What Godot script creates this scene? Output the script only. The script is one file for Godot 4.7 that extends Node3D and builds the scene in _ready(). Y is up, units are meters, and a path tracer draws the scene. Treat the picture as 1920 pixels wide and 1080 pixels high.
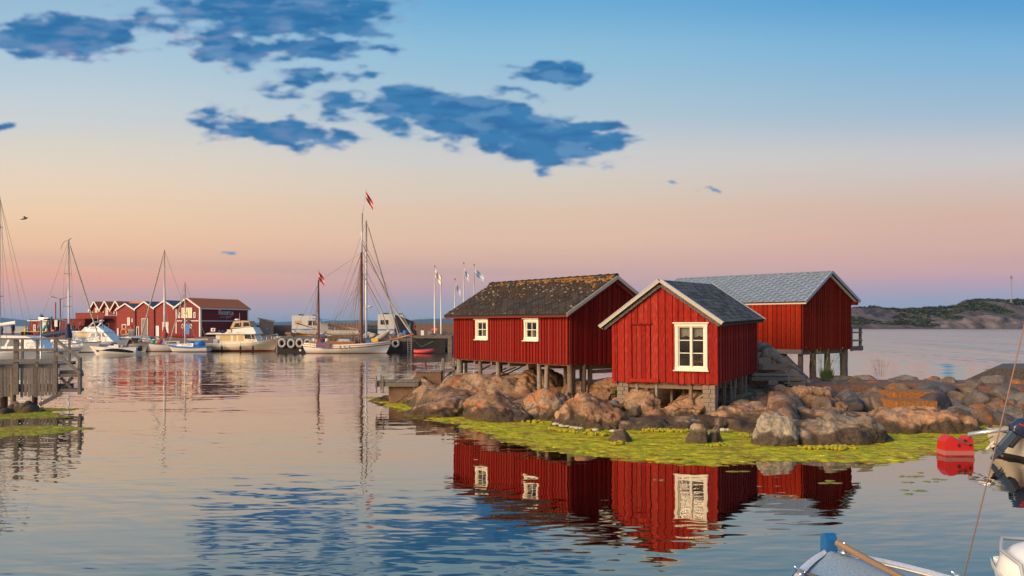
extends Node3D
# Scale: one metre per unit. P() gives the world point that stands behind a photo pixel at a distance; W() the one on a level plane.
const F := 1620.0
const EYE := 3.0
const HZ := 611.0
var M := {}
var T := {}
var names := {}
var rng := RandomNumberGenerator.new()


class MB:
	var st := SurfaceTool.new()
	func _init(smooth := false) -> void:
		st.begin(Mesh.PRIMITIVE_TRIANGLES)
		st.set_smooth_group(0 if smooth else -1)
	func smooth(on: bool) -> void:
		st.set_smooth_group(0 if on else -1)
	func col(c: Color) -> void:
		st.set_color(c)
	func tri(a: Vector3, b: Vector3, c: Vector3) -> void:
		st.add_vertex(a)
		st.add_vertex(b)
		st.add_vertex(c)
	func quad(a: Vector3, b: Vector3, c: Vector3, d: Vector3) -> void:
		tri(a, b, c)
		tri(a, c, d)
	func box(c: Vector3, s: Vector3, b := Basis()) -> void:
		for i in 3:
			var e := [b.x * s.x * 0.5, b.y * s.y * 0.5, b.z * s.z * 0.5]
			var n: Vector3 = e[i]
			var u: Vector3 = e[(i + 1) % 3]
			var v: Vector3 = e[(i + 2) % 3]
			quad(c + n - u + v, c + n + u + v, c + n + u - v, c + n - u - v)
			quad(c - n - u - v, c - n + u - v, c - n + u + v, c - n - u + v)
	# a box whose long edges are chamfered
	func cbox(c: Vector3, s: Vector3, b := Basis(), k := 0.15) -> void:
		var m := minf(s.x, minf(s.y, s.z)) * k
		var p := PackedVector2Array([Vector2(-s.x / 2 + m, -s.z / 2), Vector2(s.x / 2 - m, -s.z / 2), Vector2(s.x / 2, -s.z / 2 + m), Vector2(s.x / 2, s.z / 2 - m), Vector2(s.x / 2 - m, s.z / 2), Vector2(-s.x / 2 + m, s.z / 2), Vector2(-s.x / 2, s.z / 2 - m), Vector2(-s.x / 2, -s.z / 2 + m)])
		prism(p, c - b.y * s.y / 2, b.x, b.z, b.y * s.y)
	func bar(a: Vector3, b: Vector3, w: float, h: float, up := Vector3.UP) -> void:
		var x := (b - a)
		var l := x.length()
		x /= l
		if absf(x.dot(up)) > 0.98:
			up = Vector3.FORWARD
		var z := x.cross(up).normalized()
		var y := z.cross(x)
		box((a + b) / 2, Vector3(l, h, w), Basis(x, y, z))
	func prism(poly: PackedVector2Array, o: Vector3, ux: Vector3, uy: Vector3, tz: Vector3) -> void:
		var p := poly.duplicate()
		var ccw := not Geometry2D.is_polygon_clockwise(p)  # y is up here
		var out := ux.cross(uy).dot(tz) > 0
		if not ccw:
			p.reverse()
		var ids := Geometry2D.triangulate_polygon(p)
		var q := []
		for v in p:
			q.append(o + ux * v.x + uy * v.y)
		for i in range(0, ids.size(), 3):
			var a: int = ids[i]
			var b: int = ids[i + 1]
			var c: int = ids[i + 2]
			if (p[b] - p[a]).cross(p[c] - p[a]) < 0:
				var t := b
				b = c
				c = t
			if out:
				tri(q[a] + tz, q[c] + tz, q[b] + tz)
				tri(q[a], q[b], q[c])
			else:
				tri(q[a] + tz, q[b] + tz, q[c] + tz)
				tri(q[a], q[c], q[b])
		for i in p.size():
			var j := (i + 1) % p.size()
			if out:
				quad(q[i], q[i] + tz, q[j] + tz, q[j])
			else:
				quad(q[j], q[j] + tz, q[i] + tz, q[i])
	func tube(pts: Array, rad, seg := 6, cap := true) -> void:
		var rows := []
		var n := pts.size()
		var up := Vector3.UP
		var d0: Vector3 = (pts[1] - pts[0]).normalized()
		if absf(d0.dot(up)) > 0.9:
			up = Vector3.RIGHT
		var side := d0.cross(up).normalized()
		for i in n:
			var d: Vector3 = (pts[mini(i + 1, n - 1)] - pts[maxi(i - 1, 0)]).normalized()
			side = (side - d * side.dot(d)).normalized()
			var w := d.cross(side)
			var r: float = rad[i] if rad is Array else rad
			var row := PackedVector3Array()
			for k in seg + 1:
				var a := TAU * (k % seg) / seg
				row.append(pts[i] + (side * cos(a) + w * sin(a)) * r)
			rows.append(row)
		loft(rows)
		if cap:
			for k in seg:
				tri(pts[0], rows[0][k + 1], rows[0][k])
				tri(pts[n - 1], rows[n - 1][k], rows[n - 1][k + 1])
	func loft(rows: Array, flip := false) -> void:
		for i in rows.size() - 1:
			var a: PackedVector3Array = rows[i]
			var b: PackedVector3Array = rows[i + 1]
			for k in a.size() - 1:
				if flip:
					quad(a[k], a[k + 1], b[k + 1], b[k])
				else:
					quad(a[k], b[k], b[k + 1], a[k + 1])
	func lathe(prof: Array, o: Vector3, ax := Basis(), seg := 12) -> void:
		var rows := []
		for p in prof:
			var row := PackedVector3Array()
			for k in seg + 1:
				var a := -TAU * (k % seg) / seg
				row.append(o + ax.y * p.y + (ax.x * cos(a) + ax.z * sin(a)) * p.x)
			rows.append(row)
		loft(rows)
	func blob(c: Vector3, r: Vector3, seg := 8, rings := 5) -> void:
		var prof := []
		for i in rings + 1:
			var a := -PI / 2 + PI * i / rings
			prof.append(Vector2(maxf(cos(a), 0.001), sin(a)))
		lathe(prof, c, Basis(Vector3(r.x, 0, 0), Vector3(0, r.y, 0), Vector3(0, 0, r.z)), seg)
	func done(mat: Material) -> ArrayMesh:
		st.generate_normals()
		var m := st.commit()
		if m.get_surface_count():
			m.surface_set_material(0, mat)
		return m


func P(px: float, py: float, d: float) -> Vector3:
	return Vector3((px - 960.0) * d / F, EYE - (py - HZ) * d / F, -d)


func W(px: float, py: float, e := 0.0) -> Vector3:
	return P(px, py, F * (EYE - e) / (py - HZ))


func lin(r: float, g: float, b: float) -> Color:
	return Color(r, g, b).linear_to_srgb()


func named(par: Node, base: String) -> String:
	var key := "%d/%s" % [par.get_instance_id(), base]
	var n: int = names.get(key, 0)
	names[key] = n + 1
	return base if n == 0 else "%s_%03d" % [base, n]


func tag(o: Node, label: String, category: String, group := "", kind := "") -> void:
	if label:
		o.set_meta("label", label)
	if category:
		o.set_meta("category", category)
	if group:
		o.set_meta("group", group)
	if kind:
		o.set_meta("kind", kind)


func thing(called: String, label: String, category: String, at := Vector3.ZERO, turn := 0.0, group := "") -> Node3D:
	var o := Node3D.new()
	o.name = named(self, called)
	add_child(o, true)
	o.position = at
	o.rotation.y = turn
	tag(o, label, category, group)
	return o


func put(par: Node, called: String, m: Mesh, mat: Material = null, label := "") -> MeshInstance3D:
	var o := MeshInstance3D.new()
	o.mesh = m
	if mat:
		o.material_override = mat
	o.name = named(par, called)
	par.add_child(o, true)
	if label:
		o.set_meta("label", label)
	return o


func part(par: Node, called: String, mb: MB, mat: Material, label := "") -> MeshInstance3D:
	return put(par, called, mb.done(mat), null, label)


func solo(called: String, mb: MB, mat: Material, label: String, category: String, group := "", kind := "") -> MeshInstance3D:
	var o := part(self, called, mb, mat)
	tag(o, label, category, group, kind)
	return o


func copy_of(src: Node3D, at: Vector3, turn: float, label := "") -> Node3D:
	var r: Node3D = src.duplicate()
	r.name = named(self, str(src.name).rstrip("_0123456789"))
	add_child(r, true)
	r.position = at
	r.rotation.y = turn
	if label:
		r.set_meta("label", label)
	return r


func noise(freq: float, oct: int, sd: int, type := FastNoiseLite.TYPE_SIMPLEX_SMOOTH) -> FastNoiseLite:
	var n := FastNoiseLite.new()
	n.noise_type = type
	n.frequency = freq
	n.seed = sd
	n.fractal_octaves = oct
	n.fractal_type = FastNoiseLite.FRACTAL_FBM if oct > 1 else FastNoiseLite.FRACTAL_NONE
	return n


func ntex(n: FastNoiseLite, ramp := [], size := 512) -> NoiseTexture2D:
	var t := NoiseTexture2D.new()
	t.width = size
	t.height = size
	t.seamless = true
	t.noise = n
	if ramp.size():
		var g := Gradient.new()
		var off := PackedFloat32Array()
		var cs := PackedColorArray()
		for r in ramp:
			off.append(r[0])
			cs.append(r[1] if r[1] is Color else Color(r[1], r[1], r[1]))
		g.offsets = off
		g.colors = cs
		t.color_ramp = g
	return t


# a material: base colour (linear), roughness, a colour texture that multiplies it and a relief
func mk(c: Color, rough: float, tex: Texture2D = null, scale := Vector3.ONE, bump: Texture2D = null, relief := 0.0, metal := 0.0, vc := false, spec := 0.5) -> StandardMaterial3D:
	var m := StandardMaterial3D.new()
	m.albedo_color = c.linear_to_srgb()
	m.roughness = rough
	m.metallic = metal
	m.metallic_specular = spec
	if tex:
		m.albedo_texture = tex
	if bump:
		m.heightmap_enabled = true
		m.heightmap_texture = bump
		m.heightmap_scale = relief
	if tex or bump:
		m.uv1_triplanar = true
		m.uv1_scale = scale
	m.vertex_color_use_as_albedo = vc
	return m


func sky_rows() -> Array:
	# [elevation in degrees, colours (sRGB bytes) at the left edge, middle and right edge of the view]
	return [
		[0.0, [162, 166, 182], [158, 164, 186], [150, 166, 190]],
		[0.9, [174, 164, 174], [156, 162, 182], [146, 163, 188]],
		[1.8, [204, 165, 162], [174, 162, 178], [156, 163, 187]],
		[2.8, [222, 169, 156], [196, 164, 168], [184, 162, 178]],
		[3.9, [232, 180, 153], [212, 174, 163], [208, 168, 168]],
		[5.6, [239, 196, 162], [226, 190, 168], [215, 176, 164]],
		[7.4, [240, 206, 172], [224, 196, 174], [215, 181, 166]],
		[9.2, [236, 211, 186], [217, 204, 190], [210, 192, 184]],
		[10.9, [226, 213, 196], [207, 206, 204], [204, 200, 200]],
		[14.2, [200, 209, 214], [172, 197, 213], [160, 188, 210]],
		[17.5, [174, 201, 219], [144, 190, 217], [129, 180, 216]],
		[20.7, [152, 188, 214], [108, 172, 215], [91, 159, 211]],
		[35.0, [108, 162, 206], [86, 152, 204], [76, 144, 200]],
		[90.0, [76, 130, 186], [76, 130, 186], [76, 130, 186]],
	]


func cloud_at(px: float, py: float, n1: FastNoiseLite, n2: FastNoiseLite) -> float:
	# cloud banks as soft lens shapes: centre, half sizes, slope, weight
	var best := -1.0
	var wx := n1.get_noise_2d(px, py * 2.2) * 46.0
	var wy := n1.get_noise_2d(px + 900.0, py * 2.2 + 300.0) * 22.0
	var x := px + wx
	var y := py + wy
	for b in banks:
		var dx: float = x - b[0]
		var dy: float = y - b[1] - dx * b[4]
		if absf(dx) > b[2] * 1.8 or absf(dy) > b[3] * 2.1:
			continue
		var q := sqrt(pow(dx / b[2], 2) + pow(dy / b[3], 2)) * 0.98
		best = maxf(best, (1.0 - q) * b[5])
	if best <= -0.9:
		return 0.0
	var fine := n2.get_noise_2d(px * 0.75, py * 2.4)
	return best * 1.9 + fine * 1.0 + 0.10


var banks := [
	[95, 70, 165, 42, 0.0, 1.0], [205, 62, 70, 28, 0.05, 0.8], [520, 22, 265, 58, 0.06, 1.1], [640, 30, 110, 46, 0.0, 1.0], [430, 86, 120, 40, 0.02, 1.0], [560, 88, 170, 20, 0.04, 1.0], [330, 40, 110, 40, 0.1, 0.35],
	[600, 140, 95, 16, 0.03, 0.75], [545, 160, 60, 26, 0.0, 0.5], [625, 190, 60, 30, 0.2, 0.55], [430, 238, 75, 34, 0.1, 0.75], [540, 252, 125, 30, 0.06, 1.0], [405, 215, 30, 18, 0.0, 0.5],
	[800, 205, 135, 50, 0.1, 1.15], [930, 235, 200, 54, 0.14, 1.25], [1040, 275, 110, 42, 0.1, 1.0], [1110, 262, 105, 18, 0.03, 1.0], [1080, 234, 95, 12, 0.02, 0.8], [1030, 303, 60, 20, 0.1, 0.7], [760, 178, 70, 28, 0.0, 0.7],
	[1030, 136, 95, 22, -0.04, 0.85], [1060, 122, 35, 20, 0.0, 0.7], [990, 175, 60, 12, 0.0, 0.25], [8, 232, 62, 9, 0.02, 0.95], [428, 474, 20, 5, 0.0, 0.9], [1258, 346, 24, 4, 0.05, 0.5], [1325, 358, 12, 4, 0.0, 0.6],
]


func make_sky() -> ImageTexture:
	var rows := sky_rows()
	for r in rows:
		for k in [1, 2, 3]:
			r[k] = Color8(r[k][0], r[k][1], r[k][2]).srgb_to_linear()
	var small := Image.create(360, 180, false, Image.FORMAT_RGBAF)
	var low := Color(0.16, 0.19, 0.21)
	for j in 180:
		var el := 90.0 - (j + 0.5)
		for i in 360:
			if el < -0.6:
				small.set_pixel(i, j, low)
				continue
			var az := i + 0.5 - 180.0
			var e := maxf(el, 0.0)
			# the table was read along the picture's columns
			if absf(az) < 90.0:
				e = rad_to_deg(atan(tan(deg_to_rad(minf(e, 89.0))) / maxf(cos(deg_to_rad(az)), 0.857)))
			var k := 0
			while k < rows.size() - 2 and rows[k + 1][0] < e:
				k += 1
			var t: float = clampf((e - rows[k][0]) / (rows[k + 1][0] - rows[k][0]), 0.0, 1.0)
			t = t * t * (3 - 2 * t) * 0.4 + t * 0.6
			var cl: Color = rows[k][1].lerp(rows[k + 1][1], t)
			var cm: Color = rows[k][2].lerp(rows[k + 1][2], t)
			var cr: Color = rows[k][3].lerp(rows[k + 1][3], t)
			var c := cm
			# the sun has set behind the left shoulder (azimuth -135): the sky keeps brightening gently and warming that way
			var west := 0.5 + 0.5 * cos(deg_to_rad(az + 135.0))
			if az < 0:
				c = cm.lerp(cl, smoothstep(0.0, 1.0, minf(-az / 31.0, 1.0)))
			else:
				c = cm.lerp(cr, smoothstep(0.0, 1.0, minf(az / 31.0, 1.0)))
			var glow := smoothstep(0.45, 1.0, west) * exp(-e / 22.0)
			c = c.lerp(Color(1.25, 0.86, 0.5), glow * 0.75)
			small.set_pixel(i, j, c)
	small.resize(4096, 2048, Image.INTERPOLATE_CUBIC)
	# cloud banks, drawn once and laid round the horizon
	var w := 800
	var h := 270
	var cl := Image.create(w, h, false, Image.FORMAT_RGBAF)
	var n1 := noise(0.006, 4, 11)
	var n2 := noise(0.015, 6, 5)
	var n3 := noise(0.012, 3, 29)
	var per := 4096.0 / 360.0
	for j in h:
		var el := deg_to_rad((1024 - 290 + j) * -1.0 / per + 90.0 - (0.0))
		el = deg_to_rad(90.0 - (734 + j + 0.5) / 2048.0 * 180.0)
		for i in w:
			var az := deg_to_rad((i + 0.5 - w / 2) / per)
			var px := 960.0 + F * tan(az)
			var py := HZ - F * tan(el) / cos(az)
			var d := cloud_at(px, py, n1, n2)
			if d <= 0.0:
				continue
			var a := smoothstep(0.0, 0.80, d)
			var core := smoothstep(0.0, 0.85, d)
			var edge := Color8(150, 176, 206).srgb_to_linear()
			var mid := Color8(52, 122, 174).srgb_to_linear()
			var streak := n3.get_noise_2d(px * 0.7, py * 3.0)
			var c := edge.lerp(mid, core)
			c = c.lerp(Color8(36, 100, 158).srgb_to_linear(), clampf(streak * 1.3 + 0.2, 0.0, 0.7) * core)
			c = c.lerp(Color8(120, 160, 200).srgb_to_linear(), clampf(n2.get_noise_2d(px * 0.6 + 500.0, py * 1.8) * 1.6 - 0.1, 0.0, 0.4))
			var rosy := clampf(streak * -2.2 - 0.1, 0.0, 1.0) * (1.0 - core * 0.7) * smoothstep(720.0, 420.0, px)
			c = c.lerp(Color8(214, 172, 188).srgb_to_linear(), rosy * 0.55)
			cl.set_pixel(i, j, Color(c.r, c.g, c.b, a * 0.97))
	small.blend_rect(cl, Rect2i(0, 0, w, h), Vector2i(2048 - w / 2, 734))
	# long faint rosy streaks low in the view
	var st := Image.create(w, 90, false, Image.FORMAT_RGBAF)
	for j in 90:
		var el := 90.0 - (940 + j + 0.5) / 2048.0 * 180.0
		for i in w:
			var v := n3.get_noise_2d(i * 0.10, (940 + j) * 2.4)
			var band := exp(-pow((el - 3.0) / 1.3, 2))
			var a := clampf(v * 1.2 - 0.05, 0.0, 0.3) * band * smoothstep(420.0, 60.0, i)
			var c := Color8(236, 160, 142).srgb_to_linear()
			if v < 0:
				a = clampf(-v * 1.0 - 0.1, 0.0, 0.22) * band
				c = Color8(176, 150, 165).srgb_to_linear()
			st.set_pixel(i, j, Color(c.r, c.g, c.b, a))
	small.blend_rect(st, Rect2i(0, 0, w, 90), Vector2i(2048 - w / 2, 940))
	var other: Image = cl.duplicate()
	other.flip_x()
	for x in [350, 3000]:
		small.blend_rect(other, Rect2i(0, 0, w, h), Vector2i(x, 714))
	small.blend_rect(cl, Rect2i(0, 0, w, h), Vector2i(1120 - w / 2 + 50, 734))
	# the panorama's middle column lies behind the camera: turn the picture half round
	var turned := Image.create(4096, 2048, false, Image.FORMAT_RGBAF)
	turned.blit_rect(small, Rect2i(0, 0, 2048, 2048), Vector2i(2048, 0))
	turned.blit_rect(small, Rect2i(2048, 0, 2048, 2048), Vector2i(0, 0))
	return ImageTexture.create_from_image(turned)


func setup() -> void:
	var cam := Camera3D.new()
	cam.name = "camera"
	cam.projection = Camera3D.PROJECTION_FRUSTUM
	cam.near = 0.1
	cam.far = 20000.0
	cam.size = 0.1 * 1080.0 / F
	cam.frustum_offset = Vector2(0, (HZ - 540.0) / F * 0.1)
	cam.position = Vector3(0, EYE, 0)
	cam.current = true
	add_child(cam)
	var env := Environment.new()
	env.background_mode = Environment.BG_SKY
	var sky := Sky.new()
	var sm := PanoramaSkyMaterial.new()
	sm.panorama = make_sky()
	sky.sky_material = sm
	env.sky = sky
	env.background_energy_multiplier = 1.0
	env.tonemap_mode = Environment.TONE_MAPPER_LINEAR
	env.tonemap_exposure = 1.0
	env.sdfgi_enabled = true
	env.ssao_enabled = true
	env.ssil_enabled = true
	env.fog_enabled = true
	env.fog_density = 0.000065
	env.fog_light_color = Color(0.52, 0.72, 0.9)
	var we := WorldEnvironment.new()
	we.name = "world_environment"
	we.environment = env
	add_child(we)
	var sun := DirectionalLight3D.new()
	sun.name = "afterglow_sun"
	sun.light_energy = 1.55
	sun.light_color = Color(1.0, 0.86, 0.7)
	sun.light_angular_distance = 32.0
	sun.shadow_enabled = true
	add_child(sun)
	var to_sun := Vector3(-0.75, 0.38, 0.60).normalized()
	sun.look_at_from_position(to_sun * 50.0, Vector3.ZERO)


func make_materials() -> void:
	# neutral textures multiply the base colours
	T.mottle = ntex(noise(0.012, 5, 1), [[0.0, 0.55], [0.45, 0.84], [0.7, 0.97], [1.0, 1.0]])
	T.soft = ntex(noise(0.02, 4, 14), [[0.0, 0.86], [0.5, 0.96], [1.0, 1.0]])
	T.fine = ntex(noise(0.06, 4, 2), [[0.0, 0.62], [0.5, 0.88], [1.0, 1.0]])
	T.grain = ntex(noise(0.03, 4, 3), [[0.0, 0.5], [0.3, 0.78], [0.6, 0.92], [1.0, 1.0]])
	# red paint worn thin: the ramp runs from sound dark paint to streaks of faded, pinkish wood
	T.worn = ntex(noise(0.025, 5, 4), [[0.0, Color(0.66, 0.38, 0.36)], [0.4, Color(0.80, 0.47, 0.44)], [0.66, Color(0.87, 0.53, 0.50)], [0.8, Color(0.95, 0.74, 0.7)], [0.93, Color(1, 1, 1)]])
	T.worn2 = ntex(noise(0.03, 4, 15), [[0.0, Color(0.68, 0.46, 0.44)], [0.45, Color(0.84, 0.56, 0.54)], [0.75, Color(0.92, 0.64, 0.62)], [0.92, Color(1, 0.9, 0.88)], [1.0, Color(1, 1, 1)]])
	T.stone = ntex(noise(0.02, 6, 5), [[0.0, Color(0.6, 0.57, 0.56)], [0.35, Color(0.82, 0.79, 0.78)], [0.55, Color(0.91, 0.88, 0.87)], [0.75, Color(1, 0.97, 0.95)], [1.0, Color(1, 1, 1)]], 1024)
	T.rough = ntex(noise(0.02, 5, 6), [], 1024)
	T.hair = ntex(noise(0.05, 4, 7))
	T.crack = ntex(noise(0.012, 3, 8, FastNoiseLite.TYPE_CELLULAR), [[0.0, 0.4], [0.3, 0.8], [1.0, 1.0]])
	T.moss = ntex(noise(0.03, 4, 9), [[0.0, Color(0.45, 0.42, 0.4)], [0.42, Color(0.7, 0.69, 0.69)], [0.6, Color(0.9, 0.9, 0.9)], [0.72, Color(1, 0.98, 0.94)], [0.82, Color(1.0, 0.9, 0.72)], [1.0, Color(1, 0.9, 0.7)]])
	T.alga = ntex(noise(0.05, 5, 10), [[0.0, Color(0.55, 0.55, 0.42)], [0.35, Color(0.84, 0.84, 0.66)], [0.6, Color(0.98, 0.98, 0.85)], [0.8, Color(1, 1, 0.9)], [1.0, Color(0.95, 0.9, 0.8)]])
	var wood_scale := Vector3(3.0, 0.35, 3.0)
	var reds := [Color(0.30, 0.026, 0.018), Color(0.345, 0.031, 0.020), Color(0.255, 0.021, 0.017), Color(0.325, 0.038, 0.025), Color(0.285, 0.024, 0.017), Color(0.36, 0.045, 0.03)]
	M.red = []
	M.red_old = []
	M.red_new = []
	for c in reds:
		M.red.append(mk(Color(c.r * 1.0, c.g * 1.9, c.b * 2.0), 0.85, T.worn2, wood_scale, T.hair, 0.06, 0.0, false, 0.2))
		M.red_old.append(mk(Color(c.r * 1.36, c.g * 3.2, c.b * 3.4), 0.8, T.worn, Vector3(3.0, 0.28, 3.0), T.hair, 0.10, 0.0, false, 0.22))
		M.red_new.append(mk(Color(c.r * 1.2, c.g * 1.0, c.b * 0.5), 0.8, T.grain, wood_scale, T.hair, 0.05, 0.0, false, 0.2))
	M.far_red = mk(Color(0.34, 0.046, 0.032), 0.8, T.grain, Vector3(1.5, 0.2, 1.5))
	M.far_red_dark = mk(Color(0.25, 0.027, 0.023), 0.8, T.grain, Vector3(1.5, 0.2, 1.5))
	M.white = mk(Color(0.86, 0.80, 0.66), 0.6, T.soft, Vector3(1.3, 1.3, 1.3), null, 0.0, 0.0, false, 0.3)
	M.trim_white = mk(Color(0.82, 0.80, 0.75), 0.6, T.soft, Vector3(1, 1, 1))
	M.barge = mk(Color(0.62, 0.57, 0.47), 0.7, T.grain, Vector3(2, 2, 2), T.hair, 0.06)
	M.barge_blue = mk(Color(0.50, 0.58, 0.62), 0.5, T.grain, Vector3(2, 2, 2))
	M.zinc = mk(Color(0.30, 0.44, 0.56), 0.42, T.mottle, Vector3(1, 1, 1), null, 0.0, 0.3)
	M.dark = mk(Color(0.012, 0.011, 0.010), 0.9)
	M.inside = mk(Color(0.07, 0.055, 0.045), 0.9)
	M.glass = StandardMaterial3D.new()
	M.glass.transparency = BaseMaterial3D.TRANSPARENCY_ALPHA
	M.glass.albedo_color = Color(0.10, 0.12, 0.13, 0.3)
	M.glass.roughness = 0.04
	M.tinted = mk(Color(0.015, 0.018, 0.022), 0.08)
	M.slate = []
	M.sheet = []
	M.shingle = []
	for k in 5:
		var v := 0.8 + 0.12 * k
		M.slate.append(mk(Color(0.092, 0.080, 0.074) * v, 0.85, T.moss, Vector3(0.9, 0.9, 0.9), T.rough, 0.25, 0.0, false, 0.15))
		M.sheet.append(mk(Color(0.33, 0.385, 0.42) * (0.94 + 0.03 * k), 0.5, T.mottle, Vector3(0.8, 0.8, 0.8), null, 0.0, 0.25))
		M.shingle.append(mk(Color(0.215, 0.205, 0.20) * (0.7 + 0.16 * k), 0.85, T.moss, Vector3(1.3, 1.3, 1.3), T.rough, 0.2, 0.0, false, 0.15))
	M.roof_under = mk(Color(0.035, 0.032, 0.03), 0.9)
	M.lichen = mk(Color(0.42, 0.19, 0.025), 0.95, T.fine, Vector3(3, 3, 3), T.hair, 0.15)
	M.moss = mk(Color(0.085, 0.050, 0.026), 1.0, T.fine, Vector3(3, 3, 3), T.hair, 0.3)
	M.moss_pale = mk(Color(0.32, 0.28, 0.22), 1.0, T.fine, Vector3(3, 3, 3), T.hair, 0.3)
	M.log = mk(Color(0.36, 0.31, 0.255), 0.85, T.grain, Vector3(3, 0.4, 3), T.hair, 0.12)
	M.log_brown = mk(Color(0.27, 0.19, 0.125), 0.85, T.grain, Vector3(3, 0.4, 3), T.hair, 0.12)
	M.plank = []
	for k in 4:
		M.plank.append(mk(Color(0.29, 0.25, 0.205) * (0.75 + 0.16 * k), 0.85, T.grain, Vector3(1.2, 1.2, 1.2), T.hair, 0.10))
	M.pier = []
	for k in 4:
		M.pier.append(mk(Color(0.27, 0.228, 0.19) * (0.8 + 0.13 * k), 0.85, T.grain, Vector3(3, 0.35, 3), T.hair, 0.10))
	M.block = mk(Color(0.33, 0.265, 0.205), 0.95, T.fine, Vector3(2, 2, 2), T.rough, 0.3)
	M.mortar = mk(Color(0.22, 0.19, 0.16), 0.95, T.fine, Vector3(2, 2, 2))
	M.granite = mk(Color(1, 1, 1), 0.82, T.stone, Vector3(0.55, 0.55, 0.55), T.rough, 0.55, 0.0, true, 0.35)
	M.rubble = mk(Color(1, 1, 1), 0.8, T.stone, Vector3(0.9, 0.9, 0.9), T.rough, 0.6, 0.0, true, 0.4)
	M.farstone = mk(Color(1, 1, 1), 0.9, T.stone, Vector3(0.03, 0.03, 0.03), null, 0.0, 0.0, true)
	M.algae = mk(Color(1, 1, 1), 0.75, T.alga, Vector3(0.8, 0.8, 0.8), T.hair, 0.25, 0.0, true, 0.3)
	M.bleached = mk(Color(0.66, 0.60, 0.46), 0.95, T.fine, Vector3(4, 4, 4), T.hair, 0.15)
	M.concrete = mk(Color(0.30, 0.27, 0.235), 0.9, T.stone, Vector3(0.4, 0.4, 0.4), T.rough, 0.5)
	M.path = mk(Color(0.225, 0.125, 0.085), 0.9, T.stone, Vector3(0.5, 0.5, 0.5), T.rough, 0.7)
	M.rust = mk(Color(0.40, 0.165, 0.035), 0.85, T.stone, Vector3(0.6, 0.6, 0.6), T.rough, 0.8)
	M.darkslab = mk(Color(0.115, 0.105, 0.095), 0.85, T.stone, Vector3(0.4, 0.4, 0.4), T.rough, 0.5)
	M.quay = mk(Color(0.21, 0.175, 0.145), 0.9, T.stone, Vector3(0.2, 0.2, 0.2))
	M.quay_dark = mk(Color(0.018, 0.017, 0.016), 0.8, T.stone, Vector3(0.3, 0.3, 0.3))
	M.hull_white = mk(Color(0.80, 0.79, 0.74), 0.25)
	M.hull_cream = mk(Color(0.72, 0.64, 0.47), 0.3)
	M.hull_grey = mk(Color(0.36, 0.36, 0.35), 0.35)
	M.hull_old = mk(Color(0.60, 0.54, 0.42), 0.4)
	M.deck = mk(Color(0.62, 0.60, 0.54), 0.6)
	M.teak = mk(Color(0.30, 0.16, 0.075), 0.5, T.grain, Vector3(0.5, 2, 2))
	M.varnish = mk(Color(0.33, 0.12, 0.03), 0.3)
	M.mast_brown = mk(Color(0.15, 0.055, 0.03), 0.5)
	M.alu = mk(Color(0.55, 0.54, 0.52), 0.4, null, Vector3.ONE, null, 0.0, 0.4)
	M.chrome = mk(Color(0.70, 0.69, 0.67), 0.32, null, Vector3.ONE, null, 0.0, 1.0)
	M.line = mk(Color(0.30, 0.27, 0.24), 0.8)
	M.rope = mk(Color(0.42, 0.33, 0.23), 0.9, T.hair, Vector3(20, 20, 20))
	M.rope_dark = mk(Color(0.22, 0.13, 0.09), 0.9)
	M.navy = mk(Color(0.012, 0.022, 0.07), 0.7)
	M.navy_gloss = mk(Color(0.010, 0.016, 0.030), 0.2)
	M.blue = mk(Color(0.015, 0.14, 0.50), 0.45)
	M.bright_blue = mk(Color(0.02, 0.20, 0.62), 0.6)
	M.redpaint = mk(Color(0.48, 0.03, 0.035), 0.45)
	M.redcloth = mk(Color(0.40, 0.03, 0.035), 0.85)
	M.boot_red = mk(Color(0.40, 0.06, 0.06), 0.5)
	M.sail = mk(Color(0.55, 0.50, 0.42), 0.9, T.mottle, Vector3(1, 1, 1))
	M.tan = mk(Color(0.52, 0.36, 0.20), 0.85)
	M.yellow = mk(Color(0.72, 0.45, 0.03), 0.7)
	M.orange = mk(Color(0.70, 0.17, 0.02), 0.6)
	M.curtain = mk(Color(0.55, 0.42, 0.20), 0.9)
	M.lace = mk(Color(0.75, 0.70, 0.58), 0.9)
	M.rubber = mk(Color(0.02, 0.02, 0.02), 0.7)
	M.tyre = mk(Color(0.50, 0.50, 0.48), 0.8, T.fine, Vector3(2, 2, 2))
	M.steel = mk(Color(0.20, 0.21, 0.22), 0.5, null, Vector3.ONE, null, 0.0, 0.5)
	M.orange_tile = mk(Color(0.74, 0.20, 0.06), 0.8, T.grain, Vector3(0.6, 0.6, 0.6))
	M.orange_tile_old = mk(Color(0.66, 0.18, 0.055), 0.8, T.grain, Vector3(0.6, 0.6, 0.6))
	M.blue_roof = mk(Color(0.055, 0.085, 0.115), 0.5, T.mottle, Vector3(0.3, 0.3, 0.3))
	M.grey_door = mk(Color(0.19, 0.18, 0.17), 0.7)
	M.grey_wood = mk(Color(0.22, 0.18, 0.145), 0.85, T.grain, Vector3(1.5, 0.3, 1.5))
	M.grass = mk(Color(0.075, 0.13, 0.022), 0.8)
	M.reed = mk(Color(0.20, 0.22, 0.06), 0.85)
	M.car = mk(Color(0.012, 0.014, 0.022), 0.2)
	M.camper = mk(Color(0.55, 0.55, 0.53), 0.35)
	M.lit_window = mk(Color(0.75, 0.55, 0.25), 0.6)
	M.lit_window.emission_enabled = true
	M.lit_window.emission = Color(1.0, 0.72, 0.32)
	M.lit_window.emission_energy_multiplier = 0.35
	M.bulb = mk(Color(1, 0.9, 0.7), 0.5)
	M.bulb.emission_enabled = true
	M.bulb.emission = Color(1.0, 0.8, 0.4)
	M.bulb.emission_energy_multiplier = 6.0
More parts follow.
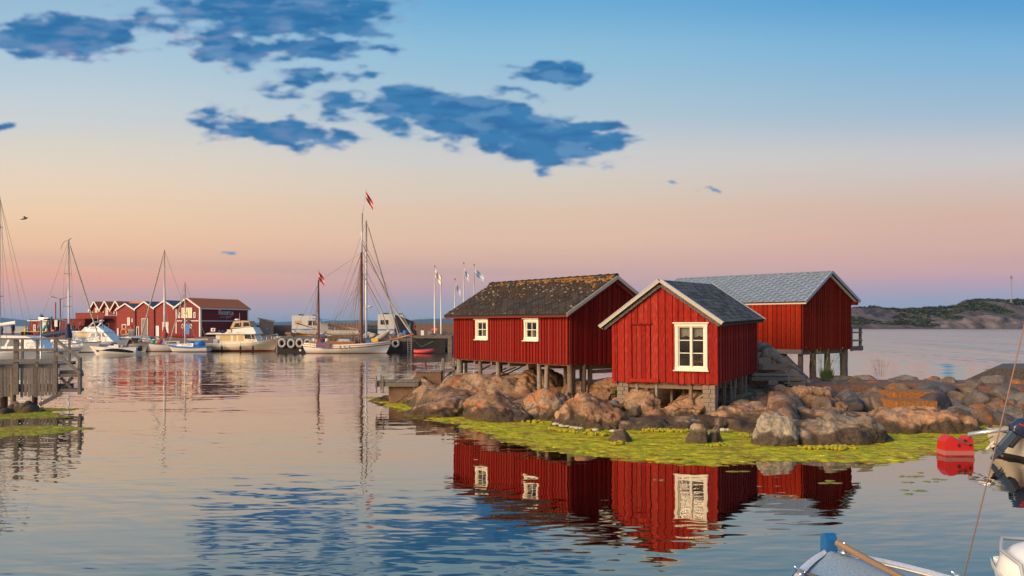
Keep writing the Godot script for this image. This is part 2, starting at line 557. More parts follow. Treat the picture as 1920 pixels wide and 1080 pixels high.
	M.figure = mk(Color(1, 1, 1), 0.85, null, Vector3.ONE, null, 0.0, 0.0, true)
	M.hill = mk(Color(1, 1, 1), 0.95, T.stone, Vector3(0.02, 0.02, 0.02), null, 0.0, 0.0, true)


func wave(x: float, z: float, d: float) -> Vector3:
	# height and slopes of the gentle harbour swell; rougher out on open water to the left
	var open := 1.0 + 1.5 * smoothstep(26.0, 60.0, d)
	var calm := 0.6 + 0.4 * smoothstep(6.0, -6.0, x)
	var hgt := 0.0
	var sx := 0.0
	var sz := 0.0
	for w in swell:
		var ph: float = w[0] * x + w[1] * z + w[3]
		var a: float = w[2] * calm * open
		hgt += a * sin(ph)
		sx += a * w[0] * cos(ph)
		sz += a * w[1] * cos(ph)
	return Vector3(hgt, sx, sz)


var swell := []


const LEAN := -1.0
const RIPPLE_TILE := 36.0
const RIPPLE_SPAN := 6.6


# slopes of the small ripples as a normal map: sheltered and nearly still by the islet, wind-roughened farther out
func ripples() -> ImageTexture:
	var w := 1024
	var h := 2048
	var n := noise(1.0, 3, 21)
	var patch := noise(0.05, 2, 23)
	var im := Image.create(w, h, false, Image.FORMAT_RGBF)
	var prev := PackedFloat32Array()
	var dx := RIPPLE_TILE / w
	for j in h:
		var d := 3.0 * exp(RIPPLE_SPAN * (j + 0.5) / h)
		var row := d * RIPPLE_SPAN / h
		var lam := maxf(0.52 + 0.004 * minf(d, 40.0), row * 3.0)
		var slope := 0.0085 + 0.018 * smoothstep(26.0, 45.0, d) + 0.10 * smoothstep(42.0, 100.0, d) + 0.05 * smoothstep(90.0, 300.0, d)
		var amp := slope * lam / TAU * 3.2
		var cur := PackedFloat32Array()
		cur.resize(w)
		for i in w:
			var x := dx * i
			var gust := 0.8 + 0.8 * patch.get_noise_2d(x * 1.2, d * 2.0)
			var a := n.get_noise_2d(x / lam * 0.40, d / lam)
			if i > w * 0.9:
				var t := (i - w * 0.9) / (w * 0.1)
				a = lerpf(a, n.get_noise_2d((x - RIPPLE_TILE) / lam * 0.40, d / lam), t)
				gust = lerpf(gust, 0.8 + 0.8 * patch.get_noise_2d((x - RIPPLE_TILE) * 1.2, d * 2.0), t)
			# open to the breeze on the left, in the lee of the islet on the right
			var lee := 1.0
			if d < 32.0:
				var xs := x if x < RIPPLE_TILE / 2 else x - RIPPLE_TILE
				lee = lerpf(1.0 + 1.1 * smoothstep(2.5, -4.0, xs), 1.0, smoothstep(24.0, 32.0, d))
			cur[i] = a * amp * gust * lee
		# of rough distant water one sees the near faces of the wavelets more than the far ones
		var lean := LEAN * (0.02 * smoothstep(50.0, 120.0, d) + 0.032 * smoothstep(110.0, 300.0, d))
		if j > 0:
			for i in w:
				var sx := (cur[(i + 1) % w] - cur[i - 1]) / (2.0 * dx)
				var sd := (cur[i] - prev[i]) / row + lean
				var v := Vector3(-sx, -sd, 1.0).normalized()
				im.set_pixel(i, j, Color(v.x * 0.5 + 0.5, v.y * 0.5 + 0.5, v.z * 0.5 + 0.5))
		prev = cur
	for i in w:
		im.set_pixel(i, 0, Color(0.5, 0.5, 1.0))
	return ImageTexture.create_from_image(im)


func make_water() -> void:
	rng.seed = 77
	for i in 16:
		var lam := 0.75 * pow(1.19, i)
		var k := TAU / lam
		var a := deg_to_rad(rng.randf_range(-38.0, 30.0)) + (0.25 if i % 2 else -0.05)
		swell.append([k * sin(a), k * cos(a), 0.0014 / k, rng.randf() * TAU])
	var ds := [-60.0, -20.0, -5.0, 1.0]
	var d := 3.0
	while d < 60.0:
		ds.append(d)
		d += maxf(0.05, d * 0.0058)
	while d < 15000.0:
		ds.append(d)
		d *= 1.045
	ds.append(15000.0)
	var nc := 360
	var v := PackedVector3Array()
	var nn := PackedVector3Array()
	var ix := PackedInt32Array()
	var uv := PackedVector2Array()
	for r in ds.size():
		d = ds[r]
		var half := maxf(14.0, d * 0.72 + 10.0)
		if d < 3.0:
			half = 60.0
		if d > 200.0:
			half = d * 1.0
		for c in nc + 1:
			var x := -half + 2.0 * half * c / nc
			# the sound beyond the causeway lies open to the wind: ripples there are those of more distant water
			var wind := lerpf(1.0, 4.0, smoothstep(30.0, 37.0, d) * smoothstep(0.12, 0.26, x / maxf(d, 1.0)))
			uv.append(Vector2(x / RIPPLE_TILE, clampf(log(maxf(d, 3.0) * wind / 3.0) / RIPPLE_SPAN, 0.001, 0.999)))
			if d < 3.0 or d > 230.0:
				v.append(Vector3(x, 0, -d))
				nn.append(Vector3.UP)
			else:
				var w := wave(x, -d, d)
				var fade := smoothstep(85.0, 45.0, d)
				v.append(Vector3(x, w.x * fade, -d))
				nn.append(Vector3(-w.y * fade, 1.0, -w.z * fade).normalized())
	for r in ds.size() - 1:
		for c in nc:
			var a := r * (nc + 1) + c
			var b := a + nc + 1
			ix.append_array(PackedInt32Array([a, b, a + 1, a + 1, b, b + 1]))
	var arr := []
	arr.resize(Mesh.ARRAY_MAX)
	arr[Mesh.ARRAY_VERTEX] = v
	arr[Mesh.ARRAY_NORMAL] = nn
	arr[Mesh.ARRAY_INDEX] = ix
	arr[Mesh.ARRAY_TEX_UV] = uv
	var m := ArrayMesh.new()
	m.add_surface_from_arrays(Mesh.PRIMITIVE_TRIANGLES, arr)
	var mat := mk(Color(0.30, 0.27, 0.225), 0.02, null, Vector3.ONE, null, 0.0, 1.0)
	mat.normal_enabled = true
	mat.normal_texture = ripples()
	# unresolved wavelets: far water is rougher than near
	var rg := Image.create(4, 512, false, Image.FORMAT_RGBF)
	for j in 512:
		var dd := 3.0 * exp(RIPPLE_SPAN * (j + 0.5) / 512.0)
		var rv := 0.02 + 0.11 * smoothstep(45.0, 100.0, dd) + 0.05 * smoothstep(110.0, 600.0, dd)
		for i in 4:
			rg.set_pixel(i, j, Color(rv, rv, rv))
	mat.roughness = 1.0
	mat.roughness_texture = ImageTexture.create_from_image(rg)
	var o := put(self, "water", m, mat)
	tag(o, "calm harbour water with soft ripples mirroring the sky", "", "", "structure")


func ico(sub: int) -> Array:
	if T.has("ico%d" % sub):
		return T["ico%d" % sub]
	var t := (1.0 + sqrt(5.0)) / 2.0
	var v := [Vector3(-1, t, 0), Vector3(1, t, 0), Vector3(-1, -t, 0), Vector3(1, -t, 0), Vector3(0, -1, t), Vector3(0, 1, t), Vector3(0, -1, -t), Vector3(0, 1, -t), Vector3(t, 0, -1), Vector3(t, 0, 1), Vector3(-t, 0, -1), Vector3(-t, 0, 1)]
	for i in 12:
		v[i] = v[i].normalized()
	var f := [0, 11, 5, 0, 5, 1, 0, 1, 7, 0, 7, 10, 0, 10, 11, 1, 5, 9, 5, 11, 4, 11, 10, 2, 10, 7, 6, 7, 1, 8, 3, 9, 4, 3, 4, 2, 3, 2, 6, 3, 6, 8, 3, 8, 9, 4, 9, 5, 2, 4, 11, 6, 2, 10, 8, 6, 7, 9, 8, 1]
	for s in sub:
		var mid := {}
		var g := []
		for i in range(0, f.size(), 3):
			var m := []
			for k in 3:
				var a: int = f[i + k]
				var b: int = f[i + (k + 1) % 3]
				var key := Vector2i(mini(a, b), maxi(a, b))
				if not mid.has(key):
					mid[key] = v.size()
					v.append(((v[a] + v[b]) as Vector3).normalized())
				m.append(mid[key])
			g.append_array([f[i], m[0], m[2], f[i + 1], m[1], m[0], f[i + 2], m[2], m[1], m[0], m[1], m[2]])
		f = g
	T["ico%d" % sub] = [v, f]
	return [v, f]


# a rock: an ellipsoid cut by planes and roughened. style: "slab" (ice-smoothed granite), "block" (blasted rubble), "cobble" (rounded)
func rock_mesh(r: Vector3, sd: int, style: String, sub: int, paint: Callable, mat: Material, origin := Vector3.ZERO) -> ArrayMesh:
	var g := RandomNumberGenerator.new()
	g.seed = sd
	var base := ico(sub)
	var cuts := []
	var n_cut := 16 if style == "block" else (13 if style == "slab" else 8)
	for i in n_cut:
		var n := Vector3(g.randf_range(-1, 1), g.randf_range(-0.6, 1), g.randf_range(-1, 1)).normalized()
		var dd := g.randf_range(0.5, 0.85) if style == "block" else (g.randf_range(0.55, 0.95) if style == "slab" else g.randf_range(0.75, 0.98))
		cuts.append([n, dd])
	var n1 := noise(1.1, 3, sd)
	var n2 := noise(0.55, 4, sd + 7)
	var soft := 55.0 if style == "block" else (15.0 if style == "slab" else 9.0)
	var big := maxf(r.x, r.z)
	# joints: a few planes along which the rock has cracked and slipped a little
	var joints := []
	for i in (3 if style == "slab" else 1):
		joints.append([Vector3(g.randf_range(-1, 1), g.randf_range(-0.5, 0.5), g.randf_range(-0.6, 0.6)).normalized(), g.randf_range(-0.5, 0.5) * r.x, g.randf_range(-0.06, 0.06)])
	var pts := PackedVector3Array()
	var cols := PackedColorArray()
	for u: Vector3 in base[0]:
		var acc := exp(-soft)
		for c in cuts:
			var k: float = u.dot(c[0])
			if k > 0.2:
				acc += exp(-soft * minf(c[1] / k, 1.6))
		var rad := -log(acc) / soft
		rad = minf(rad, 1.0) + 0.05
		if style == "slab":
			rad /= pow(pow(absf(u.x), 2.5) + pow(absf(u.y), 2.5) + pow(absf(u.z), 2.5), 1.0 / 2.5)
			rad *= 0.96
		var p := Vector3(u.x * r.x, u.y * r.y, u.z * r.z) * rad
		var q := p * (1.6 / maxf(0.5, big * 0.55)) + Vector3(sd * 3.1, 0, 0)
		var bump := n1.get_noise_3dv(q * 0.35 + Vector3(0, 0, sd)) * (0.22 if style == "slab" else 0.06) * minf(1.0, r.y) + n1.get_noise_3dv(q * 0.9) * (0.065 if style == "slab" else 0.06) * minf(1.0, r.y * 1.3)
		var ridge := absf(n2.get_noise_3dv(p * 1.7 + Vector3(0, sd, 0)))
		if style == "slab":
			bump -= 0.08 * smoothstep(0.05, 0.0, ridge) * minf(1.0, r.y)
			bump += n2.get_noise_3dv(p * 5.0) * 0.018
		else:
			bump += n2.get_noise_3dv(p * 6.0) * 0.025 * minf(1.0, big * 2.0)
		for jn in joints:
			var wob: float = p.dot(jn[0]) - jn[1] + n1.get_noise_3dv(p * 2.0) * 0.12
			bump += jn[2] * smoothstep(-0.04, 0.04, wob) * minf(1.0, r.y * 1.5)
			bump -= 0.07 * exp(-pow(wob / 0.035, 2)) * minf(1.0, r.y)
		if style != "cobble" and r.x > 0.55:
			var k := crack_at(p + origin)
			bump += (k.y * 0.03 - k.x * 0.055) * minf(1.0, r.y * 1.6)
		p += u * bump
		pts.append(p)
	var mb := MB.new(true)
	for p in pts:
		cols.append(paint.call(p))
	var f: Array = base[1]
	for i in range(0, f.size(), 3):
		for k in [0, 2, 1]:
			mb.st.set_color(cols[f[i + k]])
			mb.st.add_vertex(pts[f[i + k]])
	return mb.done(mat)


var pn1: FastNoiseLite
var pn2: FastNoiseLite
var pn3: FastNoiseLite


var cell_edge: FastNoiseLite
var cell_tone: FastNoiseLite


# joints of the granite: x is how near a joint runs, y the offset of the block it bounds
func crack_at(w: Vector3) -> Vector2:
	var q := w + Vector3(pn1.get_noise_3dv(w * 1.5), pn1.get_noise_3dv(w * 1.5 + Vector3(9, 0, 0)), pn1.get_noise_3dv(w * 1.5 + Vector3(0, 9, 0))) * 0.35
	q = Vector3(q.x * 0.8 + q.y * 0.5, q.y * 1.5, q.z * 0.8)
	var e := cell_edge.get_noise_3dv(q) + 1.0
	return Vector2(smoothstep(0.10, 0.015, e), cell_tone.get_noise_3dv(q))


func granite_at(w: Vector3, lichen: float, pale: float, pink: float) -> Color:
	# pinkish-brown granite, a black tide band of dried lichen above the waterline, olive slime at the water, orange lichen in patches
	var a := pn1.get_noise_3dv(w) * 0.5 + 0.5
	var b := pn2.get_noise_3dv(w) * 0.5 + 0.5
	var c := Color(0.41, 0.275, 0.165).lerp(Color(0.56, 0.31, 0.165), clampf(pink * 1.1 * b, 0.0, 1.0))
	c = c.lerp(Color(0.40, 0.335, 0.245), smoothstep(0.42, 0.7, a) * (0.9 - 0.6 * pink))
	c = c.lerp(Color(0.46, 0.43, 0.33), pale)
	c = c * (0.88 + 0.40 * pn3.get_noise_3dv(w))
	# dark mineral veins and joints
	var vein := absf(pn1.get_noise_3dv(w * 1.7 + Vector3(20, 7, 3)))
	c = c.lerp(Color(0.10, 0.072, 0.05), smoothstep(0.035, 0.008, vein) * 0.65)
	var ck := crack_at(w)
	c = c * (1.0 + 0.16 * ck.y)
	c = c.lerp(Color(0.07, 0.052, 0.038), ck.x * 0.75)
	var edge := 0.34 + 0.26 * pn1.get_noise_2d(w.x * 1.3, w.z * 1.3) + 0.12 * pn3.get_noise_3dv(w * 1.4)
	var band := smoothstep(edge + 0.05, edge - 0.05, w.y)
	c = c.lerp(Color(0.062, 0.049, 0.036) * (0.7 + 1.1 * b), band * 0.92)
	c = c.lerp(Color(0.12, 0.10, 0.03), smoothstep(0.13, 0.02, w.y) * 0.7)
	if lichen > 0.0:
		var l := smoothstep(0.62 - 0.25 * lichen, 0.70 - 0.2 * lichen, pn3.get_noise_3dv(w * 0.55 + Vector3(50, 0, 0)) * 0.5 + 0.55) * smoothstep(0.25, 0.5, w.y)
		l *= smoothstep(0.38, 0.5, b)
		c = c.lerp(Color(0.60, 0.17, 0.015), l * lichen)
	c.a = 1.0
	return c


func rock_px(called: String, label: String, x0: float, x1: float, yt: float, yb: float, e: float, thick: float, sd: int, style := "slab", lichen := 0.0, pale := 0.0, pink := 0.4, sub := 5, category := "rock", group := "") -> MeshInstance3D:
	var d0 := F * (EYE - e) / (yb - HZ)
	var dm := d0 + thick * 0.5
	var top := EYE - (yt - HZ) * (d0 + thick * 0.42) / F
	var cx := ((x0 + x1) * 0.5 - 960.0) * dm / F
	var rx := (x1 - x0) * 0.5 * dm / F
	var base := e - (0.12 + 0.25 * (top - e))
	var cy := lerpf(base, top, 0.06 if style == "slab" else (0.16 if style == "block" else 0.24))
	var c := Vector3(cx, cy, -dm)
	var r := Vector3(rx * (1.30 if style == "slab" else 1.06), (top - cy) * 1.06, thick * (0.66 if style == "slab" else 0.55))
	var m := rock_mesh(r, sd, style, sub, func(p: Vector3) -> Color: return granite_at(p + c, lichen, pale, pink), M.granite, c)
	var o := put(self, called, m)
	o.position = c
	tag(o, label, category, group)
	return o


var edge_px := [[600, 742], [690, 748], [735, 757], [770, 770], [870, 783], [985, 790], [1060, 797], [1170, 803], [1340, 803], [1420, 822], [1500, 826], [1690, 830], [1800, 806], [1920, 792], [2300, 788]]


func edge_depth(px: float) -> float:
	for i in edge_px.size() - 1:
		if px <= edge_px[i + 1][0]:
			var t: float = (px - edge_px[i][0]) / (edge_px[i + 1][0] - edge_px[i][0])
			return F * EYE / (lerpf(edge_px[i][1], edge_px[i + 1][1], t) - HZ)
	return F * EYE / 177.0


func bedrock_height(x: float, d: float) -> float:
	var px := 960.0 + x * F / d
	var inn := d - edge_depth(px)
	var front := smoothstep(-0.3, 1.5, inn)
	var back := smoothstep(39.5, 37.0, d) if px > 1380 else smoothstep(41.0, 37.5, d)
	var left := smoothstep(735.0, 800.0, px)
	var crest := 0.78 if px > 1150 else 0.66
	if px > 1490:
		crest = 0.74
	var h := -0.5 + (crest + 0.5) * minf(front, back) * left
	if front > 0.0:
		h += (0.24 * pn1.get_noise_2d(x * 1.1, d * 1.1) + 0.07 * pn3.get_noise_2d(x, d)) * minf(front * 2.0, back) * (0.25 if px > 1490 and d > 30.0 else 1.0)
	if px > 1480:
		# the quarry stones of the causeway lie on a slope of their own
		var slope := lerpf(-0.35, 0.5, smoothstep(25.5, 31.6, d))
		h = lerpf(h, minf(h, slope), smoothstep(1480.0, 1530.0, px))
		h = minf(h, 0.72)
		if d > 35.2:
			h = minf(h, 0.40)
	# hollow under the front of the boathouses, where posts and pillars stand
	if px > 1130 and px < 1440:
		h = minf(h, lerpf(0.22, 0.75, smoothstep(26.8, 31.0, d)))
	elif px > 880 and px <= 1130:
		h = minf(h, lerpf(0.35, 0.66, smoothstep(29.5, 33.0, d)))
	return h


func make_bedrock() -> void:
	pn1 = noise(0.55, 4, 31)
	pn2 = noise(0.9, 4, 32)
	pn3 = noise(2.2, 4, 33)
	cell_edge = noise(0.62, 1, 34, FastNoiseLite.TYPE_CELLULAR)
	cell_edge.cellular_return_type = FastNoiseLite.RETURN_DISTANCE2_SUB
	cell_tone = noise(0.62, 1, 34, FastNoiseLite.TYPE_CELLULAR)
	cell_tone.cellular_return_type = FastNoiseLite.RETURN_CELL_VALUE
	var rows := []
	var step := 0.12
	var cols := []
	var d := 22.6
	while d < 42.0:
		var row := PackedVector3Array()
		var cr := PackedColorArray()
		var x := -7.0
		while x < 26.0:
			var w := Vector3(x, bedrock_height(x, d), -d)
			if w.y > -0.2:
				var ck := crack_at(w)
				w.y += ck.y * 0.06 - ck.x * 0.07
			row.append(w)
			cr.append(granite_at(w, 0.15, 0.0, 0.5))
			x += step
		rows.append(row)
		cols.append(cr)
		d += step
	var mb := MB.new(true)
	for i in rows.size() - 1:
		for k in rows[0].size() - 1:
			if maxf(maxf(rows[i][k].y, rows[i + 1][k].y), maxf(rows[i][k + 1].y, rows[i + 1][k + 1].y)) < -0.3:
				continue
			for q in [[i, k], [i + 1, k], [i + 1, k + 1], [i, k], [i + 1, k + 1], [i, k + 1]]:
				mb.st.set_color(cols[q[0]][q[1]])
				mb.st.add_vertex(rows[q[0]][q[1]])
	var o := part(self, "bedrock", mb, M.granite)
	tag(o, "low pinkish granite islet under the red boathouses", "", "", "structure")


func make_rocks() -> void:
	rock_px("rock", "low dark skerry at the water's edge left of the small landing stage", 690, 775, 737, 753, 0.0, 1.6, 101, "slab", 0.0, 0.0, 0.1)
	rock_px("rock", "sloping brown granite slab that carries the small landing stage", 742, 862, 706, 760, 0.0, 3.2, 102, "slab", 0.2, 0.1, 0.5)
	rock_px("rock", "long granite ridge rising from the shore to the left posts of the middle boathouse", 800, 975, 698, 752, 0.25, 3.0, 103, "slab", 0.35, 0.35, 0.3)
	rock_px("rock", "tawny rock shoulder behind the granite ridge under the middle boathouse", 900, 1070, 690, 742, 0.45, 3.0, 104, "slab", 0.2, 0.1, 0.5)
	rock_px("rock", "broad brown shore rock with a black foot, longest of the left shore", 764, 935, 735, 784, 0.0, 2.6, 105, "slab", 0.1, 0.0, 0.5)
	rock_px("rock", "dark-footed shore rock just left of the lichen-spotted boulder", 862, 1014, 739, 791, 0.0, 2.4, 106, "slab", 0.25, 0.0, 0.5)
	rock_px("boulder", "rounded boulder with an orange lichen cap at the waterline", 977, 1078, 735, 791, 0.0, 1.5, 107, "cobble", 0.55, 0.25, 0.5)
	rock_px("rock", "rock splashed with bright orange lichen behind the capped boulder", 1000, 1100, 731, 768, 0.22, 1.8, 108, "slab", 0.7, 0.15, 0.4)
	rock_px("boulder", "largest pinkish boulder of the shore, below the gap between the front boathouses", 1038, 1175, 735, 806, 0.0, 2.2, 109, "slab", 0.2, 0.0, 0.9)
	rock_px("rock", "cracked brown rock under the right end of the middle boathouse", 1040, 1130, 705, 745, 0.5, 2.2, 110, "block", 0.3, 0.0, 0.5)
	rock_px("rock", "brown broken rock in the shade between the two front boathouses", 1095, 1175, 712, 752, 0.5, 2.0, 111, "block", 0.2, 0.0, 0.6)
	rock_px("boulder", "squarish pale grey boulder in front of the left block pillar", 1172, 1240, 751, 786, 0.1, 0.8, 112, "block", 0.25, 0.9, 0.2)
	rock_px("rock", "flat pink slab in front of the small boathouse", 1195, 1335, 764, 792, 0.1, 1.8, 113, "slab", 0.0, 0.0, 0.9)
	rock_px("rock", "dark low ledge along the waterline below the small boathouse", 1150, 1350, 778, 808, 0.0, 1.2, 114, "slab", 0.0, 0.0, 0.2)
	rock_px("rock", "pointed pink rock under the small boathouse", 1238, 1312, 745, 778, 0.3, 1.4, 115, "block", 0.0, 0.0, 1.0)
	rock_px("rock", "long smooth slab right of the small boathouse's block pillar", 1342, 1500, 756, 802, 0.05, 2.4, 116, "slab", 0.0, 0.1, 0.8)
	rock_px("rock", "long pink-topped slab in the middle of the right shore", 1455, 1650, 761, 800, 0.1, 2.3, 117, "slab", 0.05, 0.1, 0.8)
	rock_px("boulder", "biggest grey rounded boulder standing in the yellow weed", 1402, 1498, 785, 838, 0.0, 1.0, 118, "cobble", 0.0, 0.85, 0.0)
	rock_px("boulder", "smaller grey-topped boulder tucked behind the biggest one", 1458, 1518, 789, 826, 0.0, 0.9, 119, "cobble", 0.0, 0.6, 0.1)
	rock_px("rock", "long dark rock with a white-edged tide line on the right shore", 1462, 1694, 776, 838, 0.0, 1.7, 120, "slab", 0.0, 0.35, 0.1)
	rock_px("rock", "smooth orange-pink dome at the right end of the shore", 1625, 1808, 762, 814, 0.0, 2.3, 121, "slab", 0.0, 0.0, 1.0)
	rock_px("stone", "left stone of the dark upright pair in the yellow weed", 1285, 1332, 796, 834, 0.0, 0.5, 122, "block", 0.0, 0.15, 0.0, 3)
	rock_px("stone", "right, blackish stone of the upright pair in the yellow weed", 1318, 1360, 799, 832, 0.0, 0.5, 123, "block", 0.0, 0.0, 0.0, 3)
	rock_px("stone", "small dark stone alone in the weed below the large pinkish boulder", 1138, 1190, 807, 831, 0.0, 0.5, 124, "cobble", 0.0, 0.1, 0.0, 3)
	rock_px("rock", "tall grey-brown outcrop behind the stone steps", 1392, 1522, 640, 724, 0.75, 3.6, 125, "slab", 0.1, 0.5, 0.4)
	rock_px("rock", "pink ribbed rock below the wooden platform", 1470, 1562, 708, 768, 0.25, 2.4, 126, "slab", 0.0, 0.1, 1.0)
	rock_px("rock", "bluish flat boulder under the wooden platform", 1392, 1450, 732, 765, 0.3, 1.2, 127, "block", 0.0, 0.5, 0.0)
	rock_px("rock", "grey-blue wedge of rock between the platform and the pink slab", 1424, 1496, 742, 772, 0.25, 1.2, 128, "block", 0.0, 0.6, 0.0)
	rock_px("rock", "dark rock in deep shade under the small boathouse, left part", 1165, 1240, 722, 766, 0.45, 2.0, 129, "block", 0.0, 0.0, 0.3)
	rock_px("rock", "dark rock in deep shade under the small boathouse, right part", 1240, 1350, 728, 770, 0.4, 2.4, 130, "block", 0.0, 0.0, 0.6)
	rock_px("rock", "flat grey rock beyond the path, nearest the reeds", 1586, 1660, 701, 714, 0.72, 1.6, 131, "block", 0.0, 0.6, 0.0, 3)
	rock_px("rock", "long flat grey rock beyond the path", 1652, 1725, 700, 714, 0.72, 1.8, 132, "block", 0.0, 0.8, 0.0, 3)
	rock_px("rock", "grey rock at the feet of the far boathouse's middle post", 1530, 1600, 697, 713, 0.72, 1.6, 133, "block", 0.0, 0.3, 0.2, 3)
	# blasted rubble that faces the causeway
	var protos := []
	for i in 7:
		var sd := 300 + i * 5
		var tint: Color = [Color(0.20, 0.185, 0.16), Color(0.27, 0.215, 0.165), Color(0.155, 0.16, 0.16), Color(0.26, 0.185, 0.13), Color(0.11, 0.108, 0.105), Color(0.215, 0.205, 0.185), Color(0.23, 0.18, 0.13)][i]
		var m := rock_mesh(Vector3(0.5, 0.36, 0.42), sd, "block", 3, func(p: Vector3) -> Color:
			var c := tint * (0.85 + 0.6 * pn3.get_noise_3dv(p * 0.9 + Vector3(sd, 0, 0)))
			var l := pn2.get_noise_3dv(p * 1.6 + Vector3(0, sd, 0))
			if i in [1, 3, 5]:
				c = c.lerp(Color(0.40, 0.16, 0.03), smoothstep(0.22, 0.4, l))
			c.a = 1.0
			return c, M.rubble)
		protos.append(m)
	rng.seed = 5
	for side in 2:
		var xa := 1532.0 if side == 0 else 1748.0
		var xb := 1692.0 if side == 0 else 1990.0
		var row := 0
		for yy in [722.0, 733.0, 746.0, 760.0, 775.0, 790.0]:
			if side == 0 and yy > 766.0:
				break
			var x := xa + (row % 2) * 11.0
			var nth := 0
			while x < xb:
				var e: float = lerpf(0.62, 0.02, (yy - 722.0) / 78.0)
				var sz := rng.randf_range(0.75, 1.6) * (1.15 if side == 1 else 1.0)
				var q := W(x + rng.randf_range(-4, 4), yy + rng.randf_range(-3, 3) + 4.0, e)
				var pk := rng.randi() % 7
				var tone: String = ["greyish", "brown, rust-spotted", "blue-grey", "reddish brown", "blackish", "pale grey", "tan"][pk]
				var ord: String = ["first", "second", "third", "fourth", "fifth", "sixth", "seventh", "eighth", "ninth", "tenth", "eleventh", "twelfth"][mini(nth, 11)]
				var rown: String = ["top", "second", "third", "fourth", "fifth", "lowest"][row]
				nth += 1
				var o := put(self, "rubble_stone", protos[pk])
				o.transform = Transform3D(Basis.from_euler(Vector3(rng.randf_range(-0.5, 0.5), rng.randf() * TAU, rng.randf_range(-0.4, 0.4))).scaled_local(Vector3(sz, sz * rng.randf_range(0.7, 1.1), sz)), q + Vector3(0, 0.02, 0))
				if side == 0:
					tag(o, "%s quarry stone, %s from the left in the %s row left of the steps" % [tone, ord, rown], "stone", "rubble left of the steps")
				else:
					tag(o, "%s quarry stone, %s from the steps in the %s row on their right" % [tone, ord, rown], "stone", "rubble right of the steps")
				x += 27.0 * sz + rng.randf_range(-2, 5)
			row += 1
	# loose stones that fill the gaps under the boathouses
	var spots := [[940, 742], [1010, 738], [1045, 752], [1075, 758], [1120, 760], [1150, 765], [1190, 770], [1215, 762], [1262, 772], [1300, 780], [1350, 782], [1380, 770], [1400, 776], [1440, 778], [1500, 772], [1530, 776], [1570, 774], [1085, 742], [1130, 745], [905, 745], [1370, 748], [1385, 738]]
	spots.sort_custom(func(p, q): return p[0] < q[0])
	var counts := {}
	for s in spots:
		var zone: String = "below the middle boathouse" if s[0] < 1080 else ("below the gap between the front boathouses" if s[0] < 1220 else ("in front of the small boathouse" if s[0] < 1345 else "right of the small boathouse"))
		var nth: int = counts.get(zone, 0)
		counts[zone] = nth + 1
		var o := put(self, "loose_stone", protos[rng.randi() % 7])
		var sz := rng.randf_range(0.35, 0.7)
		var q := W(s[0], s[1], 0.35)
		o.transform = Transform3D(Basis.from_euler(Vector3(rng.randf_range(-0.5, 0.5), rng.randf() * TAU, 0)).scaled_local(Vector3(sz, sz * 0.9, sz)), Vector3(q.x, maxf(bedrock_height(q.x, -q.z), 0.1) + 0.1, q.z))
		tag(o, "loose stone %s, %s there from the left" % [zone, ["first", "second", "third", "fourth", "fifth", "sixth", "seventh", "eighth", "ninth", "tenth"][mini(nth, 9)]], "stone", "loose stones on the islet")


func inside(poly: PackedVector2Array, p: Vector2) -> float:
	# signed distance, positive inside
	var best := 1e9
	var n := poly.size()
	for i in n:
		var a := poly[i]
		var b := poly[(i + 1) % n]
		best = minf(best, p.distance_squared_to(Geometry2D.get_closest_point_to_segment(p, a, b)))
	return sqrt(best) * (1.0 if Geometry2D.is_point_in_polygon(p, poly) else -1.0)


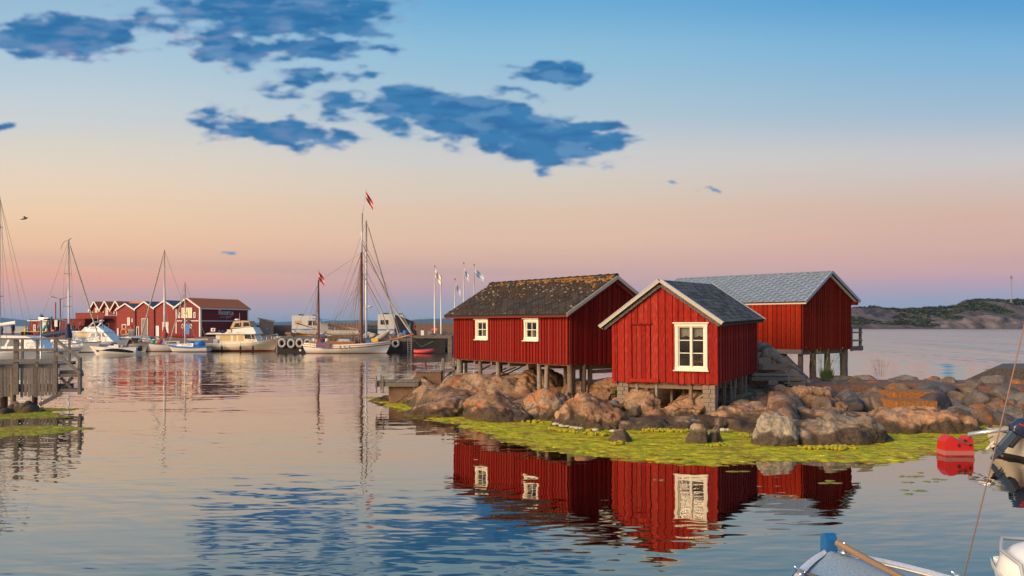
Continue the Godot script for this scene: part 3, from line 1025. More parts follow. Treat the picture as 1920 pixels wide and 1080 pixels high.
func weed(called: String, label: String, outline: Array, step: float, tone: Color, sd: int) -> void:
	var poly := PackedVector2Array()
	var lo := Vector2(1e9, 1e9)
	var hi := -lo
	for q in outline:
		var w := W(q[0], q[1])
		var v := Vector2(w.x, w.z)
		poly.append(v)
		lo = lo.min(v)
		hi = hi.max(v)
	lo -= Vector2.ONE * 0.6
	hi += Vector2.ONE * 0.6
	var n1 := noise(0.35, 4, sd)
	var n2 := noise(1.6, 4, sd + 1)
	var n3 := noise(0.9, 3, sd + 2)
	var nx := int((hi.x - lo.x) / step)
	var nz := int((hi.y - lo.y) / step)
	var h := PackedFloat32Array()
	h.resize((nx + 1) * (nz + 1))
	for j in nz + 1:
		for i in nx + 1:
			var p := Vector2(lo.x + i * step, lo.y + j * step)
			var w := n1.get_noise_2d(p.x * 0.8, p.y * 2.0) * 0.9
			var s := inside(poly, p) + w * 0.55 + n2.get_noise_2d(p.x, p.y * 1.8) * 0.34 + n2.get_noise_2d(p.x * 3.0, p.y * 4.5) * 0.14
			var y := clampf(s * 0.07, -0.05, 0.022)
			var holes := n2.get_noise_2d(p.x * 0.9 + 40.0, p.y * 2.4)
			y -= 0.05 * smoothstep(0.20, 0.36, holes) * smoothstep(1.7, 0.1, s) + 0.04 * smoothstep(0.42, 0.5, holes)
			y += 0.016 * n2.get_noise_2d(p.x * 4.0, p.y * 4.0) + 0.012 * n2.get_noise_2d(p.x * 9.0, p.y * 9.0)
			h[j * (nx + 1) + i] = y
	var mb := MB.new(true)
	for j in nz:
		for i in nx:
			var a := j * (nx + 1) + i
			var ids := [a, a + 1, a + nx + 2, a, a + nx + 2, a + nx + 1]
			if maxf(maxf(h[a], h[a + 1]), maxf(h[a + nx + 1], h[a + nx + 2])) < -0.015:
				continue
			for k in ids:
				var p := Vector3(lo.x + (k % (nx + 1)) * step, h[k], lo.y + (k / (nx + 1)) * step)
				var t := n3.get_noise_2d(p.x * 0.7, p.z * 1.9) * 1.2 + 0.5 * n2.get_noise_2d(p.x * 1.5, p.z * 3.4)
				var c := tone.lerp(Color(0.34, 0.42, 0.015), smoothstep(0.05, 0.5, t) * 0.7)
				c = c.lerp(Color(0.40, 0.26, 0.04), smoothstep(0.0, -0.40, t) * 0.85)
				c = c.lerp(Color(0.16, 0.15, 0.025), smoothstep(0.014, -0.008, h[k]) * 0.75)
				c = c * (0.84 + 0.75 * n2.get_noise_2d(p.x * 2.5, p.z * 5.0))
				c.a = 1.0
				mb.st.set_color(c)
				mb.st.add_vertex(p)
	var o := part(self, called, mb, M.algae)
	tag(o, label, "", "", "stuff")


func make_weed() -> void:
	weed("algae", "bright yellow-green algae floating along the rocky shore", [[690, 742], [760, 752], [850, 770], [1000, 776], [1160, 790], [1350, 796], [1500, 812], [1700, 812], [1800, 798], [2000, 785], [2000, 828], [1900, 838], [1830, 850], [1750, 858], [1690, 872], [1640, 874], [1560, 865], [1470, 862], [1410, 864], [1350, 873], [1280, 869], [1180, 863], [1060, 852], [990, 837], [930, 822], [880, 806], [820, 790], [760, 770], [715, 757]], 0.075, Color(0.76, 0.66, 0.03), 51)
	weed("algae", "olive algae mat floating below the left pier, farther strip", [[-60, 768], [70, 764], [158, 768], [110, 772], [130, 783], [60, 785], [-60, 788]], 0.08, Color(0.36, 0.33, 0.03), 61)
	weed("algae", "olive algae mat floating below the left pier, nearer strip", [[-60, 802], [40, 797], [120, 799], [152, 806], [120, 812], [60, 816], [-60, 824]], 0.08, Color(0.42, 0.38, 0.03), 71)
	# drifting scraps
	rng.seed = 91
	var mb := MB.new(true)
	for q in [[1690, 893], [1715, 894], [1725, 887], [1745, 903], [1765, 899], [1705, 905], [1698, 926], [1712, 920], [176, 802], [1720, 893], [1600, 872], [1575, 880], [1545, 902], [1549, 905], [963, 802], [1450, 878], [1380, 884], [1240, 900]]:
		var c := W(q[0] + rng.randf_range(-4, 4), q[1])
		var w := rng.randf_range(0.05, 0.22)
		for k in 3:
			mb.blob(c + Vector3(rng.randf_range(-w, w), 0.0, rng.randf_range(-0.06, 0.06)), Vector3(w * rng.randf_range(0.4, 0.9), 0.012, 0.05), 7, 4)
	var o := part(self, "floating_weed", mb, mk(Color(0.22, 0.23, 0.06), 0.8, T.alga, Vector3(3, 3, 3)))
	tag(o, "scraps of weed drifting on the calm water", "", "", "stuff")
	# heaped weed and bleached crust on the stones
	var heap := MB.new(true)
	var crust := MB.new(true)
	for q in [[1045, 803, 5], [1060, 806, 6], [1080, 808, 5], [1115, 812, 6], [1128, 814, 6], [1105, 806, 4], [1215, 805, 6], [1230, 806, 7], [1250, 806, 8], [1270, 807, 7], [1290, 806, 5], [1395, 815, 5], [1515, 838, 6], [1530, 839, 5], [1560, 838, 7], [1575, 840, 8], [1590, 838, 6], [1840, 800, 8], [1855, 803, 6], [1870, 800, 5], [1345, 833, 4], [1160, 830, 4], [1000, 790, 3]]:
		for k in int(q[2]) * 5:
			var c := W(q[0] + rng.randfn(0.0, 8.0), q[1] + rng.randf_range(-1, 2.5), rng.randf_range(0.0, 0.07))
			heap.blob(c, Vector3(rng.randf_range(0.02, 0.10), rng.randf_range(0.015, 0.06), rng.randf_range(0.02, 0.07)), 6, 4)
	for q in [[1044, 795], [1052, 798], [1060, 799], [1072, 801], [1085, 803], [1118, 806], [1236, 797], [1245, 798], [1252, 796], [1260, 799], [1352, 806], [1362, 806], [1370, 795], [1172, 821], [1180, 820], [1150, 808], [1296, 822], [1301, 815]]:
		for k in 2:
			crust.blob(W(q[0] + rng.randf_range(-4, 4), q[1], 0.10), Vector3(rng.randf_range(0.05, 0.12), rng.randf_range(0.025, 0.06), 0.1), 6, 4)
	var ho := part(self, "heaped_algae", heap, mk(Color(0.42, 0.37, 0.015), 0.85, T.alga, Vector3(3, 3, 3), T.hair, 0.5))
	tag(ho, "tufts of yellow algae heaped against the stones", "", "", "stuff")
	var co := part(self, "dried_algae", crust, M.bleached)
	tag(co, "bleached white crust of dried algae on the stones", "", "", "stuff")


func make_path() -> void:
	var mb := MB.new()
	# causeway: a low slab with a worn brown surface
	var a := W(1495, 722, 0.85)
	var b := W(2060, 725, 0.85)
	var c := W(2060, 713, 0.85)
	var d := W(1495, 711.5, 0.85)
	var poly := PackedVector2Array([Vector2(a.x, -a.z), Vector2((a.x + b.x) / 2, -(a.z + b.z) / 2 + 0.1), Vector2(b.x, -b.z), Vector2(c.x, -c.z), Vector2(d.x, -d.z)])
	mb.prism(poly, Vector3(0, 0.55, 0), Vector3(1, 0, 0), Vector3(0, 0, -1), Vector3(0, 0.30, 0))
	var o := part(self, "path", mb, M.path)
	tag(o, "reddish brown causeway path running behind the rubble", "", "", "structure")
	# rusty concrete steps down to the water
	var s := thing("concrete_steps", "orange-stained concrete steps going down through the rubble bank", "steps", W(1718, 765, 0.1))
	var p0 := s.position
	var levels := [[724.0, 0.80, 88.0, 735.0], [735.5, 0.66, 78.0, 752.0], [748.0, 0.42, 84.0, 768.0]]
	for l in levels:
		var m := MB.new()
		var q := W(1717, l[3], l[1])
		var w: float = l[2] * -q.z / F
		m.cbox(q + Vector3(0, -0.25, -0.55) - p0, Vector3(w, 0.5, 1.3), Basis(), 0.06)
		part(s, "step", m, M.rust)
	var lip := MB.new()
	var lq := W(1717, 722, 0.83)
	lip.box(lq + Vector3(0, -0.1, -0.2) - p0, Vector3(1.35, 0.26, 0.5))
	part(s, "landing", lip, M.rust)
	# dark slipway slab beyond the path
	var k := MB.new()
	var k0 := P(1800, 717, 36.4)
	var k1 := P(1860, 691, 36.4)
	k.prism(PackedVector2Array([Vector2(k0.x, k0.y - 0.4), Vector2(k0.x, k0.y), Vector2(k1.x, k1.y), Vector2(k1.x + 9.0, k1.y), Vector2(k1.x + 9.0, k0.y - 0.4)]), Vector3(0, 0, -36.4), Vector3(1, 0, 0), Vector3(0, 1, 0), Vector3(3.3, 0, -5.0))
	var ko := solo("concrete_slab", k, M.darkslab, "dark sloping concrete slab beyond the path at the right edge", "slab")


func px_of(w: Vector3) -> float:
	return 960.0 - w.x * F / w.z


func make_hills() -> void:
	# far coast, left to middle: low wooded ridges several kilometres off
	var specs := [[-400.0, 560.0, 8800.0, [[-500, 600], [-100, 598], [0, 596], [55, 601], [90, 603], [200, 606], [400, 608], [520, 604], [545, 603], [560, 603], [640, 601], [690, 600], [720, 603]], 41], [560.0, 1250.0, 8000.0, [[520, 606], [600, 605], [660, 603], [700, 601], [760, 601], [800, 598], [830, 597], [870, 598], [940, 602], [1100, 604], [1300, 607], [1420, 611]], 42]]
	for s in specs:
		var mb := MB.new(true)
		var n := noise(0.004, 4, s[4])
		var dist: float = s[2]
		var prof: Array = s[3]
		var rows := []
		for layer in 5:
			var row := PackedVector3Array()
			for i in 161:
				var px := lerpf(prof[0][0], prof[-1][0], i / 160.0)
				var k := 0
				while k < prof.size() - 2 and prof[k + 1][0] < px:
					k += 1
				var t: float = (px - prof[k][0]) / (prof[k + 1][0] - prof[k][0])
				var top := lerpf(prof[k][1], prof[k + 1][1], smoothstep(0.0, 1.0, t))
				var hh := EYE + (HZ - top) * dist / F + n.get_noise_2d(px * 9.0, 0) * 4.0 + n.get_noise_2d(px * 40.0, 9) * 2.0
				var f: float = [0.0, 0.35, 0.8, 1.0, 0.0][layer]
				var dd: float = dist + [-1200.0, -800.0, -400.0, 0.0, 800.0][layer] + n.get_noise_2d(px * 6.0, layer * 80.0) * 120.0
				row.append(Vector3((px - 960.0) * dist / F, -4.0 if layer in [0, 4] else maxf(hh * f, 1.0), -dd))
			rows.append(row)
		mb.col(Color(0.030, 0.050, 0.038))
		mb.loft(rows, true)
		var o := part(self, "hill", mb, M.hill)
		tag(o, "low wooded far coast, blue with distance", "", "", "structure")
	# the near rocky island on the right
	var mb := MB.new(true)
	var n1 := noise(0.014, 5, 44)
	var n2 := noise(0.04, 4, 45)
	var n3 := noise(0.006, 3, 46)
	var prof := [[1440, 590], [1500, 585], [1600, 580], [1650, 580], [1700, 581], [1750, 580], [1768, 577], [1790, 570], [1812, 565], [1840, 563], [1870, 566], [1900, 569], [1940, 568], [2050, 572], [2300, 585]]
	var dist := 880.0
	var nx := 420
	var nd := 90
	var g := []
	for j in nd + 1:
		var row := PackedVector3Array()
		for i in nx + 1:
			var px := lerpf(1440, 2300, i / float(nx))
			var k := 0
			while k < prof.size() - 2 and prof[k + 1][0] < px:
				k += 1
			var t: float = (px - prof[k][0]) / (prof[k + 1][0] - prof[k][0])
			var top := lerpf(prof[k][1], prof[k + 1][1], smoothstep(0.0, 1.0, t))
			var f := j / float(nd)
			var d := dist + 330.0 * f
			var x := (px - 960.0) * d / F
			# a bare shore knoll in front of the ridge
			var crest := EYE + (HZ - top) * (dist + 210.0) / F
			var y := crest * smoothstep(0.02, 0.64, f) * smoothstep(1.05, 0.72, f)
			var knoll := 15.0 * exp(-pow((px - 1845.0) / 75.0, 2) - pow((f - 0.13) / 0.085, 2)) + 6.5 * exp(-pow((px - 1640.0) / 70.0, 2) - pow((f - 0.1) / 0.07, 2))
			y = maxf(y, knoll)
			y += (n1.get_noise_2d(x, d) * 6.0 + n2.get_noise_2d(x, d) * 2.0) * smoothstep(0.0, 0.1, f)
			if j == 0:
				y = -2.0
			row.append(Vector3(x, maxf(y, 0.4) if j > 0 else y, -d))
		g.append(row)
	var green_spots := []
	for j in nd:
		for i in nx:
			for q in [[j, i], [j + 1, i], [j + 1, i + 1], [j, i], [j + 1, i + 1], [j, i + 1]]:
				var w: Vector3 = g[q[0]][q[1]]
				var f := float(q[0]) / nd
				var v := n3.get_noise_2d(w.x, w.z) + 0.55 * n1.get_noise_2d(w.x * 1.6, w.z * 1.6) + 0.25 * n2.get_noise_2d(w.x, w.z)
				var rock := (Color(0.115, 0.085, 0.078) if f > 0.24 or (px_of(w) < 1745.0) else Color(0.20, 0.155, 0.13)) * (0.9 + 1.1 * n2.get_noise_2d(w.x, w.y * 4.0 + w.z) + 0.9 * n1.get_noise_2d(w.x * 4.0, w.y * 14.0 + w.z * 3.0))
				var green := Color(0.035, 0.060, 0.016).lerp(Color(0.075, 0.095, 0.020), clampf(n2.get_noise_2d(w.z, w.x) * 1.5 + 0.5, 0.0, 1.0))
				var px := 960.0 - w.x * F / w.z
				var m := smoothstep(-0.05, 0.10, v + (0.20 if px < 1745 else -0.06)) * smoothstep(0.06, 0.22, f)
				if px > 1760 and f < 0.27:
					m *= smoothstep(0.2, 0.27, f)
				var c := rock.lerp(green, m)
				c = c.lerp(Color(0.045, 0.035, 0.03), smoothstep(1.6, 0.6, w.y))
				c.a = 1.0
				mb.st.set_color(c)
				mb.st.add_vertex(w)
	var o := part(self, "island", mb, M.hill)
	tag(o, "rocky island with heath and bare granite across the sound", "", "", "structure")
	# juniper and scrub on it: small leafy tufts, too many to count
	var tuft := MB.new()
	rng.seed = 12
	for k in 9:
		var a := rng.randf() * TAU
		var p := Vector3(cos(a) * 0.5, rng.randf_range(0.3, 0.9), sin(a) * 0.5) * rng.randf_range(0.4, 1.0)
		var u := Vector3(rng.randf_range(-1, 1), rng.randf_range(-0.4, 1), rng.randf_range(-1, 1)).normalized() * 0.6
		var v := u.cross(Vector3(rng.randf_range(-1, 1), 1, rng.randf_range(-1, 1))).normalized() * 0.45
		tuft.tri(p - u, p + v, p + u)
		tuft.tri(p - u, p + u, p - v)
	var mm := MultiMesh.new()
	mm.transform_format = MultiMesh.TRANSFORM_3D
	mm.use_colors = true
	mm.mesh = tuft.done(M.hill)
	var places := []
	for k in 30000:
		var j := rng.randi_range(6, 62)
		var i := rng.randi_range(0, nx)
		var w: Vector3 = g[j][i]
		var f := float(j) / nd
		var px := 960.0 - w.x * F / w.z
		var v := n3.get_noise_2d(w.x, w.z) + 0.55 * n1.get_noise_2d(w.x * 1.6, w.z * 1.6)
		if v + (0.18 if px < 1745 else -0.10) < 0.02 or w.y < 2.0:
			continue
		if px > 1760 and f < 0.25:
			continue
		places.append(w + Vector3(rng.randf_range(-1.5, 1.5), 0.2, rng.randf_range(-1.5, 1.5)))
	mm.instance_count = places.size()
	for k in places.size():
		var s := rng.randf_range(0.8, 2.0) * (1.7 if rng.randf() < 0.06 else 1.0)
		mm.set_instance_transform(k, Transform3D(Basis(Vector3.UP, rng.randf() * TAU).scaled(Vector3(s * 1.2, s, s * 1.2)), places[k]))
		var gcol := Color(0.040, 0.062, 0.016).lerp(Color(0.085, 0.105, 0.022), rng.randf())
		mm.set_instance_color(k, gcol)
	var sc := MultiMeshInstance3D.new()
	sc.name = "scrub"
	sc.multimesh = mm
	add_child(sc)
	tag(sc, "juniper scrub over the rocky island", "", "", "stuff")
	# tall radio mast with a red top
	var b := P(1896, 572, 1060.0)
	var mast := thing("radio_mast", "tall slender lattice radio mast with a red top on the island", "mast", b)
	var hh := (572.0 - 517.0) * 1060.0 / F
	var lat := MB.new()
	var r := 1.1
	var leg := []
	for k in 3:
		var a := TAU * k / 3.0
		leg.append(Vector3(cos(a) * r, 0, sin(a) * r))
		lat.tube([leg[k], leg[k] * 0.75 + Vector3(0, hh - 3.0, 0)], 0.2, 5)
	var y := 0.0
	while y < hh - 4.0:
		for k in 3:
			var s0 := lerpf(1.0, 0.75, y / hh)
			lat.bar(leg[k] * s0 + Vector3(0, y, 0), leg[(k + 1) % 3] * s0 + Vector3(0, y + 1.4, 0), 0.14, 0.14)
		y += 1.4
	part(mast, "lattice", lat, mk(Color(0.30, 0.33, 0.38), 0.6))
	var tp := MB.new()
	tp.box(Vector3(0, hh - 2.6, 0), Vector3(2.4, 1.2, 2.4))
	tp.tube([Vector3(0, hh - 2.0, 0), Vector3(0, hh + 1.0, 0)], 0.15, 5)
	part(mast, "platform", tp, M.steel)
	var rl := MB.new(true)
	rl.blob(Vector3(0, hh - 0.6, 0), Vector3(0.9, 0.8, 0.9))
	part(mast, "red_top", rl, M.redpaint)


# vertical boards: a recessed board and a proud one in turn, cut round the openings; each board is a part
func board_wall(root: Node3D, o: Vector3, ux: Vector3, n: Vector3, length: float, top: Callable, bw: float, openings: Array, mats: Array, ragged: float, backing: Material, called := "board") -> void:
	var xs := [0.0]
	while xs[-1] < length - bw * 0.6:
		xs.append(xs[-1] + bw * rng.randf_range(0.88, 1.12))
	xs[-1] = length
	for r: Rect2 in openings:
		for e in [r.position.x, r.end.x]:
			var near := 0
			for i in xs.size():
				if absf(xs[i] - e) < absf(xs[near] - e):
					near = i
			if absf(xs[near] - e) < bw * 0.35 and near > 0 and near < xs.size() - 1:
				xs[near] = e
			else:
				xs.append(e)
		xs.sort()
	for i in xs.size() - 1:
		var x0: float = xs[i]
		var x1: float = xs[i + 1]
		var mid := (x0 + x1) / 2
		var proud := i % 2 == 0
		var a := x0 - (0.006 if proud else -0.012)
		var b := x1 + (0.006 if proud else -0.012)
		if i == 0:
			a = x0
		if i == xs.size() - 2:
			b = x1
		var base := o + n * (0.030 if proud else 0.001)
		var th := n * 0.022
		var yb := rng.randf_range(-ragged, ragged * 0.6)
		var spans := []
		var cut := false
		for r: Rect2 in openings:
			if mid > r.position.x and mid < r.end.x:
				spans = [[yb, r.position.y], [r.end.y, -1.0]]
				cut = true
		if not cut:
			spans = [[yb, -1.0]]
		for s in spans:
			var poly := PackedVector2Array([Vector2(a, s[0]), Vector2(b, s[0])])
			if s[1] < 0:
				poly.append_array([Vector2(b, top.call(b)), Vector2(a, top.call(a))])
				if top.call(b) < s[0] + 0.02 and top.call(a) < s[0] + 0.02:
					continue
			else:
				poly.append_array([Vector2(b, s[1]), Vector2(a, s[1])])
			var mb := MB.new()
			mb.prism(poly, base, ux, Vector3.UP, th)
			part(root, called, mb, mats[rng.randi() % mats.size()])
	# the sheathing behind the boards
	var bk := MB.new()
	for i in xs.size() - 1:
		var x0: float = xs[i]
		var x1: float = xs[i + 1]
		var mid := (x0 + x1) / 2
		var spans := [[0.0, -1.0]]
		for r: Rect2 in openings:
			if mid > r.position.x and mid < r.end.x:
				spans = [[0.0, r.position.y], [r.end.y, -1.0]]
		for s in spans:
			var t0: float = top.call(x0) if s[1] < 0 else s[1]
			var t1: float = top.call(x1) if s[1] < 0 else s[1]
			bk.prism(PackedVector2Array([Vector2(x0, s[0]), Vector2(x1, s[0]), Vector2(x1, t1), Vector2(x0, t0)]), o, ux, Vector3.UP, -n * 0.05)
	part(root, "wall", bk, backing)


func plain_wall(root: Node3D, o: Vector3, ux: Vector3, n: Vector3, poly: Array, mat: Material) -> void:
	var mb := MB.new()
	mb.prism(PackedVector2Array(poly), o, ux, Vector3.UP, -n * 0.06)
	part(root, "wall", mb, mat)


# a window: casing, sashes, glazing bars and a pane for each light
func make_window(root: Node3D, o: Vector3, ux: Vector3, n: Vector3, w: float, h: float, cols: int, rows: int, sash: int, cas: float, mat: Material) -> Node3D:
	var up := Vector3.UP
	var b := Basis(ux, up, n)
	var f := MB.new()
	for s in [-1, 1]:
		f.cbox(o + ux * (w / 2 + s * (w / 2 + cas / 2 - 0.01)) + up * h / 2 + n * 0.05, Vector3(cas, h, 0.05), b)
	f.cbox(o + ux * w / 2 + up * (h + cas / 2 - 0.01) + n * 0.052, Vector3(w + cas * 2, cas, 0.055), b)
	f.cbox(o + ux * w / 2 + up * (h + cas + 0.0) + n * 0.075, Vector3(w + cas * 2 + 0.1, 0.035, 0.11), b)
	f.cbox(o + ux * w / 2 + up * (-cas / 2 + 0.01) + n * 0.052, Vector3(w + cas * 2, cas, 0.055), b)
	f.cbox(o + ux * w / 2 + up * (-cas) + n * 0.08, Vector3(w + cas * 2 + 0.08, 0.03, 0.10), b)
	var win := part(root, "window", f, mat)
	var sw := w / sash
	for k in sash:
		var so := o + ux * sw * k
		var s := MB.new()
		var t := 0.045
		for e in [0, 1]:
			s.box(so + ux * (t / 2 if e == 0 else sw - t / 2) + up * h / 2 + n * 0.012, Vector3(t, h, 0.04), b)
			s.box(so + ux * sw / 2 + up * (t / 2 if e == 0 else h - t / 2) + n * 0.012, Vector3(sw - 2 * t, t, 0.04), b)
		part(win, "sash", s, mat)
		var g := MB.new()
		var c := cols / sash
		for i in range(1, c):
			g.box(so + ux * (t + (sw - 2 * t) * i / c) + up * h / 2 + n * 0.008, Vector3(0.025, h - 2 * t, 0.032), b)
		for j in range(1, rows):
			g.box(so + ux * sw / 2 + up * (t + (h - 2 * t) * j / rows) + n * 0.006, Vector3(sw - 2 * t, 0.025, 0.030), b)
		part(win, "glazing_bar", g, mat)
		for i in c:
			for j in rows:
				var p := MB.new()
				var pw := (sw - 2 * t) / c
				var ph := (h - 2 * t) / rows
				p.box(so + ux * (t + pw * (i + 0.5)) + up * (t + ph * (j + 0.5)) - n * 0.002, Vector3(pw, ph, 0.003), b)
				part(win, "pane", p, M.glass)
	return win


# one slope of a roof: the deck, and its tiles one by one. o: the eave end, ux: along the eave, us: up the slope, n: out of it
func roof_slope(root: Node3D, o: Vector3, ux: Vector3, us: Vector3, n: Vector3, length: float, slope: float, style: String, mats: Array, dx: float, dy: float, sag := 0.0) -> void:
	var deck := MB.new()
	deck.box(o + ux * length / 2 + us * slope / 2 - n * 0.03, Vector3(length, slope, 0.05), Basis(ux, us, n))
	part(root, "roof_deck", deck, M.roof_under)
	if style == "":
		return
	var tile := MB.new()
	var rect := PackedVector2Array([Vector2(0, 0), Vector2(length, 0), Vector2(length, slope), Vector2(0, slope)])
	var unit: PackedVector2Array
	var g := 0.95 if dx < 0.45 else 0.97
	if style == "diamond":
		unit = PackedVector2Array([Vector2(0, -dy * g), Vector2(dx * 0.5 * g, 0), Vector2(0, dy * g), Vector2(-dx * 0.5 * g, 0)])
	else:
		unit = PackedVector2Array([Vector2(-dx * 0.49, -dy * 0.62), Vector2(dx * 0.49, -dy * 0.62), Vector2(dx * 0.49, dy * 0.5), Vector2(-dx * 0.49, dy * 0.5)])
	var b := Basis(ux, us, n)
	var meshes := []
	for m in mats:
		var t := MB.new()
		t.prism(unit, Vector3.ZERO, Vector3.RIGHT, Vector3.UP, Vector3(0, 0, 0.012 if dx < 0.45 else 0.003))
		meshes.append(t.done(m))
	var row := 0
	var y := 0.0 if style == "diamond" else dy * 0.5
	while y < slope + dy * 0.4:
		var x := (0.0 if row % 2 == 0 else dx / 2)
		while x < length + dx * 0.49:
			var shifted := PackedVector2Array()
			for v in unit:
				shifted.append(v + Vector2(x, y))
			var whole := true
			for v in shifted:
				if v.x < 0 or v.y < -0.02 or v.x > length or v.y > slope:
					whole = false
			var k := rng.randi() % mats.size()
			var lift := (0.012 if dx < 0.45 else 0.001) + rng.randf_range(0.0, 0.006 if dx < 0.45 else 0.002)
			# the lower tip lies over the row below
			var tilt := Basis(Vector3.RIGHT, (-0.035 if dx < 0.45 else -0.004) + rng.randf_range(-0.01, 0.01) * (1.0 if dx < 0.45 else 0.2)) * Basis(Vector3.BACK, rng.randf_range(-0.025, 0.025) if style != "diamond" else rng.randf_range(-0.012, 0.012))
			if whole:
				var t := put(root, "roof_tile", meshes[k])
				t.transform = Transform3D(b * tilt, o + ux * x + us * y + n * lift)
			else:
				for piece in Geometry2D.intersect_polygons(shifted, rect):
					if piece.size() >= 3:
						var loc := PackedVector2Array()
						for v in piece:
							loc.append(v - Vector2(x, y))
						var e := MB.new()
						e.prism(loc, Vector3.ZERO, Vector3.RIGHT, Vector3.UP, Vector3(0, 0, 0.012 if dx < 0.45 else 0.003))
						var t := part(root, "roof_tile", e, mats[k])
						t.transform = Transform3D(b * tilt, o + ux * x + us * y + n * lift)
			x += dx
		y += dy
		row += 1


func log_post(root: Node3D, a: Vector3, b: Vector3, r: float, mat: Material, called := "post") -> void:
	var mb := MB.new(true)
	var pts := []
	var rr := []
	for i in 5:
		var t := i / 4.0
		pts.append(a.lerp(b, t) + Vector3(rng.randf_range(-0.01, 0.01), 0, rng.randf_range(-0.01, 0.01)))
		rr.append(r * lerpf(1.08, 0.94, t) * rng.randf_range(0.96, 1.04))
	mb.tube(pts, rr, 9)
	part(root, called, mb, mat)


func square_post(root: Node3D, a: Vector3, b: Vector3, w: float, mat: Material, called := "post") -> void:
	var mb := MB.new()
	var x := (b - a).normalized()
	var z := x.cross(Vector3.RIGHT if absf(x.x) < 0.8 else Vector3.FORWARD).normalized()
	var y := z.cross(x)
	mb.cbox((a + b) / 2, Vector3(w, a.distance_to(b), w), Basis(y, x, -z) if Basis(y, x, -z).determinant() > 0 else Basis(y, x, z), 0.12)
	part(root, called, mb, mat)


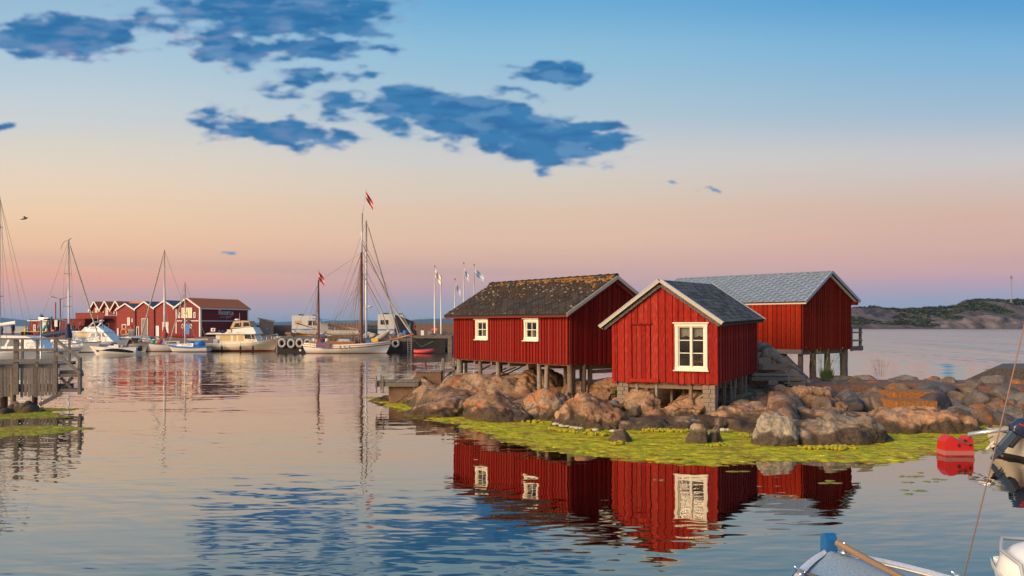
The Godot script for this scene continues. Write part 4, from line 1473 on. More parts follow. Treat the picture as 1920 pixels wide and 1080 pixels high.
# a boathouse. Local axes: gable in the plane z = 0 over x in [0, w], long walls running towards -z
func house(root: Node3D, d: Dictionary) -> void:
	var w: float = d.w
	var l: float = d.l
	var el: float = d.el
	var er: float = d.er
	var ax: float = d.ax
	var ay: float = d.ay
	var top := func(x: float) -> float: return lerpf(el, ay, x / ax) if x <= ax else lerpf(ay, er, (x - ax) / (w - ax))
	var sl: float = (ay - el) / ax
	var sr: float = (ay - er) / (w - ax)
	board_wall(root, Vector3.ZERO, Vector3.RIGHT, Vector3.BACK, w, func(x: float) -> float: return top.call(x) - 0.02, d.bw, d.get("open_front", []), d.red, d.ragged, M.far_red_dark)
	if d.left:
		board_wall(root, Vector3(0, 0, -l), Vector3.BACK, Vector3.LEFT, l, func(_x: float) -> float: return el - 0.02, d.side_bw, d.get("open_left", []), d.red, d.ragged * 0.5, M.far_red_dark)
		plain_wall(root, Vector3(w, 0, -l), Vector3.BACK, Vector3.RIGHT, [Vector2(0, 0), Vector2(l, 0), Vector2(l, er - 0.02), Vector2(0, er - 0.02)], M.far_red)
	else:
		board_wall(root, Vector3(w, 0, 0), Vector3.FORWARD, Vector3.RIGHT, l, func(_x: float) -> float: return er - 0.02, d.side_bw, d.get("open_right", []), d.red, d.ragged * 0.5, M.far_red_dark)
		plain_wall(root, Vector3(0, 0, -l), Vector3.BACK, Vector3.LEFT, [Vector2(0, 0), Vector2(l, 0), Vector2(l, el - 0.02), Vector2(0, el - 0.02)], M.far_red)
	plain_wall(root, Vector3(0, 0, -l), Vector3.RIGHT, Vector3.FORWARD, [Vector2(0, 0), Vector2(w, 0), Vector2(w, er - 0.02), Vector2(ax, ay - 0.02), Vector2(0, el - 0.02)], M.far_red)
	var fl := MB.new()
	fl.box(Vector3(w / 2, 0.0, -l / 2), Vector3(w - 0.12, 0.1, l - 0.12))
	for k in 7:
		fl.box(Vector3(w / 2, -0.12, -0.15 - (l - 0.3) * k / 6.0), Vector3(w - 0.2, 0.14, 0.1))
	part(root, "floor", fl, M.log_brown)
	# roof
	var of: float = d.of
	var ob: float = d.get("ob", 0.3)
	var ll := l + of + ob
	for side in 2:
		var s := sl if side == 0 else sr
		var ov: float = d.ovl if side == 0 else d.ovr
		var run := (ax if side == 0 else w - ax) + ov
		var us := Vector3(1 if side == 0 else -1, s, 0).normalized()
		var slope := run * sqrt(1 + s * s)
		var n := Vector3(-s if side == 0 else s, 1, 0).normalized()
		var eave := Vector3(-ov if side == 0 else w + ov, (el - s * ov) if side == 0 else (er - s * ov), 0) + n * 0.06
		var seen: bool = (side == 0) == (d.show == "left")
		var o := eave + Vector3(0, 0, of if side == 1 else -l - ob)
		var ux := Vector3.FORWARD if side == 1 else Vector3.BACK
		roof_slope(root, o, ux, us, n, ll, slope, d.tile if seen else "", d.tiles, d.get("dx", 0.3), d.get("dy", 0.15))
		if not seen:
			var sh := MB.new()
			sh.box(o + ux * ll / 2 + us * slope / 2 + n * 0.012, Vector3(ll, slope + 0.02, 0.03), Basis(ux, us, n))
			part(root, "roof_sheet", sh, d.tiles[1])
		# barge boards at both gables and the board under the eave
		for e in [0, 1]:
			var z := of + 0.012 if e == 0 else -l - ob - 0.012
			var bb := MB.new()
			var bh: float = d.get("barge_h", 0.11)
			bb.box(eave + us * slope / 2 - n * (bh / 2 - 0.035) + Vector3(0, 0, z), Vector3(slope + 0.04, bh, 0.03), Basis(us, n, us.cross(n)))
			part(root, "barge_board", bb, d.barge)
			if d.has("barge_cap"):
				var bc := MB.new()
				bc.box(eave + us * slope / 2 + n * 0.05 + Vector3(0, 0, z - 0.04 * (1 if e == 0 else -1)), Vector3(slope + 0.06, 0.025, 0.13), Basis(us, n, us.cross(n)))
				part(root, "barge_cap", bc, d.barge_cap)
		var fb := MB.new()
		fb.box(eave + us * 0.02 - n * 0.07 + Vector3(0, 0, -l / 2 + (of - ob) / 2), Vector3(0.03, 0.11, ll - 0.02), Basis(us, n, us.cross(n)))
		part(root, "eave_board", fb, d.eave)
		# rafter ends under the front overhang
		var rf := MB.new()
		for z in [of * 0.5]:
			rf.box(eave + us * slope / 2 - n * 0.12 + Vector3(0, 0, z), Vector3(slope - 0.1, 0.1, 0.07), Basis(us, n, us.cross(n)))
		part(root, "rafter", rf, d.eave)
	if d.has("ridge"):
		var rp := Vector3(ax, ay + 0.085, 0)
		var k := 0
		var z := of - 0.02
		while z > -l - ob:
			var seg := MB.new(true)
			var ln: float = d.ridge_len
			var z2 := maxf(z - ln, -l - ob)
			if d.ridge_style == "round":
				seg.tube([rp + Vector3(0, 0.02 + rng.randf_range(-0.008, 0.008), z), rp + Vector3(0, 0.005, z2 - 0.03)], [0.095, 0.085], 9)
			else:
				seg.smooth(false)
				for s in [-1, 1]:
					var sv := Vector3(s, -(sl if s < 0 else sr), 0).normalized()
					var nn := Vector3(-sv.y * s, absf(sv.x), 0)
					seg.box(rp + sv * 0.085 + Vector3(0, 0.0, (z + z2) / 2), Vector3(0.17, 0.018, z - z2), Basis(sv, nn, sv.cross(nn)))
			part(root, "ridge_cap", seg, d.ridge)
			z = z2
			k += 1


func make_middle_house() -> void:
	rng.seed = 301
	var c := P(1066, 684, 29.3)
	var h := thing("boathouse", "red boathouse with mossy slate roof and two small white windows on its long side", "boathouse", c, atan2(0.59, 0.807))
	var l := 7.2
	var ww := 0.66
	var wh := 0.60
	# window places along the long wall (its left end is x = 0)
	var w1 := Rect2(1.71, 0.88, ww, wh)
	var w2 := Rect2(4.86, 0.88, ww, wh)
	house(h, {"w": 4.0, "l": l, "el": 1.83, "er": 1.83, "ax": 2.0, "ay": 2.98, "bw": 0.11, "side_bw": 0.083, "red": M.red, "ragged": 0.03, "left": true, "open_left": [w1, w2], "of": 0.28, "ob": 0.32, "ovl": 0.28, "ovr": 0.3, "show": "left", "tile": "diamond", "tiles": M.slate, "dx": 0.38, "dy": 0.17, "barge": M.barge, "eave": M.far_red, "ridge": M.slate[1], "ridge_len": 0.42, "ridge_style": "round"})
	for r in [w1, w2]:
		make_window(h, Vector3(0, r.position.y, -l + r.position.x), Vector3.BACK, Vector3.LEFT, ww, wh, 2, 2, 1, 0.10, M.white)
		var cu := MB.new()
		cu.box(Vector3(0.14, r.position.y + wh * 0.2, -l + r.position.x + ww * 0.3), Vector3(0.02, 0.3, 0.3))
		part(h, "windowsill_item", cu, M.curtain)
	# moss and lichen lie on the upper courses
	var n := Vector3(-1.15, 2.0, 0).normalized()
	var us := Vector3(2.0, 1.15, 0).normalized()
	var eave := Vector3(-0.28, 1.83 - 0.575 * 0.28, 0) + n * 0.09
	var slope := 2.28 * sqrt(1 + 0.575 * 0.575)
	var moss := MB.new(true)
	var pale := MB.new(true)
	var lich := MB.new(true)
	var nz := noise(0.9, 3, 71)
	for i in 2600:
		var z := rng.randf_range(-l - 0.3, 0.25)
		var t := rng.randf()
		var dens := smoothstep(0.30, 0.92, t) + 0.45 * nz.get_noise_2d(z * 1.3, t * 3.0) + 0.25 * smoothstep(-3.0, -7.0, z)
		if rng.randf() > dens * 0.9:
			continue
		var p := eave + us * slope * t + Vector3(0, 0, z)
		var r := rng.randf_range(0.02, 0.055)
		var which := pale if rng.randf() < 0.12 else moss
		which.blob(p, Vector3(r * rng.randf_range(0.8, 1.8), r * 0.8, r * rng.randf_range(0.8, 1.8)), 5, 3)
	for i in 170:
		var z := -l - 0.25 + (l + 0.5) * sqrt(rng.randf())
		var t := 1.0 - absf(rng.randfn(0.0, 0.035)) - (0.09 * rng.randf() if z > -0.9 else 0.0)
		var p := eave + us * slope * t + Vector3(0, 0.03 if t > 0.97 else 0.0, z)
		var r := rng.randf_range(0.025, 0.06)
		lich.blob(p, Vector3(r * 1.5, r * 0.7, r * 1.7), 5, 3)
	for q in [[-0.35, 0.72], [-0.42, 0.75], [-0.3, 0.70], [-0.5, 0.8], [-0.2, 0.88], [-0.3, 0.9]]:
		lich.blob(eave + us * slope * q[1] + Vector3(0, 0, q[0] + 0.2), Vector3(0.10, 0.03, 0.08), 6, 3)
	part(h, "moss", moss, M.moss).set_meta("kind", "stuff")
	part(h, "pale_moss", pale, M.moss_pale).set_meta("kind", "stuff")
	part(h, "lichen", lich, M.lichen).set_meta("kind", "stuff")
	# posts: [x along the gable, z along the long wall, ground height in the world]
	for q in [[0.12, -7.0, 0.35, 0.13], [0.14, -5.55, 0.42, 0.085], [0.14, -4.35, 0.5, 0.095], [0.08, -1.72, 0.45, 0.085], [0.2, -1.42, 0.45, 0.085], [0.05, 0.0, 0.35, 0.1], [0.32, -0.12, 0.38, 0.085], [0.72, -0.02, 0.3, 0.085], [1.05, -0.1, 0.4, 0.09], [1.7, -2.2, 0.6, 0.08], [2.2, -5.0, 0.5, 0.09], [3.4, -0.3, 0.4, 0.1], [3.6, -3.5, 0.5, 0.1], [3.6, -6.6, 0.4, 0.1], [2.0, -6.8, 0.4, 0.1]]:
		log_post(h, Vector3(q[0] + rng.randf_range(-0.05, 0.05), q[2] - c.y - 0.25, q[1]), Vector3(q[0], 0.0, q[1]), q[3], M.log if rng.randf() < 0.6 else M.log_brown)
	var br := MB.new()
	br.box(Vector3(1.95, -0.27, -0.1), Vector3(1.9, 0.13, 0.05))
	part(h, "beam", br, M.plank[1])
	var s2 := MB.new()
	s2.bar(Vector3(1.5, -0.9, -3.2), Vector3(2.0, -0.05, -4.6), 0.08, 0.08)
	s2.bar(Vector3(0.8, -0.9, -5.4), Vector3(1.8, -0.05, -6.4), 0.08, 0.08)
	part(h, "brace", s2, M.log_brown)


func make_small_house() -> void:
	rng.seed = 302
	var w := 3.28
	var l := 6.0
	var c := Vector3(3.305, 1.215, -27.9)
	var h := thing("boathouse", "small red boathouse with tall white window and door in its weathered gable", "boathouse", c)
	var ex := Vector3(0.889, 0, 0.458).normalized()
	var ez := ex.cross(Vector3.UP)
	h.basis = Basis(ex, Vector3.UP, ez) * Basis(Vector3.RIGHT, deg_to_rad(1.25))
	var win := Rect2(2.12, 0.50, 0.84, 1.28)
	house(h, {"w": w, "l": l, "el": 1.98, "er": 1.98, "ax": 1.60, "ay": 3.14, "bw": 0.115, "side_bw": 0.19, "red": M.red_old, "ragged": 0.05, "left": false, "open_front": [win, Rect2(0.60, 0.02, 0.64, 1.80)], "of": 0.22, "ob": 0.25, "ovl": 0.36, "ovr": 0.22, "show": "right", "tile": "course", "tiles": M.shingle, "dx": 0.34, "dy": 0.19, "barge": M.barge, "barge_cap": M.barge_blue, "eave": M.shingle[1], "barge_h": 0.085, "ridge": M.zinc, "ridge_len": 2.1, "ridge_style": "flat"})
	# the frame stands inside a wide casing
	make_window(h, Vector3(win.position.x, win.position.y, 0), Vector3.RIGHT, Vector3.BACK, win.size.x, win.size.y, 2, 3, 2, 0.10, M.white)
	var mull := MB.new()
	mull.cbox(Vector3(win.position.x + win.size.x / 2, win.position.y + win.size.y / 2, 0.035), Vector3(0.07, win.size.y, 0.05))
	part(h, "mullion", mull, M.white)
	# curtain valances, one behind each sash: a scalloped strip with folds
	for k in 2:
		var v := MB.new(true)
		var rows := []
		for j in 4:
			var row := PackedVector3Array()
			for i in 25:
				var t := i / 24.0
				var drop := 0.25 + 0.05 * absf(cos(t * PI)) if j == 3 else 0.0
				var y: float = [0.0, 0.08, 0.17, drop][j]
				row.append(Vector3(win.position.x + 0.05 + k * 0.42 + t * 0.34, win.position.y + win.size.y - 0.05 - y, -0.09 + 0.012 * sin(t * 40.0)))
			rows.append(row)
		v.loft(rows)
		part(h, "curtain", v, M.lace)
	# table with a jug and a plant just inside
	var tb := MB.new()
	tb.cbox(Vector3(2.80, 0.66, -0.55), Vector3(0.7, 0.05, 0.6))
	for q in [[2.5, -0.8], [3.1, -0.8], [2.5, -0.3], [3.1, -0.3]]:
		tb.box(Vector3(q[0], 0.33, q[1]), Vector3(0.05, 0.62, 0.05))
	part(h, "table", tb, mk(Color(0.42, 0.17, 0.05), 0.5))
	var jug := MB.new(true)
	jug.lathe([Vector2(0.001, 0), Vector2(0.05, 0.0), Vector2(0.075, 0.07), Vector2(0.05, 0.14), Vector2(0.04, 0.18), Vector2(0.05, 0.2)], Vector3(2.78, 0.69, -0.5))
	part(h, "jug", jug, M.tan)
	# plank door: boards, ledge and threshold
	var d0 := 0.62
	var dw := 0.60
	for i in 4:
		var mb := MB.new()
		mb.cbox(Vector3(d0 + dw * (i + 0.5) / 4.0, 0.94, 0.005), Vector3(dw / 4.0 - 0.012, 1.74, 0.026), Basis(), 0.2)
		part(h, "door_board", mb, M.red_old[(i * 3) % 4])
	var dl := MB.new()
	dl.box(Vector3(d0 + dw / 2, 1.855, 0.06), Vector3(dw + 0.10, 0.05, 0.06))
	part(h, "door_head", dl, M.red_old[2])
	var ds := MB.new()
	ds.box(Vector3(d0 + dw / 2 + 0.1, 0.06, 0.07), Vector3(dw + 0.35, 0.12, 0.04))
	part(h, "door_sill", ds, M.red_old[1])
	var hs := MB.new()
	hs.box(Vector3(d0 + dw * 0.72, 1.55, 0.024), Vector3(0.3, 0.035, 0.012))
	part(h, "door_hinge", hs, M.red_old[3])
	# corner board
	for q in [[w + 0.03, 0.0], [0.0, 0.03]]:
		var cb := MB.new()
		cb.box(Vector3(q[0], 0.97, 0.055), Vector3(0.10, 2.0, 0.03))
		part(h, "corner_board", cb, M.red_old[0])
	# two pillars of cement blocks, laid in bond, with a broken foot
	for px in [[0.05, 0.55, -0.15], [w - 0.42, 0.30, -0.1]]:
		var cx: float = px[0] + 0.21
		var bot: float = px[1] - c.y
		var y := -0.03
		var course := 0
		while y > bot:
			var hgt := 0.135
			for k in 2:
				for dz in 2:
					var off := 0.0 if course % 2 == 0 else 0.06
					var bw := 0.20 + (off if k == 0 else -off)
					var bx := cx - 0.20 + (bw / 2 if k == 0 else 0.40 - bw / 2)
					var hole: bool = px[0] > 1.0 and course == 6 and k == 1 and dz == 0
					if hole:
						continue
					var mb := MB.new()
					mb.cbox(Vector3(bx + rng.randf_range(-0.006, 0.006), y - hgt / 2, px[2] - dz * 0.2 + rng.randf_range(-0.008, 0.008)), Vector3(bw - 0.014, hgt - 0.012, 0.185), Basis(Vector3.UP, rng.randf_range(-0.03, 0.03)), 0.08)
					part(h, "cement_block", mb, M.block)
			var mo := MB.new()
			mo.box(Vector3(cx, y - hgt / 2, px[2] - 0.1), Vector3(0.37, hgt, 0.34))
			part(h, "mortar_core", mo, M.mortar)
			y -= hgt
			course += 1
		for k in 7:
			var f := put(h, "footing_stone", rock_mesh(Vector3(0.14, 0.1, 0.12), 700 + k, "block", 2, func(p: Vector3) -> Color: return Color(0.30, 0.22, 0.16) * (1.0 + p.y), M.rubble))
			f.position = Vector3(cx - 0.3 + 0.1 * k, bot + rng.randf_range(-0.05, 0.06), px[2] + rng.randf_range(-0.15, 0.12))
	# thin props, some leaning
	for q in [[0.72, -0.1, 0.08, 0.0, 0.075], [1.38, -0.1, 0.0, 0.0, 0.075], [1.72, -0.6, 0.0, 0.0, 0.075], [2.05, -0.8, 0.03, 0.0, 0.07], [2.48, -0.1, 0.0, 0.0, 0.1], [2.3, -1.6, 0.0, 0.0, 0.08], [3.18, -1.5, 0.0, 0.0, 0.1], [3.2, -2.3, 0.06, 0.0, 0.07], [3.22, -2.9, -0.05, 0.0, 0.09], [3.2, -3.8, 0.0, 0.0, 0.16], [3.2, -4.6, 0.0, 0.0, 0.08], [3.2, -5.8, 0.0, 0.0, 0.08], [0.1, -3.0, 0.0, 0.0, 0.1], [0.1, -5.8, 0.0, 0.0, 0.1], [1.6, -4.2, 0.0, 0.0, 0.1]]:
		square_post(h, Vector3(q[0] + q[2], -1.05, q[1] + 0.02), Vector3(q[0], -0.02, q[1]), q[4], M.log if rng.randf() < 0.5 else M.log_brown, "prop")
	var br := MB.new()
	br.bar(Vector3(2.12, -0.86, -0.18), Vector3(2.86, -0.34, -0.28), 0.06, 0.06)
	part(h, "brace", br, M.log)
	# dangling red rag at the left corner
	var rag := MB.new(true)
	rag.blob(Vector3(-0.02, 0.02, 0.06), Vector3(0.07, 0.06, 0.05))
	rag.blob(Vector3(0.04, -0.03, 0.05), Vector3(0.06, 0.05, 0.04))
	part(h, "red_rag", rag, M.redcloth)


func make_far_house() -> void:
	rng.seed = 303
	var c := P(1503, 657, 35.0)
	var w := 4.34
	var l := 7.3
	var h := thing("boathouse", "red boathouse on posts with pale grey diamond-sheet roof beyond the path", "boathouse", c, atan2(0.69, 0.723))
	house(h, {"w": w, "l": l, "el": 1.99, "er": 2.24, "ax": 2.17, "ay": 3.22, "bw": 0.095, "side_bw": 0.105, "red": M.red_new, "ragged": 0.01, "left": true, "of": 0.24, "ob": 0.3, "ovl": 0.10, "ovr": 0.42, "show": "left", "tile": "diamond", "tiles": M.sheet, "dx": 0.5, "dy": 0.2, "barge": M.barge_blue, "barge_h": 0.12, "eave": M.white, "ridge": M.sheet[1], "ridge_len": 1.9, "ridge_style": "flat"})
	for q in [[0.1, -0.1, 0.11], [0.25, -1.6, 0.1], [1.18, -0.12, 0.13], [2.42, -0.12, 0.12], [2.62, -0.2, 0.12], [3.88, -0.1, 0.13], [4.2, -0.15, 0.1], [1.2, -3.0, 0.1], [4.1, -3.0, 0.12], [0.2, -4.0, 0.1], [0.2, -6.8, 0.1], [4.1, -6.8, 0.12], [2.2, -5.0, 0.12]]:
		log_post(h, Vector3(q[0], -1.9 if q[1] < -1.0 else -1.35, q[1]), Vector3(q[0], -0.02, q[1]), q[2], M.log_brown if rng.randf() < 0.6 else M.log)
	var br := MB.new()
	br.bar(Vector3(3.85, -0.5, -0.1), Vector3(3.55, -0.05, -0.1), 0.09, 0.12)
	br.bar(Vector3(0.1, -0.75, -0.2), Vector3(0.1, -0.05, -1.0), 0.09, 0.12)
	br.bar(Vector3(0.1, -0.75, -1.5), Vector3(0.1, -0.05, -0.9), 0.09, 0.12)
	part(h, "brace", br, M.log_brown)
	var be := MB.new()
	be.box(Vector3(-0.06, -0.06, -0.95), Vector3(0.14, 0.18, 2.0))
	part(h, "beam", be, M.plank[2])
	var sof := MB.new()
	sof.box(Vector3(w + 0.18, 1.98, -0.4), Vector3(0.36, 0.14, 1.2))
	part(h, "soffit_box", sof, M.red_new[1])
	# the little gallery on the sea side: floor, posts and rails
	var g := Vector3(w + 0.05, 0.0, 0)
	var fl := MB.new()
	fl.cbox(g + Vector3(0.55, 0.02, -1.6), Vector3(1.1, 0.1, 3.2))
	part(h, "gallery_floor", fl, M.plank[1])
	var ed := MB.new()
	ed.box(g + Vector3(0.55, 0.0, 0.03), Vector3(1.16, 0.2, 0.05))
	part(h, "gallery_beam", ed, M.plank[0])
	for q in [[0.12, -0.02], [1.02, -0.02], [1.14, -0.1], [1.06, -1.5], [1.06, -3.1]]:
		square_post(h, g + Vector3(q[0], -0.12, q[1]), g + Vector3(q[0], 0.98, q[1]), 0.09, M.plank[2], "gallery_post")
	for y in [0.94, 0.70, 0.34]:
		var rl := MB.new()
		rl.box(g + Vector3(0.55, y, 0.03), Vector3(1.06, 0.07, 0.035))
		part(h, "gallery_rail", rl, M.plank[2])
		var r2 := MB.new()
		r2.box(g + Vector3(1.11, y, -1.6), Vector3(0.035, 0.07, 3.1))
		part(h, "gallery_rail", r2, M.plank[2])


func plank_deck(root: Node3D, o: Vector3, ux: Vector3, uz: Vector3, length: float, width: float, n: int, th: float, mats: Array, called := "plank") -> void:
	for i in n:
		var mb := MB.new()
		var pw := length / n
		var over := rng.randf_range(-0.04, 0.04)
		mb.cbox(o + ux * pw * (i + 0.5) + uz * (width / 2 + over / 2), Vector3(pw - 0.012, th, width + over), Basis(ux, Vector3.UP, ux.cross(Vector3.UP)) * Basis(Vector3.UP, rng.randf_range(-0.01, 0.01)), 0.15)
		part(root, called, mb, mats[rng.randi() % mats.size()])


func make_stages() -> void:
	rng.seed = 304
	# the landing stage at the islet's left tip
	var c := P(706, 720, 33.2)
	c.y = 0.0
	var s := thing("landing_stage", "small grey plank landing stage on a concrete foot left of the middle boathouse", "jetty", c)
	var top := 0.86
	plank_deck(s, Vector3(0.0, top, 0.15), Vector3.RIGHT, Vector3.FORWARD, 1.66, 1.2, 11, 0.04, M.plank)
	for z in [0.13, -1.05]:
		var b := MB.new()
		b.box(Vector3(0.82, top - 0.11, z), Vector3(1.62, 0.15, 0.06))
		part(s, "beam", b, M.plank[0])
	var e := MB.new()
	e.box(Vector3(0.0, top - 0.12, -0.45), Vector3(0.06, 0.2, 1.25))
	part(s, "end_board", e, M.plank[1])
	for q in [[0.03, 0.2], [0.28, 0.18], [0.02, -1.0]]:
		square_post(s, Vector3(q[0], top - 0.42, q[1]), Vector3(q[0], top + 0.22, q[1]), 0.05, M.plank[0])
	var ft := MB.new()
	ft.cbox(Vector3(0.98, top - 0.66, -0.5), Vector3(1.05, 0.95, 0.9), Basis(), 0.04)
	part(s, "concrete_foot", ft, mk(Color(0.24, 0.155, 0.095), 0.95, T.stone, Vector3(0.8, 0.8, 0.8), T.rough, 0.4))
	var rp := MB.new(true)
	rp.tube([Vector3(1.62, top - 0.05, 0.2), Vector3(1.2, top - 0.5, 0.45), Vector3(0.85, top - 0.78, 0.55)], 0.02, 5)
	part(s, "mooring_rope", rp, M.rope)
	# the higher step beside it
	var c2 := P(780, 709, 33.8)
	var s2 := thing("plank_platform", "grey wooden platform one step up from the landing stage", "platform", c2)
	plank_deck(s2, Vector3(-0.04, 0.26, 0.2), Vector3.RIGHT, Vector3.FORWARD, 1.05, 1.1, 8, 0.04, M.plank)
	var f2 := MB.new()
	f2.box(Vector3(0.5, 0.0, -0.3), Vector3(0.98, 0.48, 0.9))
	part(s2, "plinth", f2, mk(Color(0.22, 0.15, 0.095), 0.95, T.stone, Vector3(0.8, 0.8, 0.8), T.rough, 0.4))
	# timber stair under the boathouse's left corner
	var c3 := P(826, 700, 35.5)
	var s3 := thing("timber_stair", "weathered timber stair and trestle under the left corner of the middle boathouse", "stairs", c3)
	for k in 3:
		var st := MB.new()
		st.cbox(Vector3(0.3 + k * 0.32, 0.12 + 0.22 * k, -0.2), Vector3(0.5, 0.06, 1.0))
		part(s3, "tread", st, M.plank[k])
	for q in [[0.1, 0.0], [0.55, 0.2], [0.75, -0.5], [1.05, 0.1]]:
		square_post(s3, Vector3(q[0], -0.5, q[1]), Vector3(q[0], 0.62, q[1]), 0.12, M.plank[1])
	var bs := MB.new()
	bs.bar(Vector3(0.1, -0.3, 0.1), Vector3(0.9, 0.5, 0.1), 0.05, 0.12)
	bs.bar(Vector3(0.2, 0.55, -0.6), Vector3(2.2, 0.55, -0.9), 0.1, 0.12)
	part(s3, "brace", bs, M.plank[0])
	for k in 5:
		var sb := MB.new()
		sb.bar(Vector3(0.9 + 0.35 * k, -0.35 + rng.randf_range(0.0, 0.3), -0.5 - 0.25 * k), Vector3(1.9 + 0.4 * k, 0.05 + rng.randf_range(0.0, 0.45), -0.8 - 0.2 * k), 0.12, 0.05)
		part(s3, "stowed_board", sb, M.plank[k % 4])
	# rusty mooring pole
	var pole := MB.new(true)
	var pb := W(799, 698, 0.4)
	pole.tube([pb + Vector3(0.05, -0.6, 0), pb, pb + Vector3(-0.06, 0.62, 0)], 0.055, 8)
	solo("mooring_pole", pole, mk(Color(0.22, 0.07, 0.035), 0.8), "short rusty mooring pole behind the landing stage", "pole")
	# platform right of the small boathouse
	var c4 := P(1412, 703, 31.5)
	var s4 := thing("plank_platform", "warped grey plank platform at the right corner of the small boathouse", "platform", c4)
	plank_deck(s4, Vector3(-0.15, 0.0, 0.35), Vector3.FORWARD, Vector3.RIGHT, 1.0, 1.75, 7, 0.04, M.plank)
	var bm := MB.new()
	bm.box(Vector3(0.75, -0.12, 0.3), Vector3(1.8, 0.14, 0.07))
	part(s4, "beam", bm, M.plank[1])
	var b3 := MB.new()
	b3.cbox(Vector3(0.62, -0.26, 0.33), Vector3(0.36, 0.16, 0.1))
	part(s4, "packing_block", b3, M.plank[3])
	for q in [[1.2, 0.3], [0.1, -0.5], [1.5, -0.5]]:
		square_post(s4, Vector3(q[0], -0.55, q[1]), Vector3(q[0], -0.02, q[1]), 0.1, mk(Color(0.26, 0.27, 0.21), 0.9, T.grain, Vector3(3, 0.4, 3)))
	for k in 3:
		var bd := MB.new()
		bd.cbox(Vector3(1.35 + 0.05 * k, -0.2 - 0.07 * k, 0.15 + 0.1 * k), Vector3(1.0 - 0.2 * k, 0.05, 0.22), Basis(Vector3.UP, 0.1 * k))
		part(s4, "stacked_board", bd, M.plank[k])
	# stone steps up the outcrop
	var c5 := P(1440, 690, 32.6)
	var s5 := thing("stone_steps", "worn granite steps climbing the outcrop behind the small boathouse", "steps", c5)
	for k in 5:
		var st := MB.new()
		st.cbox(Vector3(-0.12 * k + 0.2, 0.05 + 0.21 * k, -0.32 * k), Vector3(1.05 - 0.1 * k, 0.22, 0.5), Basis(Vector3.UP, 0.1 + 0.03 * k), 0.16)
		part(s5, "step", st, mk(Color(0.42, 0.35, 0.28) * (0.9 + 0.05 * k), 0.9, T.stone, Vector3(1.1, 1.1, 1.1), T.rough, 0.8))
	# grass and reeds
	rng.seed = 305
	plant("grass_tuft", "bright green grass tuft at the foot of the far boathouse", P(1550, 710, 33.6), 210, 0.24, 0.45, M.grass, 0)
	plant("weed_stalks", "tall dry seed stalks standing in the grass tuft", P(1543, 711, 33.8), 22, 0.32, 1.25, M.reed, 1)
	plant("weed_stalks", "pale reed stalks leaning beyond the path right of the far boathouse", P(1652, 706, 35.8), 9, 0.18, 0.75, M.reed, 1)
	plant("grass_tuft", "low grass in a crack at the foot of the rubble", W(1480, 768, 0.35), 60, 0.14, 0.14, M.grass, 0)
	plant("grass_tuft", "small green tuft in the shade beside the left block pillar", W(1152, 738, 0.75), 50, 0.1, 0.16, M.grass, 0)


func plant(called: String, label: String, at: Vector3, n: int, rad: float, hgt: float, mat: Material, style: int) -> void:
	var t := thing(called, label, "plant", at)
	var blades := MB.new()
	var tips := MB.new()
	for i in n:
		var a := rng.randf() * TAU
		var b := Vector3(cos(a), 0, sin(a)) * rad * sqrt(rng.randf())
		var hh := hgt * rng.randf_range(0.5, 1.0)
		var lean := Vector3(cos(a), 0, sin(a)) * hh * rng.randf_range(0.1, 0.45)
		var w := Vector3(-sin(a), 0, cos(a)) * (0.012 if style == 0 else 0.007)
		var m := b + lean * 0.4 + Vector3(0, hh * 0.6, 0)
		var e := b + lean + Vector3(0, hh, 0)
		blades.quad(b - w, m - w * 0.8, m + w * 0.8, b + w)
		blades.tri(m - w * 0.8, e, m + w * 0.8)
		if style == 1:
			for k in 7:
				var q := m.lerp(e, k / 6.0)
				var s := Vector3(rng.randf_range(-1, 1), rng.randf_range(0.2, 1), rng.randf_range(-1, 1)).normalized() * 0.07
				tips.tri(q, q + s, q + s * 0.6 + Vector3(0.02, -0.02, 0.01))
	part(t, "blades", blades, mat).set_meta("kind", "stuff")
	if style == 1:
		part(t, "seed_heads", tips, mat).set_meta("kind", "stuff")


